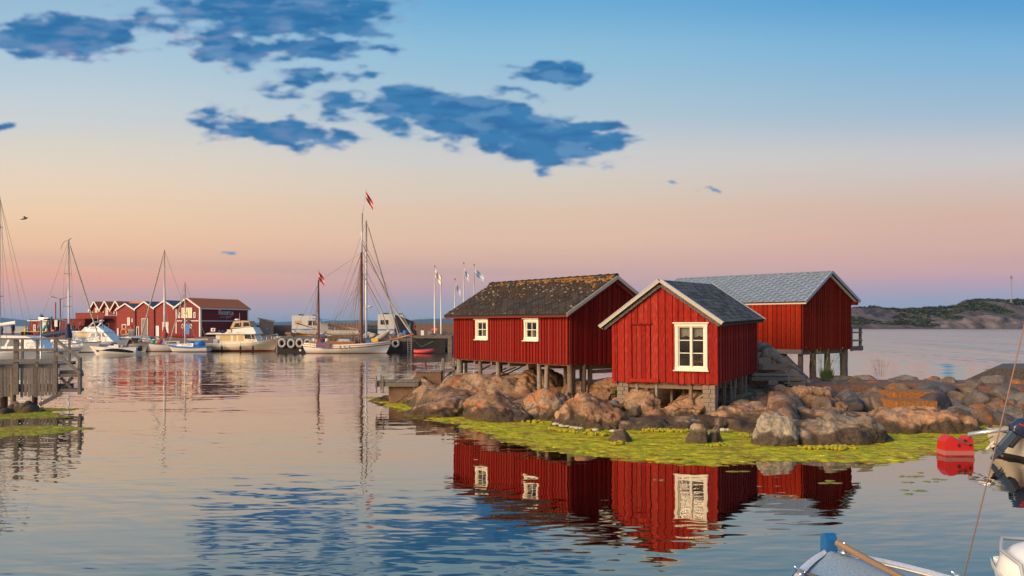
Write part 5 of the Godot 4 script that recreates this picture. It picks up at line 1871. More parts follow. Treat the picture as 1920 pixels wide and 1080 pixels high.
func make_pier() -> void:
	rng.seed = 401
	var e := 1.56
	var c := W(110, 686, e)
	c.y = 0.0
	# the pier runs in from the left; its near edge slants a little towards the camera on the left
	var p := thing("pier", "grey timber pier with board skirt and railing at the left edge", "pier", c)
	var a := W(-220, 686.5, e) - c
	var b := W(112, 683, e) - c
	a.y = 0.0
	b.y = 0.0
	var ux := (b - a).normalized()
	var n := Vector3(-ux.z, 0, ux.x)  # towards the camera
	if n.z < 0:
		n = -n
	var length := a.distance_to(b)
	var o := b - ux * length
	var width := 2.6
	# deck planks laid across
	var k := int(length / 0.145)
	for i in k:
		var mb := MB.new()
		mb.cbox(o + ux * (i + 0.5) * length / k - n * width / 2 + Vector3(0, e - 0.02, 0), Vector3(length / k - 0.012, 0.045, width + rng.randf_range(-0.02, 0.03)), Basis(ux, Vector3.UP, n), 0.15)
		part(p, "deck_plank", mb, M.pier[rng.randi() % 4])
	for s in [0.0, -width]:
		var bm := MB.new()
		bm.box(o + ux * length / 2 + n * (s + (0.05 if s == 0.0 else -0.05)) + Vector3(0, e - 0.05, 0), Vector3(length, 0.14, 0.07), Basis(ux, Vector3.UP, n))
		part(p, "edge_beam", bm, M.pier[1])
		var jb := MB.new()
		jb.box(o + ux * length / 2 + n * (s * 0.8 - 0.2) + Vector3(0, e - 0.95, 0), Vector3(length, 0.16, 0.12), Basis(ux, Vector3.UP, n))
		part(p, "joist", jb, M.pier[0])
	# skirt of upright boards with gaps
	var x := length - 0.08
	while x > 0.05:
		var mb := MB.new()
		var gap_at := length - 1.42
		var h := 1.04 + rng.randf_range(-0.03, 0.05)
		if absf(x - gap_at) > 0.14:
			mb.cbox(o + ux * x + n * 0.12 + Vector3(0, e - 0.12 - h / 2, 0), Vector3(0.10, h, 0.024), Basis(ux, Vector3.UP, n) * Basis(Vector3.BACK, rng.randf_range(-0.02, 0.02)), 0.2)
			part(p, "skirt_board", mb, M.pier[rng.randi() % 4])
		x -= 0.112 + rng.randf_range(-0.004, 0.010)
	# railing
	var tops := []
	for q in [[length - 0.10, 0.125, -1.0], [length - 0.72, 0.08, 0.0], [length - 1.05, 0.0, 0.0], [length - 1.42, 0.17, -1.05], [length - 2.05, 0.08, 0.0], [length - 2.75, 0.08, 0.0], [length - 3.4, 0.08, 0.0], [length - 4.6, 0.12, -0.4], [length - 5.4, 0.08, 0.0]]:
		if q[1] <= 0.0:
			continue
		var mb := MB.new()
		var lo: float = e + q[2] - 0.05
		mb.cbox(o + ux * q[0] + n * 0.17 + Vector3(0, (lo + e + 0.98) / 2, 0), Vector3(q[1], e + 0.98 - lo, 0.08), Basis(ux, Vector3.UP, n), 0.12)
		part(p, "rail_post", mb, M.pier[2 if q[1] < 0.1 else 1])
	for y in [0.96, 0.55, 0.16]:
		var mb := MB.new()
		mb.cbox(o + ux * (length / 2 - 0.02) + n * (0.235 if y < 0.9 else 0.18) + Vector3(0, e + y, 0), Vector3(length - 0.05, 0.10 if y < 0.9 else 0.06, 0.045 if y < 0.9 else 0.17), Basis(ux, Vector3.UP, n), 0.15)
		part(p, "rail", mb, M.pier[3 if y > 0.9 else 2])
	# far railing
	for q in [length - 0.2, length - 1.9, length - 3.8, length - 5.5]:
		var mb := MB.new()
		mb.cbox(o + ux * q - n * (width - 0.1) + Vector3(0, e + 0.46, 0), Vector3(0.09, 1.0, 0.09), Basis(ux, Vector3.UP, n), 0.12)
		part(p, "rail_post", mb, M.pier[1])
	# stair tower at the head, with handrails going down and a broken brace
	var s0 := b
	var far := b + ux * 0.72 - n * 0.1
	for q in [[0.70, 0.14, 0.08, 1.12], [0.50, -1.0, 0.08, 1.0]]:
		var mb := MB.new()
		var top: float = e + 0.22
		mb.cbox(s0 + ux * q[0] + n * q[1] + Vector3(0, (top + 0.42) / 2, 0), Vector3(0.11, top - 0.42, 0.1), Basis(ux, Vector3.UP, n), 0.12)
		part(p, "stair_post", mb, M.pier[2])
	for q in [[0.93, 0.2], [0.45, -0.34]]:
		var hr := MB.new()
		hr.bar(s0 + ux * -0.08 + n * 0.22 + Vector3(0, e + q[0], 0), s0 + ux * 0.74 + n * 0.22 + Vector3(0, e + q[1], 0), 0.05, 0.11)
		part(p, "handrail", hr, M.pier[3])
	for q in [[-0.42, 0.95], [-0.98, 0.95], [-0.30, 0.5]]:
		var tr := MB.new()
		tr.cbox(s0 + ux * 0.36 + n * (0.12 - 0.3) + Vector3(0, e + q[0], 0), Vector3(0.74, 0.12, q[1] * 0.7), Basis(ux, Vector3.UP, n), 0.12)
		part(p, "stair_tread", tr, M.pier[1])
	var cr := MB.new()
	cr.bar(s0 + ux * 0.05 + n * 0.05 + Vector3(0, e - 0.5, 0), s0 + ux * 0.4 + n * 0.05 + Vector3(0, e - 0.9, 0), 0.05, 0.1)
	cr.bar(s0 + ux * 0.45 + n * 0.02 + Vector3(0, e - 0.5, 0), s0 + ux * 0.1 + n * 0.02 + Vector3(0, e - 0.9, 0), 0.05, 0.1)
	part(p, "cross_brace", cr, M.pier[0])
	var hang := MB.new()
	hang.bar(s0 + ux * 0.12 + n * 0.16 + Vector3(0, e - 1.06, 0), s0 - ux * 0.62 + n * 0.3 + Vector3(0, e - 1.48, 0), 0.04, 0.14)
	part(p, "hanging_plank", hang, M.pier[2], "loose plank hanging askew below the pier head")
	for q in [[length - 1.55, 0.05, 0.095, 0], [length - 2.0, -0.5, 0.13, 1], [length - 2.75, 0.0, 0.09, 0], [length - 3.9, -0.1, 0.12, 0], [length - 1.4, -2.3, 0.1, 1], [length - 4.0, -2.3, 0.1, 1]]:
		log_post(p, o + ux * q[0] + n * q[1] + Vector3(0, -0.6, 0), o + ux * q[0] + n * q[1] + Vector3(0, e - 0.1, 0), q[2], M.log_brown if q[3] == 0 else M.mast_brown, "pile")
	# dark stones at its foot
	for i in 9:
		var x0: float = [-40, -5, 22, 40, 58, 12, -25, 70, 48][i]
		rock_px("stone", "dark wet stone heaped under the left pier, %s" % ["at the frame edge", "beside the outermost pile", "between the piles", "below the middle pile", "at the right end of the heap", "low at the front", "under the joist", "smallest, by the open water", "behind the right pile"][i], x0 - 18, x0 + 22, [748, 754, 752, 757, 760, 762, 750, 764, 751][i], [772, 776, 774, 774, 775, 778, 774, 775, 770][i], 0.0, 0.9, 500 + i, "block", 0.0, 0.0, 0.0, 2, "stone")


# points of a hull: s from the stern (0) to the bow (1), t from below the water (0) to the deck edge (1); +x forward, +z starboard
class Hull:
	var length := 8.0
	var beam := 2.6
	var stern := 0.9
	var mid := 0.8
	var bow := 1.3
	var draft := 0.3
	var transom := 0.75
	var rake := 0.9
	var stern_rake := 0.2
	var full := 2.4
	func sheer(s: float) -> float:
		return mid + (stern - mid) * pow(maxf(0.0, 1.0 - s / 0.45), 2) + (bow - mid) * pow(maxf(0.0, (s - 0.3) / 0.7), 2)
	func half(s: float) -> float:
		if s < 0.5:
			return beam / 2 * (transom + (1 - transom) * sin(s * PI))
		return maxf(beam / 2 * (1.0 - pow((s - 0.5) / 0.5, full)), 0.015)
	func at(s: float, y: float, side: float, out := 0.0) -> Vector3:
		var top := sheer(s)
		var t := clampf((y + draft) / (top + draft), 0.0, 1.0)
		var k := lerpf(2.6, 1.25, smoothstep(0.35, 1.0, s))
		var w := half(s) * (1.0 - pow(1.0 - t, k))
		var x := -length / 2 + length * s - rake * (1.0 - t) * smoothstep(0.6, 1.0, s) + stern_rake * (1.0 - t) * (1.0 - smoothstep(0.0, 0.3, s))
		return Vector3(x, y, side * (w + out))
	func band(mb: MB, lo: Callable, hi: Callable, rows: int, out := 0.0, s0 := 0.0, s1 := 1.0, sides := [-1.0, 1.0]) -> void:
		for side in sides:
			var grid := []
			for j in rows + 1:
				var r := PackedVector3Array()
				for i in 29:
					var s := lerpf(s0, s1, i / 28.0)
					var ylo: float = lo.call(s)
					var yhi: float = hi.call(s)
					r.append(at(s, lerpf(ylo, yhi, float(j) / rows), side, out))
				grid.append(r)
			mb.loft(grid, side < 0)
		if s0 == 0.0:
			var g := []
			for j in rows + 1:
				var yy := lerpf(lo.call(0.0), hi.call(0.0), float(j) / rows)
				g.append(PackedVector3Array([at(0, yy, -1, out), at(0, yy, 1, out)]))
			mb.smooth(false)
			mb.loft(g)
			mb.smooth(true)
	func deck(mb: MB, drop: float, s0 := 0.0, s1 := 1.0) -> void:
		var rows := []
		for j in 7:
			var f := -1.0 + j / 3.0
			var r := PackedVector3Array()
			for i in 25:
				var s := lerpf(s0, s1, i / 24.0)
				var q := at(s, sheer(s) - drop, 1.0, -0.01)
				r.append(Vector3(q.x, q.y + 0.05 * (1.0 - f * f), q.z * f))
			rows.append(r)
		mb.loft(rows)


func hull_parts(t: Node3D, h: Hull, body: Material, boot: Material, rail: Material, deck: Material, boot_h := 0.1, rail_h := 0.06, name_deck := "deck") -> void:
	var a := MB.new(true)
	h.band(a, func(_s: float) -> float: return boot_h, func(s: float) -> float: return h.sheer(s), 8)
	part(t, "hull", a, body)
	var b := MB.new(true)
	h.band(b, func(_s: float) -> float: return -h.draft, func(_s: float) -> float: return boot_h, 4)
	part(t, "waterline_stripe", b, boot)
	var r := MB.new(true)
	h.band(r, func(s: float) -> float: return h.sheer(s) - rail_h, func(s: float) -> float: return h.sheer(s) + 0.015, 2, 0.02)
	part(t, "rub_rail", r, rail)
	var d := MB.new(true)
	h.deck(d, 0.03)
	part(t, name_deck, d, deck)


# a cabin from its side view: outline in x and y, half width at the foot and at the top
func cabin(t: Node3D, called: String, outline: Array, w0: float, w1: float, mat: Material) -> void:
	var poly := PackedVector2Array(outline)
	if Geometry2D.is_polygon_clockwise(poly):
		poly.reverse()
	var lo := 1e9
	var hi := -1e9
	for v in poly:
		lo = minf(lo, v.y)
		hi = maxf(hi, v.y)
	var mb := MB.new()
	var hw := func(y: float) -> float: return lerpf(w0, w1, (y - lo) / maxf(hi - lo, 0.01))
	var q := func(v: Vector2, s: float) -> Vector3: return Vector3(v.x, v.y, s * hw.call(v.y))
	var ids := Geometry2D.triangulate_polygon(poly)
	for i in range(0, ids.size(), 3):
		var a := poly[ids[i]]
		var b := poly[ids[i + 1]]
		var c := poly[ids[i + 2]]
		if (b - a).cross(c - a) < 0:
			var x := b
			b = c
			c = x
		mb.tri(q.call(a, 1.0), q.call(c, 1.0), q.call(b, 1.0))
		mb.tri(q.call(a, -1.0), q.call(b, -1.0), q.call(c, -1.0))
	for i in poly.size():
		var a := poly[i]
		var b := poly[(i + 1) % poly.size()]
		mb.quad(q.call(a, 1.0), q.call(b, 1.0), q.call(b, -1.0), q.call(a, -1.0))
	part(t, called, mb, mat)


# panes on both sides of a cabin: outlines in the side view, just proud of the side
func side_windows(t: Node3D, outlines: Array, lo: float, hi: float, w0: float, w1: float, mat: Material, called := "window") -> void:
	for o in outlines:
		for s in [-1.0, 1.0]:
			var mb := MB.new()
			var pts := []
			for v: Vector2 in o:
				pts.append(Vector3(v.x, v.y, s * (lerpf(w0, w1, (v.y - lo) / (hi - lo)) + 0.008)))
			for i in range(1, pts.size() - 1):
				mb.tri(pts[0], pts[i], pts[i + 1])
			var edge := Vector3(0, 0, -s * 0.02)
			for i in pts.size():
				var j := (i + 1) % pts.size()
				mb.quad(pts[i], pts[j], pts[j] + edge, pts[i] + edge)
			part(t, called, mb, mat)


func rails(t: Node3D, h: Hull, s0: float, s1: float, hgt: float, n: int, r := 0.018) -> void:
	var mb := MB.new(true)
	for side in [-1.0, 1.0]:
		var top := []
		for i in n + 1:
			var s := lerpf(s0, s1, float(i) / n)
			var p := h.at(s, h.sheer(s), side, -0.06)
			mb.tube([p, p + Vector3(0, hgt, 0)], r, 5)
			top.append(p + Vector3(0, hgt, 0))
		mb.tube(top, r, 5)
		var midl := []
		for q in top:
			midl.append(q - Vector3(0, hgt * 0.5, 0))
		mb.tube(midl, r * 0.6, 4)
	part(t, "guard_rail", mb, M.chrome)


# mast with spreaders, stays and shrouds
func rig(t: Node3D, h: Hull, x: float, foot: float, top: float, mat: Material, r: float, spreaders: Array, fore := true, aft := true, line_r := 0.016) -> void:
	var m := MB.new(true)
	m.tube([Vector3(x, foot, 0), Vector3(x, lerpf(foot, top, 0.6), 0), Vector3(x, top, 0)], [r, r * 0.92, r * 0.6], 8)
	part(t, "mast", m, mat)
	var hw := h.beam * 0.46
	var sp := MB.new(true)
	var ln := MB.new(true)
	for s in spreaders:
		var y := lerpf(foot, top, s[0])
		for z in [-1.0, 1.0]:
			sp.tube([Vector3(x, y, 0), Vector3(x - 0.1, y + 0.03, z * s[1])], 0.035, 5)
	if spreaders.size():
		part(t, "spreader", sp, mat)
	for z in [-1.0, 1.0]:
		var chain := [Vector3(x, top - 0.2, 0)]
		for i in range(spreaders.size() - 1, -1, -1):
			chain.append(Vector3(x - 0.1, lerpf(foot, top, spreaders[i][0]), z * spreaders[i][1]))
		chain.append(Vector3(x - 0.1, foot - 0.3, z * hw))
		ln.tube(chain, line_r, 4)
		ln.tube([Vector3(x, lerpf(foot, top, 0.62), 0), Vector3(x - 0.6, foot - 0.3, z * hw)], line_r, 4)
	if fore:
		ln.tube([Vector3(x, top - 0.1, 0), Vector3(h.length / 2 - 0.1, h.bow, 0)], line_r, 4)
	if aft:
		ln.tube([Vector3(x, top - 0.05, 0), Vector3(-h.length / 2 + 0.1, h.stern, 0)], line_r, 4)
	part(t, "rigging", ln, M.line)


func fender(t: Node3D, at: Vector3, mat: Material, r := 0.13, hh := 0.5) -> void:
	var mb := MB.new(true)
	mb.lathe([Vector2(0.001, 0), Vector2(r * 0.7, 0.04), Vector2(r, 0.14), Vector2(r, hh - 0.14), Vector2(r * 0.7, hh - 0.04), Vector2(0.03, hh), Vector2(0.02, hh + 0.1)], at, Basis(), 9)
	mb.tube([at + Vector3(0, hh, 0), at + Vector3(0, hh + 0.5, 0)], 0.012, 4)
	part(t, "fender", mb, mat)


func make_foreground() -> void:
	rng.seed = 402
	# the bow of an open boat, bottom right
	var tip := P(1556, 1034, 8.2)
	var yaw := atan2(0.9, -0.42)
	var h := Hull.new()
	h.length = 4.4
	h.beam = 2.05
	h.stern = 0.70
	h.mid = 0.70
	h.bow = 0.86
	h.rake = 0.45
	h.full = 2.9
	h.transom = 0.8
	var dirv := Vector3(-0.13, 0, -0.99).normalized()
	var at := tip - dirv * (h.length / 2 - 0.05)
	at.y = 0.0
	var b := thing("open_boat", "white open boat with pale blue foredeck and blue stem head, nearest the camera", "boat", at, atan2(-dirv.z, dirv.x))
	var a := MB.new(true)
	h.band(a, func(_s: float) -> float: return -h.draft, func(s: float) -> float: return h.sheer(s), 9)
	part(b, "hull", a, M.hull_white)
	var rr := MB.new(true)
	h.band(rr, func(s: float) -> float: return h.sheer(s) - 0.05, func(s: float) -> float: return h.sheer(s) + 0.004, 3, 0.025)
	part(b, "rub_rail", rr, M.rubber)
	var cap := MB.new(true)
	h.band(cap, func(s: float) -> float: return h.sheer(s) - 0.02, func(s: float) -> float: return h.sheer(s) + 0.02, 2, 0.006)
	for side in [-1.0, 1.0]:
		var g := []
		for j in 3:
			var r := PackedVector3Array()
			for i in 33:
				var s := lerpf(0.02, 0.995, i / 32.0)
				var q := h.at(s, h.sheer(s), side, 0.0)
				var inn: float = minf(0.09, absf(q.z))
				r.append(Vector3(q.x, h.sheer(s) + 0.02 - (0.01 if j == 2 else 0.0), q.z - side * inn * j / 2.0))
			g.append(r)
		cap.loft(g, side < 0)
	part(b, "gunwale", cap, mk(Color(0.74, 0.75, 0.76), 0.35, T.soft, Vector3(2, 2, 2)))
	var d := MB.new(true)
	h.deck(d, 0.03, 0.50, 0.99)
	part(b, "foredeck", d, mk(Color(0.42, 0.53, 0.60), 0.5, T.fine, Vector3(1.2, 1.2, 1.2), T.hair, 0.05))
	var inn := MB.new(true)
	h.deck(inn, 0.38, 0.02, 0.5)
	part(b, "floor", inn, M.deck)
	var bl := MB.new()
	bl.box(Vector3(0.02, 0.37, 0), Vector3(0.03, 0.36, 1.6))
	part(b, "bulkhead", bl, M.hull_white)
	# blue stem head: a tall rounded block
	var sx := h.length / 2 - 0.02
	var sh := MB.new()
	sh.smooth(true)
	var prof := PackedVector2Array()
	for i in 13:
		var an := PI * i / 12.0
		prof.append(Vector2(0.06 * cos(an) - 0.01, 0.10 + 0.07 * sin(an)))
	prof.append(Vector2(-0.08, -0.35))
	prof.append(Vector2(0.05, -0.35))
	sh.smooth(false)
	sh.prism(prof, Vector3(sx, h.bow, -0.055), Vector3.RIGHT, Vector3.UP, Vector3(0, 0, 0.11))
	part(b, "stem_head", sh, mk(Color(0.012, 0.13, 0.36), 0.4, T.soft, Vector3(3, 3, 3)))
	var pin := MB.new(true)
	pin.lathe([Vector2(0.001, 0), Vector2(0.05, 0), Vector2(0.05, 0.02), Vector2(0.025, 0.03), Vector2(0.022, 0.09), Vector2(0.03, 0.1), Vector2(0.001, 0.115)], Vector3(sx - 0.19, h.bow + 0.02, 0.06))
	part(b, "mooring_pin", pin, M.chrome)
	for q in [[1.55, 0.12], [1.05, 0.42]]:
		var fit := MB.new(true)
		fit.lathe([Vector2(0.075, 0), Vector2(0.075, 0.012), Vector2(0.055, 0.02), Vector2(0.05, 0.008), Vector2(0.001, 0.008)], Vector3(q[0] - 0.25, h.sheer(0.8) + 0.045, q[1]), Basis(), 16)
		part(b, "deck_plate", fit, M.chrome)
		var hub := MB.new(true)
		hub.blob(Vector3(q[0] - 0.25, h.sheer(0.8) + 0.06, q[1]), Vector3(0.045, 0.02, 0.045), 10, 5)
		part(b, "deck_plate_hub", hub, M.rubber)
	for s in [[0.86, -1.0], [0.80, 1.0], [0.66, 1.0]]:
		var cl := MB.new(true)
		var q := h.at(s[0], h.sheer(s[0]), s[1], -0.05) + Vector3(0, 0.03, 0)
		cl.blob(q, Vector3(0.05, 0.025, 0.025), 8, 4)
		cl.tube([q + Vector3(-0.08, 0.035, 0), q + Vector3(0, 0.03, 0), q + Vector3(0.08, 0.035, 0)], 0.012, 6)
		part(b, "cleat", cl, M.chrome)
	# the boathook lying along the deck and the lines stay with the boat's gear as things of their own
	var hook := MB.new(true)
	var h0 := b.transform * Vector3(sx - 0.12, h.bow + 0.10, 0.03)
	var h1 := b.transform * Vector3(0.55, h.sheer(0.7) + 0.09, 0.22)
	hook.tube([h0, h0.lerp(h1, 0.33) - Vector3(0, 0.01, 0), h0.lerp(h1, 0.66) - Vector3(0, 0.01, 0), h1], [0.032, 0.03, 0.026, 0.026], 9)
	solo("wooden_pole", hook, mk(Color(0.33, 0.215, 0.125), 0.65, T.grain, Vector3(6, 6, 6), T.hair, 0.06), "worn wooden pole lying along the foredeck of the nearest boat", "pole")
	var rope := MB.new(true)
	var r0 := b.transform * (h.at(0.86, h.sheer(0.86), -1.0, -0.05) + Vector3(0, 0.05, 0))
	var r1 := b.transform * Vector3(0.95, h.sheer(0.7) + 0.06, 0.05)
	var pts := []
	for i in 9:
		pts.append(r0.lerp(r1, i / 8.0) + Vector3(rng.randf_range(-0.012, 0.012), -0.02 * sin(PI * i / 8.0), 0))
	rope.tube(pts, 0.012, 6)
	for k in 3:
		var q := []
		for i in 13:
			var an := TAU * i / 12.0
			q.append(r1 + Vector3(0.07 * cos(an) + 0.03 * k, 0.012 * k + 0.005 * sin(an * 3.0), 0.05 * sin(an) + 0.04 * k))
		rope.tube(q, 0.012, 6)
	solo("rope", rope, M.rope, "tan rope tied across the foredeck of the nearest boat", "rope")
	var r2 := MB.new(true)
	var p0 := b.transform * (h.at(0.80, h.sheer(0.80), 1.0, -0.05) + Vector3(0, 0.06, 0))
	var p1 := b.transform * (h.at(0.50, h.sheer(0.50), 1.0, -0.04) + Vector3(0, 0.06, 0))
	r2.tube([p0, p0.lerp(p1, 0.5) - Vector3(0, 0.015, 0), p1], 0.011, 6)
	r2.tube([p0, p0.lerp(r1, 0.5), r1], 0.009, 6)
	solo("rope", r2, mk(Color(0.5, 0.47, 0.42), 0.9), "thin grey mooring line along the right gunwale of the nearest boat", "rope")
	# corner of a white boat with a steel rail at the bottom right
	var c := P(1915, 1085, 7.0)
	c.y = 0.0
	var wb := thing("white_boat", "rounded white bow with a bent steel rail cut by the bottom right corner", "boat", c)
	var hw := Hull.new()
	hw.length = 3.6
	hw.beam = 1.5
	hw.bow = 1.0
	hw.mid = 0.85
	hw.stern = 0.85
	hw.full = 3.2
	hw.rake = 0.3
	wb.position = P(1900, 1045, 7.3) + Vector3(0.75, -P(1900, 1045, 7.3).y, 1.45)
	wb.rotation.y = atan2(0.88, -0.47)
	hull_parts(wb, hw, M.hull_white, M.hull_white, M.hull_white, M.hull_white)
	var dome := MB.new(true)
	dome.blob(Vector3(1.28, 1.0, 0), Vector3(0.42, 0.26, 0.42), 16, 8)
	part(wb, "fore_hatch", dome, M.hull_white)
	var rl := MB.new(true)
	rl.tube([Vector3(1.2, 0.85, -0.48), Vector3(1.25, 1.14, -0.50), Vector3(1.5, 1.18, -0.35), Vector3(1.72, 1.19, 0.0), Vector3(1.5, 1.18, 0.35), Vector3(1.25, 1.14, 0.50), Vector3(1.2, 0.85, 0.48)], 0.016, 8)
	rl.tube([Vector3(1.68, 0.95, -0.05), Vector3(1.70, 1.18, -0.05)], 0.014, 8)
	part(wb, "bow_rail", rl, M.alu)
	# the taut brown line that rises through the right edge
	var ml := MB.new(true)
	var m0 := P(1790, 1150, 6.2)
	var m1 := P(1935, 548, 7.6)
	ml.tube([m0, m0.lerp(m1, 0.5) - Vector3(0, 0.03, 0), m1], 0.0055, 7)
	solo("mooring_line", ml, mk(Color(0.25, 0.15, 0.11), 0.9), "taut brown mooring line slanting up through the right edge", "rope")
	# outboard boat at the right edge
	var o := thing("outboard_boat", "cream boat at the right edge showing its stern behind the tilted outboard motor", "boat", Vector3.ZERO)
	var oh := Hull.new()
	oh.length = 4.2
	oh.beam = 1.7
	oh.stern = 0.62
	oh.mid = 0.58
	oh.bow = 0.8
	oh.transom = 0.85
	var stern := W(1897, 862)
	o.position = stern + Vector3(2.1, 0.0, -0.5)
	o.rotation.y = 0.14
	hull_parts(o, oh, M.hull_old, M.rubber, M.rubber, M.deck, 0.09)
	var th := MB.new()
	th.box(Vector3(-1.3, 0.5, 0), Vector3(0.5, 0.05, 1.4))
	part(o, "thwart", th, M.deck)
	# outboard, tilted up so that its leg points back to the left
	var ob := thing("outboard_motor", "dark blue outboard motor with a red stripe, tilted up on its cream boat", "outboard motor", P(1906, 806, 19.0))
	ob.scale = Vector3.ONE * 0.9
	ob.rotation.z = -0.72
	var leg := MB.new()
	leg.cbox(Vector3(0, -0.42, 0), Vector3(0.20, 0.62, 0.12), Basis(), 0.2)
	leg.cbox(Vector3(-0.05, -0.62, 0), Vector3(0.28, 0.03, 0.22))
	leg.cbox(Vector3(0.02, -0.82, 0), Vector3(0.12, 0.25, 0.04), Basis(), 0.3)
	part(ob, "leg", leg, mk(Color(0.05, 0.075, 0.12), 0.35))
	var gc := MB.new(true)
	gc.tube([Vector3(-0.2, -0.70, 0), Vector3(-0.05, -0.70, 0), Vector3(0.16, -0.70, 0)], [0.03, 0.06, 0.04], 10)
	part(ob, "gearcase", gc, mk(Color(0.035, 0.05, 0.08), 0.35))
	for k in 3:
		var pr := MB.new(true)
		var an := TAU * k / 3.0
		pr.blob(Vector3(-0.22, -0.70 + 0.08 * sin(an), 0.08 * cos(an)), Vector3(0.015, 0.05 + 0.03 * absf(sin(an)), 0.05 + 0.03 * absf(cos(an))), 8, 5)
		part(ob, "propeller_blade", pr, M.hull_old)
	var cowl := MB.new(true)
	var rows := []
	for i in 9:
		var t := i / 8.0
		var row := PackedVector3Array()
		var rx := 0.20 * (1.0 - pow(absf(t * 2.0 - 0.9), 4.0) * 0.55)
		var rz := 0.16 * (1.0 - pow(absf(t * 2.0 - 0.9), 4.0) * 0.5)
		for k in 17:
			var an := TAU * (k % 16) / 16.0
			var cx := signf(cos(an)) * pow(absf(cos(an)), 0.6)
			var cz := signf(sin(an)) * pow(absf(sin(an)), 0.6)
			row.append(Vector3(rx * cx + 0.05 * t, -0.10 + 0.46 * t, rz * cz))
		rows.append(row)
	cowl.loft(rows, true)
	var top := Vector3(0.05, 0.36, 0)
	for k in 16:
		cowl.tri(rows[8][k], rows[8][k + 1], top)
	part(ob, "cowling", cowl, mk(Color(0.022, 0.035, 0.07), 0.25))
	for s in [-1.0, 1.0]:
		var stp := MB.new()
		stp.box(Vector3(0.03, 0.16, s * 0.165), Vector3(0.36, 0.035, 0.006), Basis(Vector3.BACK, 0.35))
		part(ob, "stripe", stp, M.redpaint)
	var hd := MB.new()
	hd.bar(Vector3(0.1, -0.05, 0.0), Vector3(0.36, 0.02, 0.0), 0.06, 0.06)
	hd.cbox(Vector3(0.14, -0.25, 0), Vector3(0.10, 0.34, 0.2))
	part(ob, "clamp", hd, M.rubber)
	var pipe := MB.new(true)
	pipe.tube([P(1816, 815, 19.9), P(1894, 803, 19.3)], 0.055, 10)
	solo("boom_tube", pipe, mk(Color(0.52, 0.55, 0.56), 0.35, T.soft, Vector3(2, 2, 2), null, 0.0, 0.5), "grey metal tube reaching from the red float to the outboard boat", "tube")
	# red plastic float with a hollowed top
	var f := thing("mooring_float", "red plastic box float with a faded pink waterline at the right", "float", W(1791, 853))
	var out := [Vector2(-0.33, -0.25), Vector2(0.33, -0.25), Vector2(0.33, 0.30), Vector2(0.30, 0.44), Vector2(0.22, 0.44), Vector2(0.17, 0.36), Vector2(-0.09, 0.38), Vector2(-0.13, 0.46), Vector2(-0.22, 0.46), Vector2(-0.33, 0.32)]
	cabin(f, "body", out, 0.22, 0.17, mk(Color(0.56, 0.022, 0.018), 0.4, T.soft, Vector3(3, 3, 3)))
	var fade := MB.new()
	fade.box(Vector3(0, 0.075, 0), Vector3(0.668, 0.10, 0.445))
	part(f, "faded_band", fade, mk(Color(0.55, 0.18, 0.17), 0.6, T.fine, Vector3(5, 5, 5)))
	for q in [[-0.02, 0.25], [0.24, 0.27], [0.12, 0.36]]:
		var lug := MB.new()
		lug.box(Vector3(q[0], q[1], 0.205), Vector3(0.03, 0.07, 0.03))
		part(f, "lug", lug, M.rubber)
	var fl := MB.new(true)
	var fa := f.position + Vector3(-0.1, 0.42, 0.1)
	var fb := P(1862, 818, 19.3)
	var pts2 := []
	for i in 9:
		var t := i / 8.0
		pts2.append(fa.lerp(fb, t) - Vector3(0, 0.16 * sin(PI * t), 0))
	fl.tube(pts2, 0.012, 5)
	solo("float_line", fl, M.rope, "slack pale line from the red float to the outboard boat", "rope")
	# old rusty chain over the long rock
	var ch := MB.new(true)
	var cp := [[1574, 762, 0.7], [1583, 768, 0.62], [1587, 780, 0.56], [1556, 785, 0.5], [1557, 798, 0.42], [1562, 812, 0.3], [1552, 824, 0.12]]
	var cpts := []
	for q in cp:
		cpts.append(W(q[0], q[1], q[2]) + Vector3(0, 0.02, 0.1))
	ch.tube(cpts, 0.018, 5)
	solo("mooring_chain", ch, mk(Color(0.10, 0.055, 0.035), 0.9), "old dark chain draped over the long rock on the right shore", "chain")
	# gull
	var g := thing("gull", "gull gliding with spread wings over the marina", "bird", P(46, 410, 60.0), 0.5)
	var gb := MB.new(true)
	gb.tube([Vector3(0.24, 0.01, 0), Vector3(0.18, 0.02, 0), Vector3(0.06, 0.0, 0), Vector3(-0.1, 0.0, 0), Vector3(-0.26, 0.0, 0)], [0.008, 0.04, 0.065, 0.05, 0.012], 8)
	for s in [-1.0, 1.0]:
		var w := []
		for i in 7:
			var t := i / 6.0
			var y := 0.13 * sin(t * 2.2)
			var x := 0.06 - 0.12 * t * t
			var c2 := 0.13 * (1.0 - t * 0.85)
			w.append(PackedVector3Array([Vector3(x + c2 * 0.5, y, s * 0.52 * t), Vector3(x, y + 0.015, s * 0.52 * t), Vector3(x - c2 * 0.5, y, s * 0.52 * t)]))
		gb.loft(w, s > 0)
	g.rotation.z = 0.3
	part(g, "body", gb, mk(Color(0.16, 0.15, 0.15), 0.9))


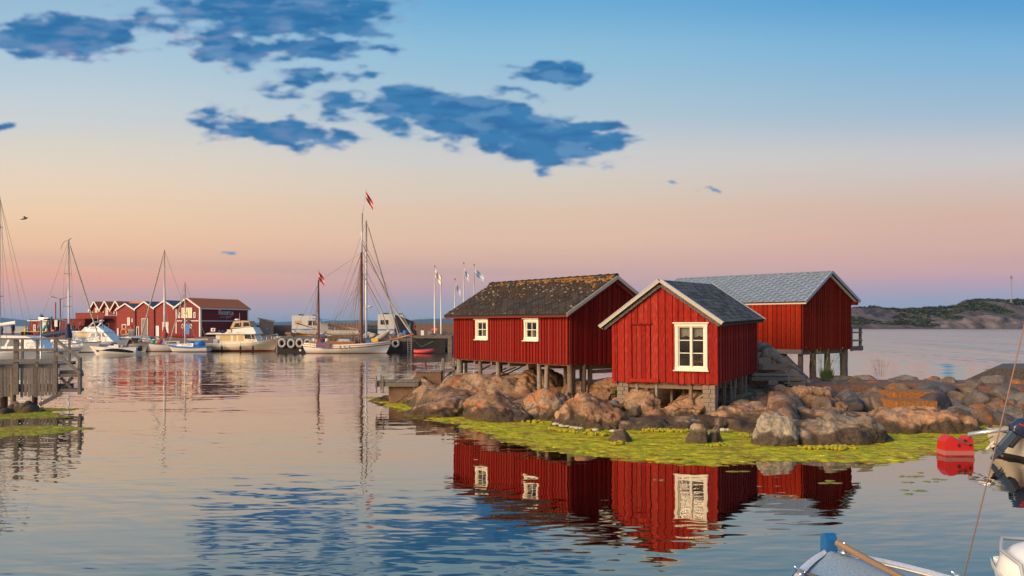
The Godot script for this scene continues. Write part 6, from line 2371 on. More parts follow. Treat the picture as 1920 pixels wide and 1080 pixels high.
func box_house(t: Node3D, w: float, l: float, el: float, apex: float, wall: Material, roof: Material, trim: Material, over := 0.25) -> void:
	# far boathouse: gable in the plane z = 0 over x in [0, w], running back along -z
	var g := MB.new()
	g.prism(PackedVector2Array([Vector2(0, 0), Vector2(w, 0), Vector2(w, el), Vector2(w / 2, apex), Vector2(0, el)]), Vector3.ZERO, Vector3.RIGHT, Vector3.UP, Vector3(0, 0, -0.15))
	part(t, "gable_wall", g, wall)
	for s in [0.0, w]:
		var m := MB.new()
		m.box(Vector3(s + (0.075 if s == 0.0 else -0.075), el / 2, -l / 2 - 0.08), Vector3(0.15, el, l - 0.16))
		part(t, "side_wall", m, wall)
	var bk := MB.new()
	bk.prism(PackedVector2Array([Vector2(0.16, 0), Vector2(w - 0.16, 0), Vector2(w - 0.16, el), Vector2(w / 2, apex - 0.1), Vector2(0.16, el)]), Vector3(0, 0, -l), Vector3.RIGHT, Vector3.UP, Vector3(0, 0, 0.15))
	part(t, "back_wall", bk, wall)
	var rise := apex - el
	for s in [-1.0, 1.0]:
		var us := Vector3(-s * w / 2, rise, 0).normalized()
		var n := Vector3(s * rise, w / 2, 0).normalized()
		var ln := Vector2(w / 2, rise).length() + over
		var e := Vector3(w / 2 + s * w / 2, el, 0) - us * over
		var m := MB.new()
		m.box(e + us * ln / 2 + n * 0.08 + Vector3(0, 0, -l / 2), Vector3(ln, 0.14, l + over * 2), Basis(us, n, us.cross(n)))
		part(t, "roof", m, roof)
		var b := MB.new()
		b.box(e + us * ln / 2 + n * 0.05 + Vector3(0, 0, over + 0.04), Vector3(ln + 0.05, 0.17, 0.07), Basis(us, n, us.cross(n)))
		b.box(e + us * ln / 2 + n * 0.05 + Vector3(0, 0, -l - over - 0.04), Vector3(ln + 0.05, 0.17, 0.07), Basis(us, n, us.cross(n)))
		part(t, "barge_board", b, trim)
		var f := MB.new()
		f.box(e + n * 0.02 + Vector3(s * 0.03, 0, -l / 2), Vector3(0.06, 0.16, l + over * 2))
		part(t, "eave_board", f, trim)


func flat_window(t: Node3D, c: Vector3, w: float, h: float, pane: Material, cols := 2, rows := 2, frame: Material = null, b := Basis(), fw := 0.1) -> void:
	frame = frame if frame else M.trim_white
	var f := MB.new()
	for s in [-1, 1]:
		f.box(c + b.x * s * (w / 2) + b.z * 0.05, Vector3(fw, h + fw, 0.1), b)
		f.box(c + b.y * s * (h / 2) + b.z * 0.052, Vector3(w - fw, fw, 0.1), b)
	for i in range(1, cols):
		f.box(c + b.x * (-w / 2 + w * i / cols) + b.z * 0.045, Vector3(fw * 0.6, h - fw, 0.08), b)
	for j in range(1, rows):
		f.box(c + b.y * (-h / 2 + h * j / rows) + b.z * 0.043, Vector3(w - fw, fw * 0.5, 0.08), b)
	var win := part(t, "window", f, frame)
	var p := MB.new()
	p.box(c + b.z * 0.015, Vector3(w, h, 0.03), b)
	part(win, "pane", p, pane)


func far_door(t: Node3D, c: Vector3, w: float, h: float, mat: Material, frame: Material, b := Basis()) -> void:
	var d := MB.new()
	d.box(c + b.z * 0.03, Vector3(w, h, 0.06), b)
	var o := part(t, "door", d, mat)
	var f := MB.new()
	for s in [-1, 1]:
		f.box(c + b.x * s * (w / 2 + 0.05) + b.z * 0.045, Vector3(0.1, h + 0.1, 0.09), b)
	f.box(c + b.y * (h / 2 + 0.06) + b.z * 0.048, Vector3(w + 0.2, 0.1, 0.09), b)
	part(o, "door_frame", f, frame)


func frame_of(t: Node3D, a: Vector3, bp: Vector3) -> void:
	# place a thing so that its local x runs from a to b
	var ux := bp - a
	ux.y = 0
	ux = ux.normalized()
	t.position = a
	t.basis = Basis(ux, Vector3.UP, ux.cross(Vector3.UP))


func make_quay() -> void:
	var q := 1.6
	# the quay: a pier head in front on the right, and the long quay set farther back on the left
	var mb := MB.new()
	var f0 := P(519, 0, 97.0)
	var f1 := P(812, 0, 97.0)
	var l0 := P(-500, 0, 112.0)
	var l1 := P(512, 0, 111.0)
	var pts := PackedVector2Array([Vector2(l0.x, -l0.z), Vector2(l1.x, -l1.z), Vector2(f0.x, -f0.z), Vector2(f1.x, -f1.z), Vector2(f1.x + 1.0, 104.0), Vector2(f1.x + 40.0, 112.0), Vector2(f1.x + 40.0, 122.0), Vector2(f1.x - 10.0, 150.0), Vector2(l0.x, 170.0)])
	mb.prism(pts, Vector3(0, -1.0, 0), Vector3(1, 0, 0), Vector3(0, 0, -1), Vector3(0, 2.6, 0))
	var o := part(self, "quay", mb, M.quay)
	tag(o, "concrete harbour quay of the marina", "", "", "structure")
	# tarred face below the tyres
	var face := MB.new()
	face.box(Vector3((f0.x + f1.x) / 2 - 1.2, 0.45, -96.93), Vector3(f1.x - f0.x - 2.6, 1.6, 0.12))
	var fo := part(self, "quay_face", face, M.quay_dark)
	tag(fo, "dark tarred face of the pier head", "", "", "structure")
	for k in 6:
		var tx: float = [529.0, 546.0, 562.0, 577.0, 589.0, 742.0][k]
		var ty: float = [643.0, 644.0, 643.0, 644.0, 643.0, 644.0][k]
		var c := P(tx, ty, 96.7)
		var t := MB.new(true)
		var ring := []
		for i in 17:
			var a := TAU * i / 16.0
			ring.append(Vector3(cos(a) * 0.34, sin(a) * (0.42 if k != 5 else 0.36), 0))
		t.tube(ring, 0.135, 8, false)
		var n := solo("tyre_fender", t, M.tyre, ["leftmost pale tyre hanging on the dark pier head", "second pale tyre from the left on the dark pier head", "third pale tyre from the left on the dark pier head", "fourth pale tyre, just left of the ketch's stern", "fifth pale tyre, half behind the ketch's stern", "pale tyre hanging between the ketch's bow and the ladder"][k], "tyre", "pale tyres hung on the pier head")
		n.position = c
	# concrete ramp slot at the right end of the pier head
	var sl := thing("boat_slip", "squat concrete slip with a dark opening right of the ladder", "slip", P(812, 660, 97.0))
	sl.position.y = 0
	var sb := MB.new()
	sb.box(Vector3(-0.2, 1.75, -1.6), Vector3(4.6, 0.3, 4.0))
	sb.box(Vector3(1.9, 0.75, -1.6), Vector3(0.45, 1.75, 4.0))
	part(sl, "concrete_frame", sb, M.quay)
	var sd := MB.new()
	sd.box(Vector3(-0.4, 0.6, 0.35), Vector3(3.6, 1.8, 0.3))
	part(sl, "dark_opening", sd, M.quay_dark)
	# low wall along the breakwater
	var w := MB.new()
	var wa := P(600, 0, 128.0)
	var wb := P(1010, 0, 122.0)
	w.bar(Vector3(wa.x, 2.45, wa.z), Vector3(wb.x, 2.45, wb.z), 0.5, 1.9)
	solo("harbour_wall", w, mk(Color(0.17, 0.125, 0.10), 0.9, T.stone, Vector3(0.2, 0.2, 0.2)), "low brown wall along the breakwater behind the flagpoles", "wall")
	var w2 := MB.new()
	w2.bar(Vector3(P(470, 0, 124.0).x, 2.3, -124.0), Vector3(P(600, 0, 126.0).x, 2.3, -126.0), 0.5, 1.6)
	solo("harbour_wall", w2, mk(Color(0.20, 0.15, 0.115), 0.9, T.stone, Vector3(0.2, 0.2, 0.2)), "low brown wall between the grey shed and the camper vans", "wall")
	# stones of the breakwater slope
	rng.seed = 601
	var protos := []
	for i in 5:
		var v: float = [0.16, 0.24, 0.30, 0.20, 0.36][i]
		protos.append(rock_mesh(Vector3(0.5, 0.36, 0.45), 620 + i, "block", 2, func(p: Vector3) -> Color: return Color(v, v * 0.93, v * 0.86) * (0.9 + 0.4 * p.y), M.rubble))
	for i in 150:
		var px := rng.randf_range(822.0, 905.0)
		var t := rng.randf()
		var d := lerpf(101.0, 108.5, t) + rng.randf_range(-0.4, 0.4)
		var y := lerpf(0.1, 1.75, t)
		var s := rng.randf_range(0.6, 1.5)
		var r := put(self, "breakwater_stone", protos[i % 5])
		r.transform = Transform3D(Basis.from_euler(Vector3(rng.randf_range(-0.6, 0.6), rng.randf() * TAU, 0.2)).scaled_local(Vector3(s, s, s)), Vector3((px - 960.0) * d / F, y, -d))
		tag(r, "grey stone on the breakwater slope left of the middle boathouse", "stone", "stones of the breakwater")
	# grassy strip above the stones
	var gs := MB.new(true)
	for i in 24:
		var px := 812.0 + i * 4.2
		gs.blob(P(px, 0, 109.5) * Vector3(1, 0, 1) + Vector3(0, 1.7, 0), Vector3(0.6, rng.randf_range(0.15, 0.4), 0.5), 7, 4)
	var go := part(self, "grass", gs, mk(Color(0.15, 0.13, 0.06), 0.95, T.fine, Vector3(1, 1, 1)))
	tag(go, "dry grass along the top of the breakwater", "", "", "stuff")


func make_sheds() -> void:
	rng.seed = 602
	var y := 1.6
	# the big shed with lettering
	var t := thing("harbour_shed", "red harbour shed with orange tile roof and white lettering on its long side", "shed")
	var c := P(375, 0, 112.0)
	c.y = y
	var far := P(330, 0, 113.8)
	far.y = y
	frame_of(t, far, c)
	var w := 4.25
	var l := 8.8
	box_house(t, w, l, 3.75, 4.95, M.far_red_dark, M.orange_tile, M.trim_white)
	flat_window(t, Vector3(2.0, 3.1, 0), 1.7, 1.2, M.lit_window, 4, 1, null, Basis(), 0.13)
	for s in [-1, 1]:
		flat_window(t, Vector3(2.0 + s * 1.35, 2.8, 0), 0.24, 0.6, M.tinted, 1, 1, null, Basis(), 0.11)
		var wr := MB.new(true)
		var ring := []
		for i in 13:
			var a := TAU * i / 12.0
			ring.append(Vector3(2.0 + s * 0.72 + cos(a) * 0.17, 1.35 + sin(a) * 0.27, 0.06))
		wr.tube(ring, 0.055, 6, false)
		part(t, "wreath", wr, M.trim_white)
	far_door(t, Vector3(2.0, 0.85, 0), 0.85, 1.7, M.bright_blue, M.far_red)
	var tr := MB.new()
	tr.box(Vector3(w / 2, 2.05, 0.03), Vector3(w, 0.1, 0.06))
	tr.box(Vector3(w + 0.03, 2.05, -l / 2), Vector3(0.06, 0.1, l))
	tr.box(Vector3(0.08, 1.85, 0.035), Vector3(0.16, 3.7, 0.07))
	tr.box(Vector3(w - 0.06, 1.85, 0.035), Vector3(0.16, 3.7, 0.07))
	tr.box(Vector3(w + 0.035, 1.85, -0.08), Vector3(0.07, 3.7, 0.2))
	tr.box(Vector3(w + 0.035, 1.85, -l + 0.08), Vector3(0.07, 3.7, 0.16))
	part(t, "white_trim", tr, M.trim_white)
	var lb := MB.new()
	for s in [-0.62, 0.62]:
		lb.box(Vector3(2.0 + s * 0.7, 2.0, 0.2), Vector3(0.3, 0.22, 0.25))
	part(t, "wall_lantern", lb, M.rubber)
	# tile courses
	for s in [-1.0, 1.0]:
		var rise := 1.2
		var us := Vector3(-s * w / 2, rise, 0).normalized()
		var n := Vector3(s * rise, w / 2, 0).normalized()
		var e := Vector3(w / 2 + s * w / 2, 3.75, 0) - us * 0.25
		for k in 9:
			var m := MB.new()
			m.box(e + us * (0.15 + k * 0.29) + n * 0.165 + Vector3(0, 0, -l / 2), Vector3(0.30, 0.03, l + 0.5), Basis(us, n, us.cross(n)) * Basis(Vector3.BACK, -0.06))
			part(t, "tile_course", m, M.orange_tile)
	# lettering: a capital, small capitals, a swash ring and an underline
	var sb := Basis(Vector3(0, 0, -1), Vector3.UP, Vector3(1, 0, 0))
	var font := SystemFont.new()
	font.font_names = PackedStringArray(["Droid Serif"])
	var pen := -3.15
	for q in [["K", 0.62], ["NIPPLA", 0.46]]:
		var tm := TextMesh.new()
		tm.text = q[0]
		tm.font = font
		tm.font_size = 64
		tm.pixel_size = q[1] / 46.0
		tm.depth = 0.03
		tm.horizontal_alignment = HORIZONTAL_ALIGNMENT_LEFT
		tm.vertical_alignment = VERTICAL_ALIGNMENT_BOTTOM
		tm.material = M.trim_white
		var o := put(t, "lettering", tm)
		o.transform = Transform3D(sb, Vector3(w + 0.03, 2.72, pen))
		pen -= 0.52
	var sw := MB.new(true)
	var ell := []
	for i in 25:
		var a := TAU * i / 24.0 * 0.92 + 0.5
		ell.append(Vector3(w + 0.03, 2.98 + sin(a) * 0.36, -5.25 - cos(a) * 0.52))
	sw.tube(ell, 0.022, 5)
	sw.tube([Vector3(w + 0.03, 2.56, -3.5), Vector3(w + 0.03, 2.62, -4.6), Vector3(w + 0.03, 2.52, -5.4)], 0.022, 5)
	sw.tube([Vector3(w + 0.03, 2.62, -4.65), Vector3(w + 0.03, 2.32, -4.7)], 0.03, 5)
	part(t, "swash", sw, M.trim_white)
	# three boathouses side by side
	var xs := [219.0, 254.7, 290.0, 329.5]
	var ds := [118.5, 117.0, 115.5, 114.0]
	var tops := [570.5, 567.0, 565.0]
	var eaves := [582.0, 579.5, 578.0]
	var labels := ["red boathouse with a white-framed window, left of the grey sliding door", "red boathouse with a tall grey sliding door", "red boathouse with a half-open pale shutter door beside the lettered shed"]
	for k in 3:
		var a := P(xs[k], 0, ds[k])
		var b := P(xs[k + 1], 0, ds[k + 1])
		a.y = y
		b.y = y
		var hh := thing("quay_boathouse", labels[k], "boathouse", Vector3.ZERO, 0.0, "row of quay boathouses")
		frame_of(hh, a, b)
		var ww := a.distance_to(b) - 0.12
		var el: float = EYE + (HZ - eaves[k]) * ds[k] / F - y
		var ap: float = EYE + (HZ - tops[k]) * ds[k] / F - y
		box_house(hh, ww, 9.0, el, ap, M.far_red, M.blue_roof, M.trim_white, 0.12)
		if k == 0:
			flat_window(hh, Vector3(ww * 0.67, 2.0, 0), 0.36, 0.95, M.lace, 1, 1, null, Basis(), 0.12)
			flat_window(hh, Vector3(ww * 0.86, 2.15, 0), 0.16, 0.4, M.lace, 1, 1, null, Basis(), 0.07)
			far_door(hh, Vector3(ww * 0.42, 0.75, 0), 0.6, 1.5, M.far_red_dark, M.trim_white)
			var lt := MB.new()
			lt.box(Vector3(ww * 0.12, 0.55, 0.1), Vector3(0.3, 1.0, 0.2))
			part(hh, "wall_box", lt, M.alu)
		elif k == 1:
			far_door(hh, Vector3(ww * 0.52, 1.15, 0), 1.0, 2.3, M.grey_door, M.alu)
			far_door(hh, Vector3(ww * 0.13, 0.6, 0), 0.28, 1.2, M.tinted, M.trim_white)
			var dp := MB.new(true)
			dp.tube([Vector3(0.03, 0, 0.1), Vector3(0.03, el - 0.1, 0.1)], 0.06, 6)
			part(hh, "downpipe", dp, M.rubber)
		else:
			far_door(hh, Vector3(ww * 0.56, 1.35, 0), 0.9, 0.9, M.alu, M.trim_white)
			far_door(hh, Vector3(ww * 0.56, 0.45, 0), 0.88, 0.85, M.alu, M.trim_white)
			far_door(hh, Vector3(ww * 0.16, 0.65, 0), 0.34, 1.3, M.trim_white, M.trim_white)
			var dp := MB.new(true)
			dp.tube([Vector3(0.03, 0, 0.1), Vector3(0.03, el - 0.1, 0.1)], 0.06, 6)
			part(hh, "downpipe", dp, M.rubber)
	# the guest house: three gables under one orange roof, a balcony over the ground floor
	var gh := thing("guest_house", "red house with three white-edged gables over a long balcony", "house")
	var ga := P(158.5, 0, 127.0)
	var gb := P(219.0, 0, 124.0)
	ga.y = y
	gb.y = y
	frame_of(gh, ga, gb)
	var gw := ga.distance_to(gb)
	var floor1 := EYE + (HZ - 592.0) * 125.0 / F - y
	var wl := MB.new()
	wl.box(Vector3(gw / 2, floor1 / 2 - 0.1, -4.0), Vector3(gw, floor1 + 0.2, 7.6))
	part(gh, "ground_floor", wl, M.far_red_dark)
	var el := EYE + (HZ - 583.5) * 125.0 / F - y
	var ap := EYE + (HZ - 565.5) * 125.0 / F - y
	for k in 3:
		var gx := gw * k / 3.0
		var cw := gw / 3.0
		var gm := MB.new()
		gm.prism(PackedVector2Array([Vector2(gx, floor1 + 0.1), Vector2(gx + cw, floor1 + 0.1), Vector2(gx + cw, el), Vector2(gx + cw / 2, ap), Vector2(gx, el)]), Vector3(0, 0, -1.0), Vector3.RIGHT, Vector3.UP, Vector3(0, 0, -0.2))
		part(gh, "gable_wall", gm, M.far_red)
		for s in [-1.0, 1.0]:
			var us := Vector3(-s * cw / 2, ap - el, 0).normalized()
			var n := Vector3(s * (ap - el), cw / 2, 0).normalized()
			var ln := Vector2(cw / 2, ap - el).length()
			var e := Vector3(gx + cw / 2 + s * cw / 2, el, 0)
			var rm := MB.new()
			rm.box(e + us * ln / 2 + n * 0.06 + Vector3(0, 0, -3.2), Vector3(ln, 0.12, 5.0), Basis(us, n, us.cross(n)))
			part(gh, "roof", rm, M.orange_tile_old)
			var bb := MB.new()
			bb.box(e + us * (ln / 2 - 0.02) + n * 0.05 + Vector3(0, 0, -0.66), Vector3(ln + 0.12, 0.18, 0.07), Basis(us, n, us.cross(n)))
			part(gh, "barge_board", bb, M.trim_white)
		flat_window(gh, Vector3(gx + cw * 0.6, floor1 + 0.62, -0.98), 0.42, 1.0, M.lace, 2, 2, null, Basis(), 0.10)
		var lp := MB.new()
		lp.box(Vector3(gx + cw * 0.25, floor1 + 0.45, -0.95), Vector3(0.16, 0.4, 0.1))
		part(gh, "wall_lamp", lp, M.lace)
	# main roof ridge running away to the right behind the boathouses
	var mr := MB.new()
	var ra := Vector3(gw * 0.75, ap - 0.02, -3.0)
	mr.prism(PackedVector2Array([Vector2(0, ap - 2.2), Vector2(-3.4, ap - 2.2), Vector2(-1.7, ap + 0.03)]), Vector3(gw * 0.86, 0, -1.2), Vector3(0, 0, 1), Vector3.UP, Vector3(6.6, 0, 0))
	part(gh, "long_roof", mr, M.orange_tile)
	var bal := MB.new()
	bal.box(Vector3(gw * 0.40, floor1 - 0.42, 0.62), Vector3(gw * 0.88, 0.08, 1.3))
	part(gh, "balcony_floor", bal, M.far_red_dark)
	var nb := 30
	for k in nb:
		var bd := MB.new()
		bd.box(Vector3(-gw * 0.04 + gw * 0.88 * (k + 0.5) / nb, floor1 - 0.02, 1.28), Vector3(gw * 0.88 / nb - 0.02, 0.78, 0.05))
		part(gh, "balcony_board", bd, M.far_red)
	var brl := MB.new()
	brl.box(Vector3(gw * 0.40, floor1 + 0.40, 1.28), Vector3(gw * 0.88, 0.06, 0.1))
	part(gh, "balcony_rail", brl, M.far_red)
	for k in 5:
		var ps := MB.new()
		ps.box(Vector3(gw * (0.02 + 0.19 * k), floor1 / 2 - 0.25, 1.2), Vector3(0.12, floor1 - 0.4, 0.12))
		part(gh, "balcony_post", ps, M.far_red)
	for k in 3:
		far_door(gh, Vector3(gw * (0.25 + 0.22 * k), 0.9, -0.2), 0.5, 1.6, M.far_red, M.curtain)
	# long low shed on the left, kiosk and its porch
	var ls := thing("low_shed", "long low windowless red shed left of the guest house", "shed")
	var la := P(107, 0, 123.0)
	var lb2 := P(159, 0, 122.0)
	la.y = y
	lb2.y = y
	frame_of(ls, la, lb2)
	var lw := la.distance_to(lb2)
	var lm := MB.new()
	lm.box(Vector3(lw / 2, 1.15, -1.5), Vector3(lw, 2.3, 3.0))
	part(ls, "wall", lm, M.far_red_dark)
	var lr := MB.new()
	lr.box(Vector3(lw / 2, 2.36, -1.5), Vector3(lw + 0.2, 0.12, 3.3))
	part(ls, "roof", lr, M.far_red)
	var ki := thing("kiosk", "small red kiosk with a white-edged flat roof and narrow window", "kiosk")
	var ka := P(55, 0, 106.0)
	var kb := P(88, 0, 106.0)
	ka.y = 1.6
	kb.y = 1.6
	frame_of(ki, ka, kb)
	var kw := ka.distance_to(kb)
	var kh := EYE + (HZ - 602.0) * 106.0 / F - 1.6
	var km := MB.new()
	km.box(Vector3(kw / 2, kh / 2, -1.3), Vector3(kw, kh, 2.6))
	part(ki, "wall", km, M.far_red)
	var kr := MB.new()
	kr.box(Vector3(kw / 2, kh + 0.05, -1.3), Vector3(kw + 0.3, 0.14, 3.0))
	part(ki, "roof", kr, M.trim_white)
	var kr2 := MB.new()
	kr2.box(Vector3(kw / 2 + 0.1, kh + 0.16, -1.3), Vector3(kw + 0.2, 0.08, 2.9))
	part(ki, "roof_felt", kr2, M.rubber)
	flat_window(ki, Vector3(kw * 0.32, 1.15, 0), 0.2, 0.75, M.lace, 1, 1, null, Basis(), 0.08)
	far_door(ki, Vector3(kw * 0.84, 0.95, 0), 0.45, 1.9, M.trim_white, M.trim_white)
	var po := thing("porch", "open red porch with white posts beside the kiosk", "porch")
	var pa := P(89, 0, 106.5)
	var pb := P(122, 0, 108.0)
	pa.y = 1.6
	pb.y = 1.6
	frame_of(po, pa, pb)
	var pw := pa.distance_to(pb)
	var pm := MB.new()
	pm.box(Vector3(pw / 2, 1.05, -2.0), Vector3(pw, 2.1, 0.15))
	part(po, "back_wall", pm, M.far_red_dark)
	var pr := MB.new()
	pr.bar(Vector3(-0.1, 2.35, -0.8), Vector3(pw + 0.1, 2.05, -0.8), 2.6, 0.13)
	part(po, "roof", pr, M.trim_white)
	for q in [0.05, pw - 0.05]:
		var pp := MB.new()
		pp.box(Vector3(q, 1.05, 0.3), Vector3(0.1, 2.1, 0.1))
		part(po, "post", pp, M.trim_white)
	# grey shed right of the lettered one
	var gy := thing("grey_shed", "low grey board shed with a lean-to roof and a small blue sign", "shed")
	var gya := P(486, 0, 119.0)
	var gyb := P(513, 0, 119.5)
	gya.y = y
	gyb.y = y
	frame_of(gy, gya, gyb)
	var gyw := gya.distance_to(gyb)
	for k in 10:
		var bd := MB.new()
		var hh2 := lerpf(2.35, 1.95, k / 9.0)
		bd.box(Vector3(gyw * (k + 0.5) / 10.0, hh2 / 2, 0.0 if k % 2 else 0.02), Vector3(gyw / 10.0 - 0.015, hh2, 0.05))
		part(gy, "board", bd, M.grey_wood)
	var gm2 := MB.new()
	gm2.box(Vector3(gyw / 2, 1.0, -1.5), Vector3(gyw - 0.05, 1.9, 2.8))
	part(gy, "wall", gm2, M.grey_wood)
	var gr := MB.new()
	gr.bar(Vector3(-0.2, 2.46, -1.2), Vector3(gyw + 0.2, 2.02, -1.2), 3.0, 0.14)
	part(gy, "roof", gr, M.steel)
	var sg := MB.new()
	sg.box(Vector3(gyw * 0.55, 1.0, 0.06), Vector3(0.45, 0.26, 0.05))
	part(gy, "blue_sign", sg, M.bright_blue)


func flag(t: Node3D, at: Vector3, w: float, h: float, droop: float, mat: Material, cross: Material = null, dirx := 1.0) -> void:
	var mk_rows := func(y0: float, y1: float, u0: float, u1: float, off: float) -> MB:
		var mb := MB.new(true)
		var rows := []
		for j in 4:
			var v := lerpf(y0, y1, j / 3.0)
			var row := PackedVector3Array()
			for i in 13:
				var u := lerpf(u0, u1, i / 12.0)
				row.append(at + Vector3(dirx * (u * w * (1.0 - droop * 0.55)), -v * h - droop * u * w * 0.9, sin(u * 7.0 + v) * 0.08 * w + off))
			rows.append(row)
		mb.loft(rows)
		return mb
	var f := part(t, "flag", mk_rows.call(0.0, 1.0, 0.0, 1.0, 0.0), mat)
	if cross:
		for s in [-0.012, 0.012]:
			part(f, "cross", mk_rows.call(0.44, 0.57, 0.0, 1.0, s), cross)


func make_poles() -> void:
	var specs := [[815.0, 640.0, 500.0, 112.0, 1], [827.0, 640.0, 519.0, 110.0, 0], [853.0, 640.0, 524.0, 113.0, 2], [869.5, 640.0, 494.0, 116.0, 3], [889.0, 640.0, 497.0, 117.0, 4]]
	var labels := ["white flagpole with a limp white and red flag, leftmost of the row", "bare white flagpole with a gold knob, second from the left", "white flagpole with a long limp pennant beside the middle boathouse's eave", "white flagpole with a limp pale flag above the middle boathouse's roof", "white flagpole with a blue and white flag, rightmost of the row"]
	for k in 5:
		var s: Array = specs[k]
		var b := P(s[0], 0, s[3])
		b.y = 1.6
		var top: float = EYE + (HZ - s[2]) * s[3] / F
		var t := thing("flagpole", labels[k], "flagpole", b, 0.0, "flagpoles on the breakwater")
		var mb := MB.new(true)
		mb.tube([Vector3.ZERO, Vector3(0, (top - 1.6) * 0.5, 0), Vector3(0, top - 1.6, 0)], [0.10, 0.085, 0.05], 8)
		part(t, "pole", mb, M.trim_white)
		var kn := MB.new(true)
		kn.blob(Vector3(0, top - 1.55, 0), Vector3(0.1, 0.12, 0.1))
		part(t, "knob", kn, M.varnish)
		var at := Vector3(0.08, top - 1.9, 0)
		if k == 0:
			flag(t, at, 1.3, 1.1, 0.85, M.trim_white, M.redcloth)
		elif k == 2:
			flag(t, at, 1.4, 0.8, 0.95, mk(Color(0.45, 0.48, 0.55), 0.9))
		elif k == 3:
			flag(t, at - Vector3(0, 0.3, 0), 1.2, 0.9, 0.9, mk(Color(0.55, 0.57, 0.6), 0.9), M.blue)
		elif k == 4:
			flag(t, at - Vector3(0, 0.1, 0), 1.9, 0.9, 0.62, mk(Color(0.35, 0.45, 0.6), 0.9), M.trim_white)
	# street lamps
	var l := thing("street_lamp", "lit street lamp with a broad shade behind the left pier", "street lamp", P(77, 0, 60.0))
	l.position.y = 0.3
	var top := EYE + (HZ - 596.0) * 60.0 / F - 0.3
	var pm := MB.new(true)
	pm.tube([Vector3.ZERO, Vector3(0, top - 0.05, 0)], [0.07, 0.05], 8)
	part(l, "pole", pm, M.alu)
	var shade := MB.new(true)
	shade.lathe([Vector2(0.19, 0.02), Vector2(0.17, 0.10), Vector2(0.10, 0.19), Vector2(0.03, 0.24), Vector2(0.03, 0.30), Vector2(0.001, 0.30)], Vector3(0, top, 0), Basis(), 16)
	part(l, "lamp_shade", shade, M.steel)
	var bulb := MB.new(true)
	bulb.blob(Vector3(0, top - 0.02, 0), Vector3(0.17, 0.11, 0.17), 12, 6)
	part(l, "lamp_bulb", bulb, M.bulb)
	var li := OmniLight3D.new()
	li.name = "street_lamp_light"
	li.position = l.position + Vector3(0, top, 0)
	li.light_color = Color(1.0, 0.78, 0.42)
	li.light_energy = 1.2
	li.omni_range = 30.0
	li.omni_attenuation = 2.0
	li.light_size = 0.06
	li.shadow_enabled = true
	add_child(li)
	var d := thing("street_lamp", "tall unlit double-armed street lamp behind the low red shed", "street lamp", P(113, 0, 119.0))
	d.position.y = 1.6
	var dt := EYE + (HZ - 560.0) * 119.0 / F - 1.6
	var dm := MB.new(true)
	dm.tube([Vector3.ZERO, Vector3(0, dt, 0)], [0.1, 0.07], 7)
	for s in [-1.0, 1.0]:
		dm.tube([Vector3(0, dt - 0.1, 0), Vector3(s * 0.5, dt + 0.1, 0), Vector3(s * 1.1, dt + 0.28, 0)], 0.05, 6)
	part(d, "pole", dm, M.steel)
	for s in [-1.0, 1.0]:
		var hd := MB.new(true)
		hd.blob(Vector3(s * 1.3, dt + 0.30, 0), Vector3(0.28, 0.08, 0.14))
		part(d, "lamp_head", hd, M.alu)
	# red and white pole with a notice board
	var r := thing("marker_pole", "thin red pole with a white notice on it by the porch", "pole", P(104, 0, 103.0))
	r.position.y = 1.6
	var rm := MB.new(true)
	rm.tube([Vector3.ZERO, Vector3(0.02, 4.2, 0)], 0.06, 6)
	part(r, "pole", rm, M.redpaint)
	var nb := MB.new()
	nb.box(Vector3(0.1, 1.7, 0.08), Vector3(0.35, 0.8, 0.04))
	part(r, "notice", nb, M.trim_white)
	var rb := MB.new()
	rb.box(Vector3(-0.25, 0.5, 0.05), Vector3(0.3, 0.9, 0.3))
	part(r, "lifebuoy_box", rb, M.orange)
	var pk := MB.new(true)
	pk.tube([P(97, 630, 104.0), P(96.5, 594, 104.0)], 0.09, 6)
	solo("mooring_post", pk, M.steel, "dark post standing behind the blue sail cover", "post")


